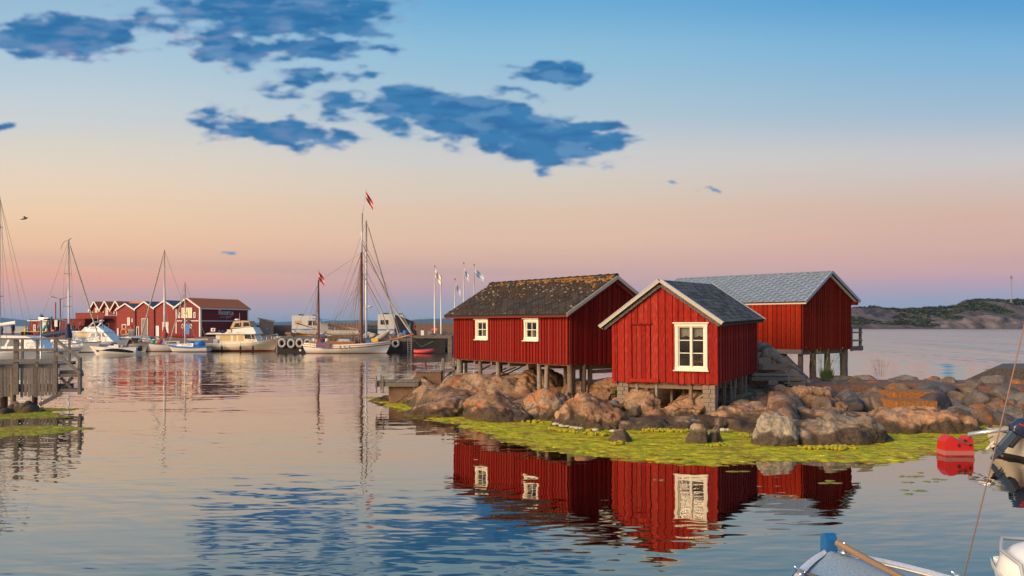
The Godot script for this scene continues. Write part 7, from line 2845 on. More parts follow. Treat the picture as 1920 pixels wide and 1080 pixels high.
# figures: joints with radii, joined by a smooth minimum and meshed as one skin
func person(called_label: String, at: Vector3, turn: float, pose: String, shirt: Color, legs: Color, hair: Color, group := "") -> void:
	var skin := Color(0.42, 0.24, 0.16)
	var b := []
	var hip := 0.92
	var lean := 0.0
	if pose == "sit":
		hip = 0.46
	if pose == "lean":
		lean = 0.3
	var ch := Vector3(lean * 0.6, hip + 0.44, 0)
	var nk := Vector3(lean, hip + 0.60, 0)
	b.append([Vector3(0, hip, 0), Vector3(0, hip + 0.12, 0), 0.15, 0.14, shirt])
	b.append([Vector3(0, hip + 0.12, 0), ch, 0.14, 0.165, shirt])
	b.append([ch, nk, 0.13, 0.06, shirt])
	b.append([nk, nk + Vector3(0.02, 0.08, 0), 0.055, 0.055, skin])
	b.append([nk + Vector3(0.03, 0.14, 0), nk + Vector3(0.02, 0.22, 0), 0.085, 0.095, skin])
	b.append([nk + Vector3(-0.015, 0.22, 0), nk + Vector3(-0.03, 0.25, 0), 0.1, 0.09, hair])
	b.append([nk + Vector3(0.11, 0.155, 0), nk + Vector3(0.125, 0.145, 0), 0.018, 0.02, skin])
	for s in [-1.0, 1.0]:
		var h := Vector3(0, hip - 0.02, s * 0.09)
		var kn := Vector3(0.03, 0.48, s * 0.1)
		var ft := Vector3(0.0, 0.06, s * 0.11)
		if pose == "sit":
			kn = Vector3(0.44, 0.50, s * 0.12)
			ft = Vector3(0.42, 0.07, s * 0.12)
		elif pose == "walk":
			kn = Vector3(0.14 * s, 0.48, s * 0.09)
			ft = Vector3(0.20 * s - 0.08, 0.07, s * 0.09)
		b.append([h, kn, 0.095, 0.062, legs])
		b.append([kn, ft, 0.062, 0.042, legs])
		b.append([ft, ft + Vector3(0.16, -0.02, 0), 0.045, 0.035, Color(0.03, 0.03, 0.03)])
		var sh := ch + Vector3(lean * 0.25, 0.08, s * 0.18)
		var elb := sh + Vector3(0.02 + (0.1 if pose == "lean" else 0.0), -0.29, s * 0.05)
		var hand := elb + Vector3(0.08, -0.24, -s * 0.02)
		if pose == "sit" or pose == "lean":
			hand = elb + Vector3(0.24, -0.06, -s * 0.06)
		b.append([sh, elb, 0.055, 0.042, shirt])
		b.append([elb, hand, 0.042, 0.03, skin])
		b.append([hand, hand + Vector3(0.03, -0.09, 0), 0.034, 0.026, skin])
	var cell := 0.042
	var lo := Vector3(-0.36, -0.04, -0.40)
	var hi := Vector3(0.68, hip + 1.02, 0.40)
	var n := Vector3i(((hi - lo) / cell).ceil())
	var field := PackedFloat32Array()
	field.resize((n.x + 1) * (n.y + 1) * (n.z + 1))
	field.fill(1.0)
	var sx := n.y + 1
	var row := n.z + 1
	for e in b:
		var a: Vector3 = e[0]
		var c: Vector3 = e[1]
		var rm: float = maxf(e[2], e[3]) + 0.1
		var mn := ((a.min(c) - Vector3.ONE * rm - lo) / cell).floor().max(Vector3.ZERO)
		var mx := ((a.max(c) + Vector3.ONE * rm - lo) / cell).ceil().min(Vector3(n))
		var ab := c - a
		var l2 := maxf(ab.length_squared(), 1e-6)
		for i in range(int(mn.x), int(mx.x) + 1):
			for j in range(int(mn.y), int(mx.y) + 1):
				for k in range(int(mn.z), int(mx.z) + 1):
					var p := lo + Vector3(i, j, k) * cell
					var t := clampf((p - a).dot(ab) / l2, 0.0, 1.0)
					var dd: float = (p - a - ab * t).length() - lerpf(e[2], e[3], t)
					var id := (i * sx + j) * row + k
					var o := field[id]
					var q := maxf(0.05 - absf(o - dd), 0.0) / 0.05
					field[id] = minf(o, dd) - q * q * 0.0125
	var verts := {}
	var pos := PackedVector3Array()
	var cols := PackedColorArray()
	for i in n.x:
		for j in n.y:
			for k in n.z:
				var acc := Vector3.ZERO
				var cnt := 0
				var v := []
				for q in 8:
					v.append(field[((i + (q & 1)) * sx + j + ((q >> 1) & 1)) * row + k + (q >> 2)])
				for ed in [[0, 1], [2, 3], [4, 5], [6, 7], [0, 2], [1, 3], [4, 6], [5, 7], [0, 4], [1, 5], [2, 6], [3, 7]]:
					var f0: float = v[ed[0]]
					var f1: float = v[ed[1]]
					if (f0 < 0) != (f1 < 0):
						var t := f0 / (f0 - f1)
						var p0 := Vector3(ed[0] & 1, (ed[0] >> 1) & 1, ed[0] >> 2)
						var p1 := Vector3(ed[1] & 1, (ed[1] >> 1) & 1, ed[1] >> 2)
						acc += p0.lerp(p1, t)
						cnt += 1
				if cnt:
					var p := lo + (Vector3(i, j, k) + acc / cnt) * cell
					verts[(i * sx + j) * row + k] = pos.size()
					pos.append(p)
					var best := 1e9
					var bc := skin
					for e in b:
						var ab: Vector3 = e[1] - e[0]
						var t := clampf((p - e[0]).dot(ab) / maxf(ab.length_squared(), 1e-6), 0.0, 1.0)
						var dd: float = (p - e[0] - ab * t).length() - lerpf(e[2], e[3], t)
						if dd < best:
							best = dd
							bc = e[4]
					cols.append(bc)
	var mb := MB.new(true)
	var steps := [Vector3i(1, 0, 0), Vector3i(0, 1, 0), Vector3i(0, 0, 1)]
	for i in range(1, n.x):
		for j in range(1, n.y):
			for k in range(1, n.z):
				var f0 := field[(i * sx + j) * row + k]
				for ax in 3:
					var s: Vector3i = steps[ax]
					var f1 := field[((i + s.x) * sx + j + s.y) * row + k + s.z]
					if (f0 < 0) == (f1 < 0):
						continue
					var u: Vector3i = steps[(ax + 1) % 3]
					var w: Vector3i = steps[(ax + 2) % 3]
					var ids := []
					for o in [Vector3i.ZERO, u, u + w, w]:
						ids.append(verts.get(((i - o.x) * sx + j - o.y) * row + k - o.z, -1))
					if ids.min() < 0:
						continue
					if f0 < 0:
						ids.reverse()
					for q in [0, 1, 2, 0, 2, 3]:
						mb.st.set_color(cols[ids[q]])
						mb.st.add_vertex(pos[ids[q]])
	var o := solo("person", mb, M.figure, called_label, "person", group)
	o.position = at
	o.rotation.y = turn


func make_clutter() -> void:
	rng.seed = 801
	# loose harbour gear on the pier head
	var list := [["fish_crate", 606.0, 110.0, 0, "stack of weathered fish crates right of the blue awning"], ["fish_crate", 622.0, 108.0, 0, "low pile of wooden crates behind the ketch's deckhouse"], ["barrel", 634.0, 107.0, 1, "blue barrel on the pier head behind the ketch's main boom"], ["barrel", 640.0, 107.5, 2, "rust-brown barrel beside the blue barrel"], ["net_heap", 650.0, 106.0, 3, "heap of grey net on the pier head left of the ketch's mast"], ["net_heap", 612.0, 105.0, 4, "heap of tan canvas on the pier head behind the ketch's mizzen boom"], ["fish_crate", 668.0, 108.0, 0, "crates stacked just left of the ketch's mast"], ["net_heap", 688.0, 104.0, 4, "tan sailcloth heaped in front of the black car"], ["net_heap", 753.0, 101.0, 3, "dark grey gear heaped at the foot of the dark tent panel"], ["fish_crate", 545.0, 108.0, 0, "crates against the brown wall left of the camper vans"], ["barrel", 760.0, 101.0, 1, "blue barrel at the right end of the pier head"]]
	for q in list:
		var t := thing(q[0], q[4], "crate" if q[0] == "fish_crate" else ("barrel" if q[0] == "barrel" else "heap"), P(q[1], 0, q[2]))
		t.position.y = 1.6
		if q[0] == "fish_crate":
			for k in rng.randi_range(3, 5):
				var mb := MB.new()
				mb.cbox(Vector3(rng.randf_range(-0.3, 0.3), 0.18 + 0.3 * (k / 2), 0.3 * (k % 2)), Vector3(0.8, 0.28, 0.5), Basis(Vector3.UP, rng.randf_range(-0.2, 0.2)), 0.1)
				part(t, "crate", mb, [M.teak, M.hull_grey, M.tan, M.grey_wood, M.blue][rng.randi() % 5])
		elif q[0] == "barrel":
			var mb := MB.new(true)
			mb.lathe([Vector2(0.001, 0), Vector2(0.27, 0), Vector2(0.30, 0.3), Vector2(0.30, 0.6), Vector2(0.27, 0.9), Vector2(0.001, 0.9)], Vector3.ZERO, Basis(), 12)
			part(t, "body", mb, M.blue if q[3] == 1 else M.teak)
			var rim := MB.new(true)
			for y in [0.3, 0.6]:
				rim.lathe([Vector2(0.29, y - 0.02), Vector2(0.32, y), Vector2(0.29, y + 0.02)], Vector3.ZERO, Basis(), 12)
			part(t, "hoop", rim, M.steel)
		else:
			var mb := MB.new(true)
			for k in 9:
				mb.blob(Vector3(rng.randf_range(-0.8, 0.8), rng.randf_range(0.1, 0.5), rng.randf_range(-0.3, 0.3)), Vector3(rng.randf_range(0.25, 0.5), rng.randf_range(0.15, 0.3), 0.3), 8, 5)
			part(t, "heap", mb, M.sail if q[3] == 4 else M.steel)


func new_hull(l: float, b: float, st: float, mid: float, bw: float, tr := 0.75, rake := 0.9, full := 2.4) -> Hull:
	var h := Hull.new()
	h.length = l
	h.beam = b
	h.stern = st
	h.mid = mid
	h.bow = bw
	h.transom = tr
	h.rake = rake
	h.full = full
	return h


func v2(list: Array) -> Array:
	var o := []
	for i in range(0, list.size(), 2):
		o.append(Vector2(list[i], list[i + 1]))
	return o


func furled(t: Node3D, a: Vector3, b: Vector3, r: float, mat: Material, called := "furled_sail") -> void:
	var mb := MB.new(true)
	var pts := []
	var rr := []
	for i in 9:
		var u := i / 8.0
		pts.append(a.lerp(b, u) - Vector3(0, 0.06 * sin(PI * u), 0))
		rr.append(r * (0.35 + 0.65 * pow(sin(PI * clampf(u * 0.85 + 0.12, 0, 1)), 0.6)) * rng.randf_range(0.9, 1.1))
	mb.tube(pts, rr, 8)
	part(t, called, mb, mat)


func make_boats() -> void:
	rng.seed = 701
	# ---- the trawler yacht
	var c := P(459, 0, 101.0)
	c.y = 0
	var t := thing("motor_yacht", "cream trawler yacht with a tan canvas flybridge, bow to the right", "motor yacht", c, -0.06)
	var h := new_hull(8.3, 2.9, 0.95, 0.95, 1.55, 0.85, 0.9, 2.6)
	hull_parts(t, h, M.hull_cream, M.boot_red, M.trim_white, M.trim_white, 0.14)
	var bl := MB.new(true)
	h.band(bl, func(_s: float) -> float: return 0.14, func(_s: float) -> float: return 0.21, 1, 0.012)
	part(t, "black_stripe", bl, M.rubber)
	var ru := MB.new(true)
	h.band(ru, func(s: float) -> float: return h.sheer(s) - 0.42, func(s: float) -> float: return h.sheer(s) - 0.36, 1, 0.03)
	part(t, "rubbing_strake", ru, M.hull_cream)
	cabin(t, "cabin", v2([-3.0, 0.9, 2.1, 0.95, 1.45, 2.05, -3.0, 2.05]), 1.2, 1.1, M.hull_cream)
	side_windows(t, [v2([-2.55, 1.25, -1.25, 1.25, -1.25, 1.92, -2.5, 1.92]), v2([-0.95, 1.25, -0.55, 1.25, -0.55, 1.92, -0.95, 1.92]), v2([-0.35, 1.25, 0.35, 1.25, 0.25, 1.92, -0.35, 1.92])], 0.9, 2.05, 1.2, 1.1, M.curtain, "curtained_window")
	side_windows(t, [v2([0.45, 1.5, 1.25, 1.5, 1.05, 1.98, 0.35, 1.98]), v2([1.32, 1.5, 1.68, 1.5, 1.45, 1.98, 1.15, 1.98])], 0.9, 2.05, 1.2, 1.1, M.tinted)
	cabin(t, "boat_deck", v2([-4.1, 2.02, 1.75, 2.06, 1.75, 2.16, -4.1, 2.13]), 1.35, 1.35, M.trim_white)
	cabin(t, "flybridge", v2([-2.0, 2.16, 1.75, 2.16, 1.35, 2.85, -1.1, 2.62]), 1.15, 1.05, M.trim_white)
	cabin(t, "canvas_top", v2([-1.35, 2.7, 1.1, 2.8, 0.85, 3.55, 0.1, 3.62, -1.0, 3.50]), 1.04, 0.95, M.tan)
	side_windows(t, [v2([-0.95, 2.85, -0.05, 2.88, -0.02, 3.35, -0.75, 3.30]), v2([0.18, 2.92, 0.98, 2.98, 0.80, 3.42, 0.2, 3.42])], 2.7, 3.62, 1.04, 0.95, M.tinted, "clear_panel")
	rails(t, h, 0.6, 0.97, 0.55, 6, 0.02)
	for q in [-2.1, 0.1, 1.55]:
		fender(t, Vector3(q, 0.15, h.half(0.5) + 0.16), M.navy, 0.13, 0.55)
	for q in [-3.6, -3.2, -2.6, -2.2]:
		var ou := MB.new(true)
		ou.blob(Vector3(q, 2.35, 0.9), Vector3(0.25, 0.2, 0.2))
		part(t, "stowed_fender", ou, M.navy)
	var lr := MB.new()
	lr.cbox(Vector3(-3.35, 2.55, 1.0), Vector3(0.55, 0.4, 0.2), Basis(), 0.3)
	part(t, "liferaft", lr, M.trim_white)
	var lr2 := MB.new(true)
	lr2.blob(Vector3(-3.33, 2.55, 1.11), Vector3(0.12, 0.14, 0.02))
	part(t, "red_emblem", lr2, M.redpaint)
	var bx := MB.new()
	bx.cbox(Vector3(-1.4, 2.42, 1.18), Vector3(0.5, 0.32, 0.12))
	bx.cbox(Vector3(-3.2, 2.18, 1.1), Vector3(1.6, 0.05, 0.05))
	part(t, "deck_locker", bx, M.hull_cream)
	var an := MB.new(true)
	an.tube([Vector3(-0.2, 2.7, 1.0), Vector3(-0.25, 4.5, 1.0)], 0.02, 5)
	an.tube([Vector3(-0.6, 2.25, 1.2), Vector3(0.4, 2.3, 1.2)], 0.02, 5)
	part(t, "aerial", an, M.trim_white)
	var rd := MB.new(true)
	rd.blob(Vector3(-0.9, 3.72, 0), Vector3(0.35, 0.12, 0.3))
	part(t, "radar_dome", rd, M.trim_white)
	var an2 := MB.new()
	an2.bar(Vector3(3.5, 1.55, 0), Vector3(4.3, 1.72, 0), 0.3, 0.06)
	part(t, "bow_pulpit", an2, M.trim_white)
	var ens := MB.new()
	for k in 4:
		ens.box(Vector3(-2.95, 0.98 + k * 0.14, 1.30), Vector3(0.55, 0.07, 0.02))
	part(t, "striped_flag", ens, M.trim_white)
	var ens2 := MB.new()
	for k in 4:
		ens2.box(Vector3(-2.95, 1.05 + k * 0.14, 1.302), Vector3(0.55, 0.07, 0.02))
	part(t, "striped_flag", ens2, mk(Color(0.08, 0.15, 0.45), 0.8))
	# ---- the ketch
	c = P(652, 0, 94.5)
	c.y = 0
	var k := thing("ketch", "white gaff ketch with brown masts, varnished rail and long bowsprit", "sailing ship", c, 0.0)
	var hk := new_hull(9.6, 3.0, 1.05, 0.82, 1.25, 0.55, 0.75, 2.5)
	hk.stern_rake = 0.5
	hull_parts(k, hk, M.hull_white, M.boot_red, M.varnish, M.teak, 0.07, 0.05)
	var vs := MB.new(true)
	hk.band(vs, func(s: float) -> float: return hk.sheer(s) - 0.30, func(s: float) -> float: return hk.sheer(s) - 0.20, 2, 0.03)
	part(k, "varnished_strake", vs, M.varnish)
	var bul := MB.new(true)
	hk.band(bul, func(s: float) -> float: return hk.sheer(s), func(s: float) -> float: return hk.sheer(s) + 0.16, 2, -0.03, 0.02, 0.985)
	part(k, "bulwark", bul, M.hull_white)
	var cp := MB.new(true)
	hk.band(cp, func(s: float) -> float: return hk.sheer(s) + 0.16, func(s: float) -> float: return hk.sheer(s) + 0.20, 1, 0.0, 0.02, 0.985)
	part(k, "cap_rail", cp, M.varnish)
	cabin(k, "deckhouse", v2([-2.0, 0.8, 0.9, 0.8, 0.9, 1.28, -2.0, 1.32]), 0.7, 0.65, M.varnish)
	cabin(k, "skylight", v2([-1.1, 1.3, 0.4, 1.3, 0.2, 1.55, -0.9, 1.58]), 0.55, 0.45, mk(Color(0.42, 0.43, 0.44), 0.4))
	cabin(k, "fore_hatch", v2([2.0, 0.95, 3.4, 1.0, 3.4, 1.2, 2.0, 1.2]), 0.35, 0.33, M.trim_white)
	rig(k, hk, 1.5, 0.8, 12.8, M.mast_brown, 0.17, [[0.42, 0.75]], false, false, 0.02)
	var tp := MB.new(true)
	tp.tube([Vector3(1.5, 11.0, 0.1), Vector3(1.62, 15.3, 0.1)], [0.12, 0.07], 7)
	tp.tube([Vector3(1.62, 15.2, 0.1), Vector3(2.05, 17.9, 0.1)], [0.03, 0.02], 5)
	part(k, "topmast", tp, M.alu)
	flag(k, Vector3(2.04, 17.7, 0.1), 1.5, 0.9, 0.9, M.redcloth, M.trim_white)
	rig(k, hk, -3.2, 1.0, 8.0, M.mast_brown, 0.13, [], false, false, 0.02)
	var fs := MB.new(true)
	fs.tube([Vector3(-3.2, 7.9, 0), Vector3(-3.15, 9.1, 0)], 0.025, 5)
	part(k, "flagstaff", fs, M.varnish)
	flag(k, Vector3(-3.18, 9.0, 0), 1.1, 0.9, 0.8, M.redcloth, M.trim_white, 1.0)
	var bs := MB.new(true)
	bs.tube([Vector3(2.6, 1.15, 0), Vector3(4.9, 1.5, 0), Vector3(7.2, 2.1, 0)], [0.13, 0.12, 0.07], 8)
	part(k, "bowsprit", bs, M.varnish)
	var bm := MB.new(true)
	bm.tube([Vector3(1.3, 1.95, 0), Vector3(-2.9, 1.75, 0)], 0.09, 7)
	bm.tube([Vector3(1.3, 2.6, 0), Vector3(-2.2, 3.1, 0)], 0.07, 7)
	part(k, "main_boom", bm, M.varnish)
	var bz := MB.new(true)
	bz.tube([Vector3(-3.3, 1.9, 0), Vector3(-6.2, 2.0, 0)], 0.075, 7)
	bz.tube([Vector3(-3.3, 2.6, 0), Vector3(-5.6, 3.3, 0)], 0.06, 7)
	part(k, "mizzen_boom", bz, M.varnish)
	furled(k, Vector3(1.2, 2.25, 0.05), Vector3(-2.5, 2.3, 0.05), 0.32, M.sail)
	furled(k, Vector3(-3.4, 2.2, 0.05), Vector3(-5.8, 2.5, 0.05), 0.25, M.sail)
	furled(k, Vector3(2.7, 1.2, 0.3), Vector3(4.6, 2.5, 0.1), 0.3, M.sail)
	var rg := MB.new(true)
	for q in [[1.5, 11.3, 7.1, 2.1], [1.5, 8.6, 4.8, 1.4], [1.6, 12.4, 7.1, 2.1], [1.5, 10.0, 5.8, 1.7], [1.5, 11.0, -3.2, 7.8], [1.5, 9.5, -1.6, 1.2], [-3.2, 7.8, -4.8, 1.2], [-3.2, 7.6, -5.9, 2.2], [1.5, 8.0, -2.6, 2.0], [1.5, 7.0, -2.0, 3.0]]:
		rg.tube([Vector3(q[0], q[1], 0), Vector3(q[2], q[3], 0)], 0.02, 4)
	for z in [-1.0, 1.0]:
		for q in [[1.5, 10.8, 0.6], [1.5, 10.8, 0.2], [1.5, 8.2, -0.3], [1.5, 9.0, -0.9], [1.5, 11.0, -2.2]]:
			rg.tube([Vector3(q[0], q[1], 0), Vector3(q[2], 1.0, z * 1.35)], 0.02, 4)
		for q in [-3.6, -4.0]:
			rg.tube([Vector3(-3.2, 7.4, 0), Vector3(q, 1.1, z * 1.1)], 0.02, 4)
	part(k, "stay", rg, M.line)
	var jf := MB.new(true)
	jf.tube([Vector3(1.65, 11.9, 0), Vector3(4.6, 5.6, 0), Vector3(6.9, 2.2, 0)], [0.04, 0.09, 0.08], 7)
	jf.tube([Vector3(1.6, 8.8, 0), Vector3(3.6, 4.9, 0), Vector3(4.7, 1.6, 0)], [0.04, 0.08, 0.07], 7)
	part(k, "furled_jib", jf, M.sail)
	for q in [[-0.55, 0.22], [-0.05, 0.22], [0.45, 0.22]]:
		var ld := MB.new(true)
		ld.tube([Vector3(q[0], 0.9, 1.52), Vector3(q[0], 0.35, 1.56)], 0.03, 5)
		part(k, "side_line", ld, M.line)
	var bags := [[-3.3, 1.15, M.tan], [-2.9, 1.2, M.redcloth], [-3.6, 1.25, M.trim_white], [-2.6, 1.2, M.navy], [-2.2, 1.25, M.trim_white]]
	for q in bags:
		var bg := MB.new(true)
		bg.blob(Vector3(q[0], q[1] + 0.15, 0.3), Vector3(0.22, 0.25, 0.3))
		part(k, "deck_gear", bg, q[2])
	for q in [[-2.75, mk(Color(0.16, 0.10, 0.20), 0.9)], [-1.95, mk(Color(0.18, 0.12, 0.14), 0.9)]]:
		var cl := MB.new()
		cl.box(Vector3(q[0], 0.98, 1.62 if q[0] < -2.2 else 1.66), Vector3(0.7, 0.62, 0.04))
		part(k, "hanging_cloth", cl, q[1])
	var yb := MB.new()
	yb.cbox(Vector3(3.05, 1.42, 0.55), Vector3(0.75, 0.45, 0.12), Basis(), 0.3)
	part(k, "yellow_bag", yb, M.yellow)
	var bb := MB.new()
	bb.cbox(Vector3(2.35, 1.32, 0.6), Vector3(0.6, 0.36, 0.12), Basis(), 0.3)
	part(k, "blue_bag", bb, M.blue)
	var dh := MB.new(true)
	dh.lathe([Vector2(0.001, 0.14), Vector2(0.08, 0.12), Vector2(0.14, 0.0), Vector2(0.08, -0.12), Vector2(0.001, -0.14)], Vector3(-4.95, 0.35, 0.9), Basis(), 8)
	part(k, "stern_fender", dh, M.trim_white)
	# ---- the yacht behind the ketch
	c = P(681, 0, 98.5)
	c.y = 0
	var y := thing("sailing_yacht", "old cream sailing yacht with a tall pale aluminium mast behind the ketch", "sailboat", c, 0.03)
	var hy := new_hull(9.0, 2.7, 1.0, 0.95, 1.45, 0.6, 1.0, 2.3)
	hull_parts(y, hy, M.hull_old, M.boot_red, M.varnish, M.deck, 0.1)
	cabin(y, "coachroof", v2([-2.2, 0.95, 1.8, 1.0, 1.3, 1.4, -2.0, 1.45]), 0.9, 0.75, M.trim_white)
	rig(y, hy, 0.35, 1.2, 15.0, M.alu, 0.13, [[0.27, 0.9], [0.66, 0.85]], true, true, 0.018)
	furled(y, Vector3(4.1, 1.6, 0), Vector3(0.6, 14.2, 0), 0.10, M.sail, "furled_jib")
	rails(y, hy, 0.55, 0.98, 0.65, 6, 0.02)
	var ra := MB.new(true)
	ra.blob(Vector3(0.75, 5.2, 0), Vector3(0.32, 0.12, 0.25))
	part(y, "radar_dome", ra, M.trim_white)
	furled(y, Vector3(0.0, 2.1, 0), Vector3(-3.4, 2.1, 0), 0.2, M.sail)
	# ---- red inflatable dinghy and ladder
	var dg := thing("dinghy", "red inflatable dinghy afloat below the breakwater", "dinghy", P(796, 0, 93.5))
	dg.position.y = 0.18
	var tube := MB.new(true)
	var ring := []
	for i in 21:
		var a := -2.5 + 5.0 * i / 20.0
		ring.append(Vector3(-0.2 + 1.1 * cos(a) * (1.0 if absf(a) < 1.57 else 1.0), 0.05 + 0.10 * maxf(0.0, cos(a)), 0.55 * sin(a)))
	tube.tube(ring, 0.2, 8)
	part(dg, "tube", tube, mk(Color(0.60, 0.06, 0.06), 0.5))
	var fl := MB.new()
	fl.box(Vector3(-0.3, -0.02, 0), Vector3(1.6, 0.06, 0.8))
	part(dg, "floor", fl, M.rubber)
	var tr := MB.new()
	tr.box(Vector3(-1.05, 0.12, 0), Vector3(0.06, 0.36, 0.8))
	part(dg, "transom", tr, M.hull_grey)
	var la := thing("ladder", "grey steel ladder on the quay wall left of the red dinghy", "ladder", P(768, 0, 96.4))
	la.position.y = 0
	var lm := MB.new(true)
	for s in [-0.2, 0.2]:
		lm.tube([Vector3(s, -0.3, 0), Vector3(s, 2.0, 0)], 0.03, 5)
	part(la, "stile", lm, M.alu)
	for i in 8:
		var lu := MB.new(true)
		lu.tube([Vector3(-0.2, 0.1 + i * 0.24, 0), Vector3(0.2, 0.1 + i * 0.24, 0)], 0.025, 5)
		part(la, "rung", lu, M.alu)
	var ml := MB.new(true)
	ml.tube([P(772, 634, 96.0), P(790, 650, 95.5), P(812, 640, 96.5)], 0.025, 5)
	solo("mooring_line", ml, mk(Color(0.10, 0.30, 0.22), 0.8), "green line hanging in a loop from the quay beside the ladder", "rope")
	# ---- sailboats in front of the boathouses
	c = P(354, 0, 99.0)
	c.y = 0
	var s1 := thing("sailboat", "small cream sailboat with a blue sheer band and blue canvas", "sailboat", c, PI - 0.1)
	var h1 := new_hull(5.0, 1.9, 0.72, 0.62, 0.85, 0.8, 0.8, 2.4)
	hull_parts(s1, h1, M.hull_cream, M.blue, M.blue, M.trim_white, 0.1, 0.2)
	cabin(s1, "cabin", v2([-0.8, 0.62, 1.3, 0.7, 0.9, 0.95, -0.8, 1.02]), 0.62, 0.52, M.trim_white)
	side_windows(s1, [v2([-0.6, 0.75, 0.0, 0.77, 0.0, 0.9, -0.6, 0.92]), v2([0.2, 0.78, 0.7, 0.8, 0.6, 0.9, 0.2, 0.9])], 0.62, 1.02, 0.62, 0.52, M.tinted)
	rig(s1, h1, 0.45, 0.9, 8.0, M.alu, 0.075, [[0.5, 0.45]], true, true, 0.015)
	furled(s1, Vector3(0.35, 1.45, 0), Vector3(-2.3, 1.45, 0), 0.16, M.sail)
	furled(s1, Vector3(2.4, 0.9, 0), Vector3(0.6, 6.6, 0), 0.07, M.sail, "furled_jib")
	var hood := MB.new(true)
	hood.blob(Vector3(-1.35, 0.95, 0), Vector3(0.55, 0.38, 0.75), 10, 6)
	hood.blob(Vector3(-0.2, 1.08, 0), Vector3(0.5, 0.10, 0.5), 10, 6)
	part(s1, "spray_hood", hood, M.bright_blue)
	c = P(316, 0, 101.5)
	c.y = 0
	var s2 := thing("sailboat", "white sailboat with a thin red waterline and red sail cover", "sailboat", c, PI + 0.35)
	var h2 := new_hull(6.6, 2.2, 0.85, 0.78, 1.1, 0.75, 0.9, 2.4)
	hull_parts(s2, h2, M.hull_white, M.boot_red, M.varnish, M.trim_white, 0.09)
	cabin(s2, "cabin", v2([-1.2, 0.78, 1.5, 0.85, 1.0, 1.15, -1.2, 1.22]), 0.75, 0.65, M.trim_white)
	side_windows(s2, [v2([-0.9, 0.92, 0.2, 0.94, 0.2, 1.08, -0.9, 1.1])], 0.78, 1.22, 0.75, 0.65, M.tinted)
	rig(s2, h2, 0.45, 1.1, 11.9, M.alu, 0.095, [[0.46, 0.75]], true, true, 0.015)
	furled(s2, Vector3(3.1, 1.2, 0), Vector3(0.6, 11.2, 0), 0.09, M.sail, "furled_jib")
	furled(s2, Vector3(0.4, 2.0, 0), Vector3(-3.0, 1.75, 0), 0.24, M.redcloth)
	var rc := MB.new(true)
	rc.tube([Vector3(0.45, 1.6, 0), Vector3(0.42, 2.2, 0), Vector3(0.44, 2.9, 0)], [0.28, 0.26, 0.1], 8)
	part(s2, "sail_cover", rc, M.redcloth)
	rails(s2, h2, 0.7, 0.99, 0.5, 4, 0.018)
	for q in [[1.6, mk(Color(0.02, 0.30, 0.36), 0.6)], [1.2, M.yellow], [0.9, mk(Color(0.45, 0.03, 0.22), 0.6)]]:
		var bu := MB.new(true)
		bu.blob(Vector3(q[0], 1.12, -0.75), Vector3(0.24, 0.24, 0.22))
		part(s2, "bagged_sail", bu, q[1])
	# ---- navy-striped speedboat
	c = P(214, 0, 90.0)
	c.y = 0
	var sp := thing("speedboat", "white speedboat with a broad navy flash along its side", "speedboat", c, PI + 0.12)
	var hs := new_hull(4.9, 1.9, 0.75, 0.72, 0.9, 0.85, 0.9, 2.6)
	hull_parts(sp, hs, M.hull_white, M.hull_white, M.trim_white, M.trim_white, 0.08)
	for flank in [-1.0, 1.0]:
		var nv := MB.new(true)
		hs.band(nv, func(s: float) -> float: return 0.22 + 0.40 * maxf(0.0, (s - 0.15)), func(s: float) -> float: return 0.24 + 0.42 * sin(clampf((s - 0.02) * 1.15, 0.0, 1.0) * PI * 0.9 + 0.25), 4, 0.012, 0.05, 0.9, [flank])
		part(sp, "navy_flash", nv, M.navy_gloss)
	cabin(sp, "console", v2([-0.6, 0.72, 0.6, 0.78, 0.2, 1.1, -0.5, 1.05]), 0.5, 0.4, M.trim_white)
	side_windows(sp, [v2([-0.1, 0.95, 0.35, 0.95, 0.1, 1.2, -0.1, 1.2])], 0.72, 1.2, 0.46, 0.4, M.tinted, "windscreen")
	for q in [-0.9, -0.4]:
		var se := MB.new(true)
		se.blob(Vector3(q, 0.88, 0), Vector3(0.2, 0.16, 0.5))
		part(sp, "seat", se, M.tan)
	var eng := MB.new()
	eng.cbox(Vector3(-2.6, 0.65, 0), Vector3(0.35, 0.55, 0.4), Basis(), 0.3)
	part(sp, "outboard", eng, M.rubber)
	# ---- grey cabin boat with wooden trim
	c = P(246, 0, 101.0)
	c.y = 0
	var cb := thing("cabin_boat", "grey cabin boat with wooden window trim behind the speedboat", "motorboat", c, -0.35)
	var hc := new_hull(5.4, 2.2, 0.9, 0.85, 1.15, 0.85, 0.8, 2.4)
	hull_parts(cb, hc, M.hull_grey, M.hull_grey, M.varnish, M.trim_white, 0.1)
	cabin(cb, "cabin", v2([-1.6, 0.85, 1.3, 0.9, 0.7, 1.55, -1.4, 1.6]), 0.85, 0.75, M.teak)
	side_windows(cb, [v2([-1.2, 1.1, -0.3, 1.1, -0.3, 1.5, -1.15, 1.5]), v2([-0.15, 1.1, 0.85, 1.12, 0.6, 1.5, -0.15, 1.5])], 0.85, 1.6, 0.85, 0.75, mk(Color(0.10, 0.14, 0.18), 0.1))
	cabin(cb, "roof", v2([-1.9, 1.58, 0.9, 1.58, 0.7, 1.68, -1.8, 1.70]), 0.85, 0.8, M.trim_white)
	# ---- flybridge cruiser
	c = P(186, 0, 100.0)
	c.y = 0
	var fc := thing("motor_cruiser", "white flybridge cruiser with a warm-tinted side window", "motor yacht", c, -0.1)
	var hf := new_hull(7.4, 2.7, 1.1, 1.05, 1.5, 0.85, 0.9, 2.5)
	hull_parts(fc, hf, M.hull_white, M.rubber, M.trim_white, M.trim_white, 0.08)
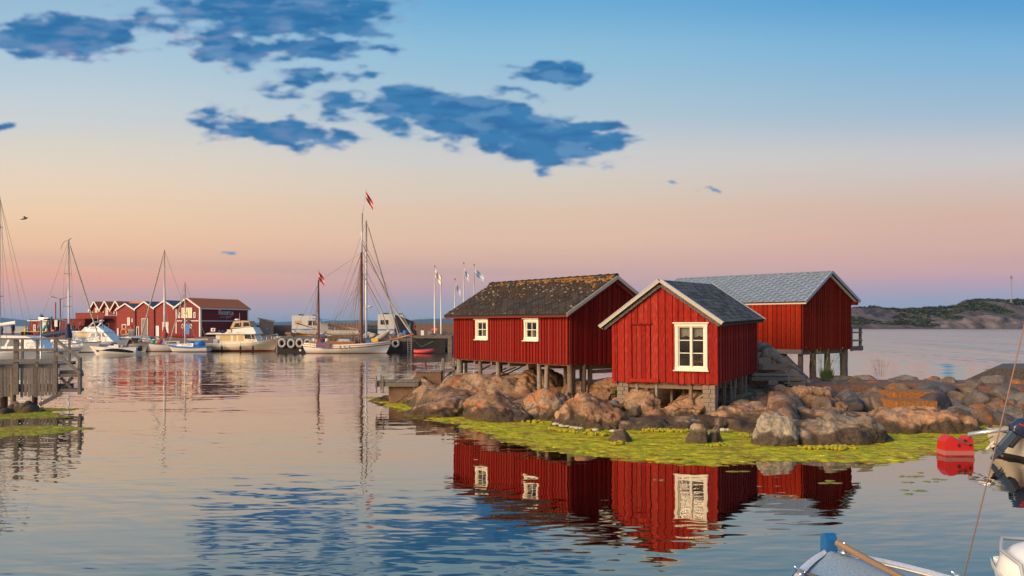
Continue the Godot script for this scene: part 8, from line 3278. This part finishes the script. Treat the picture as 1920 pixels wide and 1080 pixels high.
	cabin(fc, "cabin", v2([-2.6, 1.1, 2.4, 1.2, 1.2, 2.25, -2.6, 2.25]), 1.15, 1.0, M.hull_white)
	side_windows(fc, [v2([-2.2, 1.75, -0.7, 1.75, -0.6, 2.15, -1.9, 2.15])], 1.1, 2.25, 1.15, 1.0, M.lit_window, "lit_window")
	side_windows(fc, [v2([-0.45, 1.75, 0.15, 1.75, 0.15, 2.15, -0.35, 2.15]), v2([0.28, 1.75, 0.9, 1.75, 0.8, 2.15, 0.28, 2.15]), v2([1.0, 1.75, 1.4, 1.75, 1.15, 2.15, 0.92, 2.15])], 1.1, 2.25, 1.15, 1.0, M.tinted)
	cabin(fc, "bridge_deck", v2([-2.9, 2.24, 1.3, 2.24, 1.2, 2.36, -2.5, 2.42]), 1.15, 1.1, M.trim_white)
	cabin(fc, "flybridge", v2([-1.6, 2.4, 1.2, 2.36, 0.3, 2.95, -1.2, 2.85]), 1.0, 0.9, M.hull_white)
	side_windows(fc, [v2([-0.6, 2.62, 0.55, 2.6, 0.15, 2.9, -0.5, 2.86])], 2.36, 2.95, 1.0, 0.9, M.tinted, "windscreen")
	var arch := MB.new(true)
	for s in [-0.9, 0.9]:
		arch.tube([Vector3(-0.9, 2.7, s), Vector3(-1.9 + 1.6, 3.3, s * 0.9), Vector3(-0.1, 3.45, s * 0.8)], 0.09, 6)
	arch.tube([Vector3(-0.1, 3.45, -0.72), Vector3(-0.1, 3.45, 0.72)], 0.09, 6)
	part(fc, "radar_arch", arch, M.hull_white)
	var rd2 := MB.new(true)
	rd2.blob(Vector3(0.3, 3.6, 0), Vector3(0.3, 0.12, 0.3))
	rd2.tube([Vector3(0.0, 3.45, 0.3), Vector3(0.0, 4.2, 0.3)], 0.03, 5)
	part(fc, "radar", rd2, M.trim_white)
	rails(fc, hf, 0.55, 0.98, 0.6, 6, 0.02)
	flag(fc, Vector3(0.75, 3.3, 0.6), 0.6, 0.4, 0.6, M.blue, M.yellow)
	# ---- boat with a grey canopy by the fuel berth
	c = P(283, 0, 106.0)
	c.y = 0
	var gc := thing("motorboat", "white motorboat under a grey canopy left of the white sailboat", "motorboat", c, 0.15)
	var hg := new_hull(5.8, 2.2, 0.95, 0.9, 1.2, 0.85, 0.8, 2.4)
	hull_parts(gc, hg, M.hull_white, M.rubber, M.trim_white, M.trim_white, 0.08)
	cabin(gc, "canopy", v2([-2.4, 1.0, 0.4, 1.0, 0.0, 1.7, -0.8, 1.85, -2.2, 1.75]), 0.95, 0.8, mk(Color(0.36, 0.36, 0.37), 0.9))
	cabin(gc, "windscreen", v2([0.1, 1.0, 1.4, 1.05, 0.5, 1.6, 0.1, 1.6]), 0.85, 0.7, mk(Color(0.06, 0.10, 0.14), 0.1))
	# ---- sailboat with the dark blue sail cover, left
	c = P(125, 0, 98.0)
	c.y = 0
	var s3 := thing("sailboat", "white sailboat with a dark blue sail cover and tall mast behind the pier", "sailboat", c, -0.12)
	var h3 := new_hull(8.4, 2.6, 1.0, 0.95, 1.25, 0.75, 0.9, 2.4)
	hull_parts(s3, h3, M.hull_white, M.navy, M.navy, M.trim_white, 0.1)
	cabin(s3, "coachroof", v2([-1.5, 0.95, 2.0, 1.0, 1.5, 1.35, -1.4, 1.45]), 0.9, 0.75, M.trim_white)
	side_windows(s3, [v2([-1.2, 1.12, 0.6, 1.14, 0.6, 1.28, -1.2, 1.3])], 0.95, 1.45, 0.9, 0.75, M.tinted)
	rig(s3, h3, 0.25, 1.3, 12.8, M.alu, 0.10, [[0.34, 0.8], [0.66, 0.7]], true, true, 0.016)
	furled(s3, Vector3(0.1, 2.35, 0), Vector3(-3.9, 1.85, 0), 0.33, M.navy, "sail_cover")
	var bag := MB.new(true)
	bag.tube([Vector3(0.28, 1.6, 0.03), Vector3(0.22, 2.4, 0.03), Vector3(0.26, 3.25, 0.03)], [0.4, 0.34, 0.12], 9)
	part(s3, "mast_bag", bag, M.navy)
	furled(s3, Vector3(4.0, 1.4, 0), Vector3(0.45, 12.0, 0), 0.09, M.sail, "furled_jib")
	rails(s3, h3, 0.6, 0.98, 0.55, 5, 0.018)
	var gaff := MB.new(true)
	gaff.tube([Vector3(0.25, 12.7, 0), Vector3(-0.25, 12.6, 0), Vector3(-0.55, 12.2, 0), Vector3(-0.7, 11.7, 0)], 0.03, 5)
	gaff.tube([Vector3(0.25, 12.7, 0), Vector3(0.55, 12.95, 0)], 0.04, 5)
	part(s3, "wind_vane", gaff, M.steel)
	# ---- the big white cruiser behind the pier
	c = P(40, 0, 71.0)
	c.y = 0
	var big := thing("motor_cruiser", "large white cruiser with long side windows right behind the left pier", "motor yacht", c, 0.02)
	var hb := new_hull(10.2, 3.1, 1.0, 0.95, 1.25, 0.85, 1.5, 2.4)
	hull_parts(big, hb, M.hull_white, M.rubber, M.trim_white, M.trim_white, 0.06)
	var gst := MB.new(true)
	hb.band(gst, func(s: float) -> float: return hb.sheer(s) - 0.28, func(s: float) -> float: return hb.sheer(s) - 0.22, 1, 0.012)
	part(big, "grey_stripe", gst, M.hull_grey)
	cabin(big, "cabin", v2([-6.0 + 1.2, 1.0, 2.6, 1.05, 1.2, 2.05, -4.8, 2.12]), 1.3, 1.1, M.hull_white)
	side_windows(big, [v2([-3.6, 1.35, -2.4, 1.35, -2.2, 1.92, -3.5, 1.92]), v2([-2.1, 1.35, -0.7, 1.35, -0.5, 1.92, -1.95, 1.92]), v2([-0.5, 1.35, 0.8, 1.35, 0.35, 1.9, -0.3, 1.92]), v2([-4.6, 1.35, -3.75, 1.35, -3.7, 1.92, -4.6, 1.92])], 1.0, 2.12, 1.3, 1.1, mk(Color(0.20, 0.22, 0.20), 0.08))
	cabin(big, "roof", v2([-5.0, 2.08, 1.5, 2.0, 1.0, 2.16, -4.9, 2.28]), 1.2, 1.1, M.trim_white)
	rails(big, hb, 0.62, 0.985, 0.6, 6, 0.02)
	var port := MB.new(true)
	port.blob(Vector3(3.6, 0.78, hb.half(0.85) * 0.93), Vector3(0.25, 0.08, 0.06))
	part(big, "porthole", port, M.rubber)
	fender(big, Vector3(-4.2, 0.2, 1.62), mk(Color(0.55, 0.53, 0.66), 0.5), 0.28, 0.75)
	# ---- tall mast at the very left edge, boom of a neighbour
	c = P(-32, 0, 64.0)
	c.y = 0
	var le := thing("sailboat", "sailboat mostly beyond the left edge, its white boom and stays showing", "sailboat", c, 0.0)
	var hl := new_hull(8.4, 2.6, 1.0, 0.95, 1.2, 0.75, 0.9, 2.4)
	hull_parts(le, hl, M.hull_white, M.navy, M.trim_white, M.trim_white, 0.1)
	rig(le, hl, 1.25, 1.2, 12.6, M.alu, 0.05, [[0.35, 0.6], [0.8, 0.5]], true, false, 0.013)
	var wb := MB.new(true)
	wb.tube([Vector3(0.0, 2.85, 0.4), Vector3(2.66, 3.25, 0.4)], [0.14, 0.12], 9)
	part(le, "boom", wb, M.trim_white)
	var st := MB.new(true)
	st.tube([Vector3(1.4, 12.3, 0.2), Vector3(3.1, 3.4, 0.2)], 0.013, 4)
	st.tube([Vector3(1.3, 11.8, 0.3), Vector3(2.4, 3.3, 0.3)], 0.013, 4)
	part(le, "stay", st, M.line)
	# pontoon that the boats lie along
	var pm := MB.new()
	pm.box(Vector3(P(205, 0, 104).x, 0.15, -104.5), Vector3(12.0, 0.5, 1.4))
	solo("pontoon", pm, M.grey_wood, "grey timber pontoon that the boats on the left lie along", "pontoon")
	# ---- camper vans, car and gear on the pier head
	camper(P(577, 0, 117.0), "white camper van with a blue awning behind the ketch's mizzen mast", 0)
	camper(P(738, 0, 104.0), "white camper van with a dark tent panel right of the ketch's mast", 1)
	var car := thing("parked_car", "black parked car between the ketch's mast and the camper van", "car", P(703, 0, 106.0), 0.05)
	car.position.y = 1.62
	cabin(car, "body", v2([-1.9, 0.3, 1.9, 0.3, 1.95, 0.62, 1.1, 0.86, -1.8, 0.9, -1.95, 0.6]), 0.85, 0.8, M.car)
	cabin(car, "greenhouse", v2([-1.6, 0.88, 1.0, 0.86, 0.35, 1.42, -1.2, 1.45]), 0.78, 0.62, M.car)
	side_windows(car, [v2([-1.3, 0.95, -0.3, 0.95, -0.3, 1.34, -1.1, 1.36]), v2([-0.2, 0.95, 0.75, 0.93, 0.3, 1.33, -0.2, 1.34])], 0.88, 1.45, 0.78, 0.62, mk(Color(0.04, 0.05, 0.06), 0.05))
	for q in [[-1.2, 0.78], [1.2, 0.78], [-1.2, -0.78], [1.2, -0.78]]:
		var wh := MB.new(true)
		wh.lathe([Vector2(0.001, -0.1), Vector2(0.3, -0.1), Vector2(0.32, 0.0), Vector2(0.3, 0.1), Vector2(0.001, 0.1)], Vector3(q[0], 0.3, q[1]), Basis(Vector3.RIGHT, Vector3.BACK, Vector3.DOWN), 14)
		part(car, "wheel", wh, M.rubber)
	for q in [[1.93, 0.55], [1.93, -0.55]]:
		var hl2 := MB.new(true)
		hl2.blob(Vector3(q[0] - 0.05, 0.6, q[1]), Vector3(0.06, 0.08, 0.14))
		part(car, "headlight", hl2, M.alu)
	# fuel berth: pump, crates, red buoy
	var fp := thing("fuel_pump", "grey and yellow fuel pump in front of the quay boathouses", "fuel pump", P(246, 0, 111.5))
	fp.position.y = 1.6
	var pb := MB.new()
	pb.cbox(Vector3(0, 0.5, 0), Vector3(0.9, 1.0, 0.5), Basis(), 0.08)
	part(fp, "cabinet", pb, M.hull_grey)
	var py := MB.new()
	py.box(Vector3(-0.3, 0.55, 0.26), Vector3(0.22, 0.6, 0.03))
	part(fp, "yellow_panel", py, M.yellow)
	var pr := MB.new(true)
	pr.tube([Vector3(0.05, 1.0, 0), Vector3(0.05, 1.5, 0)], 0.14, 8)
	part(fp, "red_lamp", pr, M.redpaint)
	var ob := thing("cable_reel", "orange hose reel beside the fuel pump", "hose reel", P(233, 0, 110.5))
	ob.position.y = 1.6
	var orr := MB.new(true)
	var rg2 := []
	for i in 17:
		var a := TAU * i / 16.0
		rg2.append(Vector3(0.36 * cos(a), 0.6 + 0.36 * sin(a), 0))
	orr.tube(rg2, 0.15, 7, false)
	part(ob, "hose", orr, M.orange)
	var of := MB.new()
	for s in [-0.3, 0.3]:
		of.box(Vector3(s, 0.3, -0.12), Vector3(0.07, 0.6, 0.07))
	part(ob, "stand", of, M.steel)
	# towels on the breakwater wall
	var tw := [[792, M.trim_white, "red and white towel hung over the breakwater wall", 0], [807, mk(Color(0.24, 0.2, 0.24), 0.9), "grey towel hung over the breakwater wall", 1], [863, M.redpaint, "pink-red buoy hung on the breakwater wall", 2], [881, M.orange, "orange buoy hung on the breakwater wall", 2]]
	for q in [[0, 792.0, 626.0], [1, 806.0, 627.0], [2, 812.5, 619.0], [3, 818.0, 619.0]]:
		var d: float = 123.5 - (q[1] - 600.0) / 410.0 * 6.0 + 3.6
		var p := P(q[1], q[2], d - 0.75)
		var mb := MB.new(true)
		if tw[q[0]][3] == 2:
			mb.blob(p, Vector3(0.34, 0.30, 0.12))
		else:
			mb.smooth(false)
			mb.box(p, Vector3(0.65 if q[0] == 1 else 0.45, 1.0, 0.05))
		solo("towel" if q[0] < 2 else "buoy", mb, tw[q[0]][1], tw[q[0]][2], "towel" if q[0] < 2 else "buoy")


func camper(at: Vector3, label: String, kind: int) -> void:
	var t := thing("camper_van", label, "camper van", at, 0.0)
	t.position.y = 1.6
	var s := 1.0 if kind == 0 else 0.92
	cabin(t, "body", v2([-1.9 * s, 0.45, 1.9 * s, 0.45, 2.0 * s, 1.9, 1.2 * s, 2.75, -1.9 * s, 2.8]), 1.05, 1.0, M.camper)
	var wn := v2([-1.55 * s, 1.55, -0.5 * s, 1.55, -0.5 * s, 2.1, -1.55 * s, 2.1])
	side_windows(t, [wn], 0.45, 2.8, 1.05, 1.0, M.tan if kind == 0 else M.tinted)
	side_windows(t, [v2([0.3 * s, 1.45, 0.8 * s, 1.45, 0.8 * s, 2.1, 0.3 * s, 2.1]), v2([0.95 * s, 1.45, 1.5 * s, 1.45, 1.4 * s, 2.1, 0.95 * s, 2.1])], 0.45, 2.8, 1.05, 1.0, M.tinted)
	side_windows(t, [v2([-1.88 * s, 0.85, 1.9 * s, 0.85, 1.9 * s, 1.0, -1.88 * s, 1.0])], 0.45, 2.8, 1.05, 1.0, M.blue, "blue_stripe")
	for q in [[-1.2, 0.85], [1.3, 0.85], [-1.2, -0.85], [1.3, -0.85]]:
		var wh := MB.new(true)
		wh.lathe([Vector2(0.001, -0.1), Vector2(0.3, -0.1), Vector2(0.32, 0.0), Vector2(0.3, 0.1), Vector2(0.001, 0.1)], Vector3(q[0] * s, 0.33, q[1]), Basis(Vector3.RIGHT, Vector3.BACK, Vector3.DOWN), 14)
		part(t, "wheel", wh, M.rubber)
	var rv := MB.new()
	rv.cbox(Vector3(-0.9, 2.88, 0), Vector3(0.6, 0.16, 0.6))
	rv.cbox(Vector3(0.9, 2.84, 0.2), Vector3(0.4, 0.14, 0.4))
	part(t, "roof_vent", rv, M.rubber)
	if kind == 0:
		var aw := MB.new()
		aw.bar(Vector3(1.0, 2.45, 1.9), Vector3(4.4, 2.05, 1.9), 1.8, 0.05)
		part(t, "awning", aw, M.bright_blue)
		for q in [1.2, 4.2]:
			var ap := MB.new(true)
			ap.tube([Vector3(q, 0, 2.7), Vector3(q, 2.2, 2.7)], 0.03, 5)
			part(t, "awning_pole", ap, M.alu)
		var bx := MB.new()
		bx.cbox(Vector3(2.6, 0.9, 1.2), Vector3(1.3, 1.8, 0.8))
		part(t, "side_tent", bx, M.hull_grey)
	else:
		var tn := MB.new()
		tn.prism(PackedVector2Array([Vector2(0.25, 0.2), Vector2(3.0, 0.2), Vector2(2.6, 1.9), Vector2(0.35, 2.75)]), Vector3(0, 0, 1.25), Vector3.RIGHT, Vector3.UP, Vector3(0, 0, 0.06))
		part(t, "tent_panel", tn, M.navy_gloss)
		var fr := MB.new()
		fr.bar(Vector3(2.0, 2.4, 1.0), Vector3(4.6, 2.45, 1.0), 1.0, 0.06)
		part(t, "awning", fr, M.alu)


func make_people() -> void:
	var dark := Color(0.03, 0.03, 0.035)
	var jeans := Color(0.04, 0.06, 0.12)
	var g := "people on the quay"
	var q := func(px: float, d: float) -> Vector3: return P(px, 0, d) * Vector3(1, 0, 1) + Vector3(0, 1.6, 0)
	person("person in a blue shirt standing at the far left edge of the quay", q.call(3, 110), 1.2, "stand", Color(0.05, 0.12, 0.30), dark, Color(0.12, 0.07, 0.04), g)
	person("person in dark navy standing alone on the quay left of the kiosk", q.call(24, 110), 1.6, "stand", Color(0.02, 0.025, 0.05), dark, Color(0.03, 0.025, 0.02), g)
	person("person in a yellow top beside the kiosk's left corner", q.call(48, 103), 0.3, "sit", Color(0.6, 0.5, 0.05), jeans, Color(0.3, 0.25, 0.2), g)
	person("person in a pale blue shirt sitting by the kiosk", q.call(53, 103), 0.3, "sit", Color(0.16, 0.22, 0.42), jeans, Color(0.2, 0.12, 0.06), g)
	person("person in a turquoise top leaning beside the lit street lamp", q.call(82, 103), 0.2, "lean", Color(0.02, 0.36, 0.34), dark, Color(0.25, 0.18, 0.1), g)
	person("person in a red cap and light shirt left of the turquoise one", q.call(74, 103.5), -0.4, "stand", Color(0.45, 0.4, 0.38), jeans, Color(0.5, 0.03, 0.03), g)
	person("person with a dark vest over white sleeves under the porch", q.call(91, 103), -0.3, "walk", Color(0.12, 0.08, 0.07), Color(0.10, 0.05, 0.05), Color(0.25, 0.12, 0.06), g)
	person("person in a red jacket, right of the group by the low shed", q.call(151, 107), 2.8, "stand", Color(0.50, 0.02, 0.025), jeans, Color(0.3, 0.18, 0.1), g)
	person("person in black next to the red jacket", q.call(157, 107.5), 2.2, "stand", dark, dark, Color(0.05, 0.03, 0.02), g)
	person("person in black sitting left of the red jacket", q.call(144, 107), 0.4, "sit", dark, dark, Color(0.08, 0.05, 0.03), g)
	person("person in dark blue standing behind the seated group", q.call(138, 108), 1.0, "stand", Color(0.02, 0.02, 0.05), dark, Color(0.08, 0.05, 0.03), g)
	person("person in a grey and white shirt sitting beside the blue sail cover", q.call(134, 106.5), 0.2, "sit", Color(0.40, 0.42, 0.48), jeans, Color(0.28, 0.16, 0.08), g)
	person("person in a teal jacket standing at the end of the pier head", q.call(769, 101), 2.0, "stand", Color(0.03, 0.18, 0.17), dark, Color(0.1, 0.06, 0.04), g)
	person("person in dark red beside the teal jacket on the pier head", q.call(777, 101), 0.5, "stand", Color(0.22, 0.02, 0.02), dark, Color(0.2, 0.05, 0.04), g)
	# bench beside the group
	var b := thing("table", "pale trestle table in front of the kiosk", "table", P(64, 0, 102.5))
	b.position.y = 1.6
	var tb := MB.new()
	tb.cbox(Vector3(0, 0.74, 0), Vector3(3.2, 0.06, 0.8))
	part(b, "table_top", tb, M.yellow)
	for s in [-1.4, 1.4]:
		var lg := MB.new()
		lg.box(Vector3(s, 0.36, 0), Vector3(0.06, 0.7, 0.6))
		part(b, "leg", lg, M.teak)


func _ready() -> void:
	rng.seed = 1
	setup()
	make_materials()
	make_water()
	make_hills()
	make_bedrock()
	make_path()
	make_middle_house()
	make_small_house()
	make_far_house()
	make_stages()
	make_rocks()
	make_weed()
	make_pier()
	make_foreground()
	make_quay()
	make_sheds()
	make_poles()
	make_boats()
	make_people()
	make_clutter()
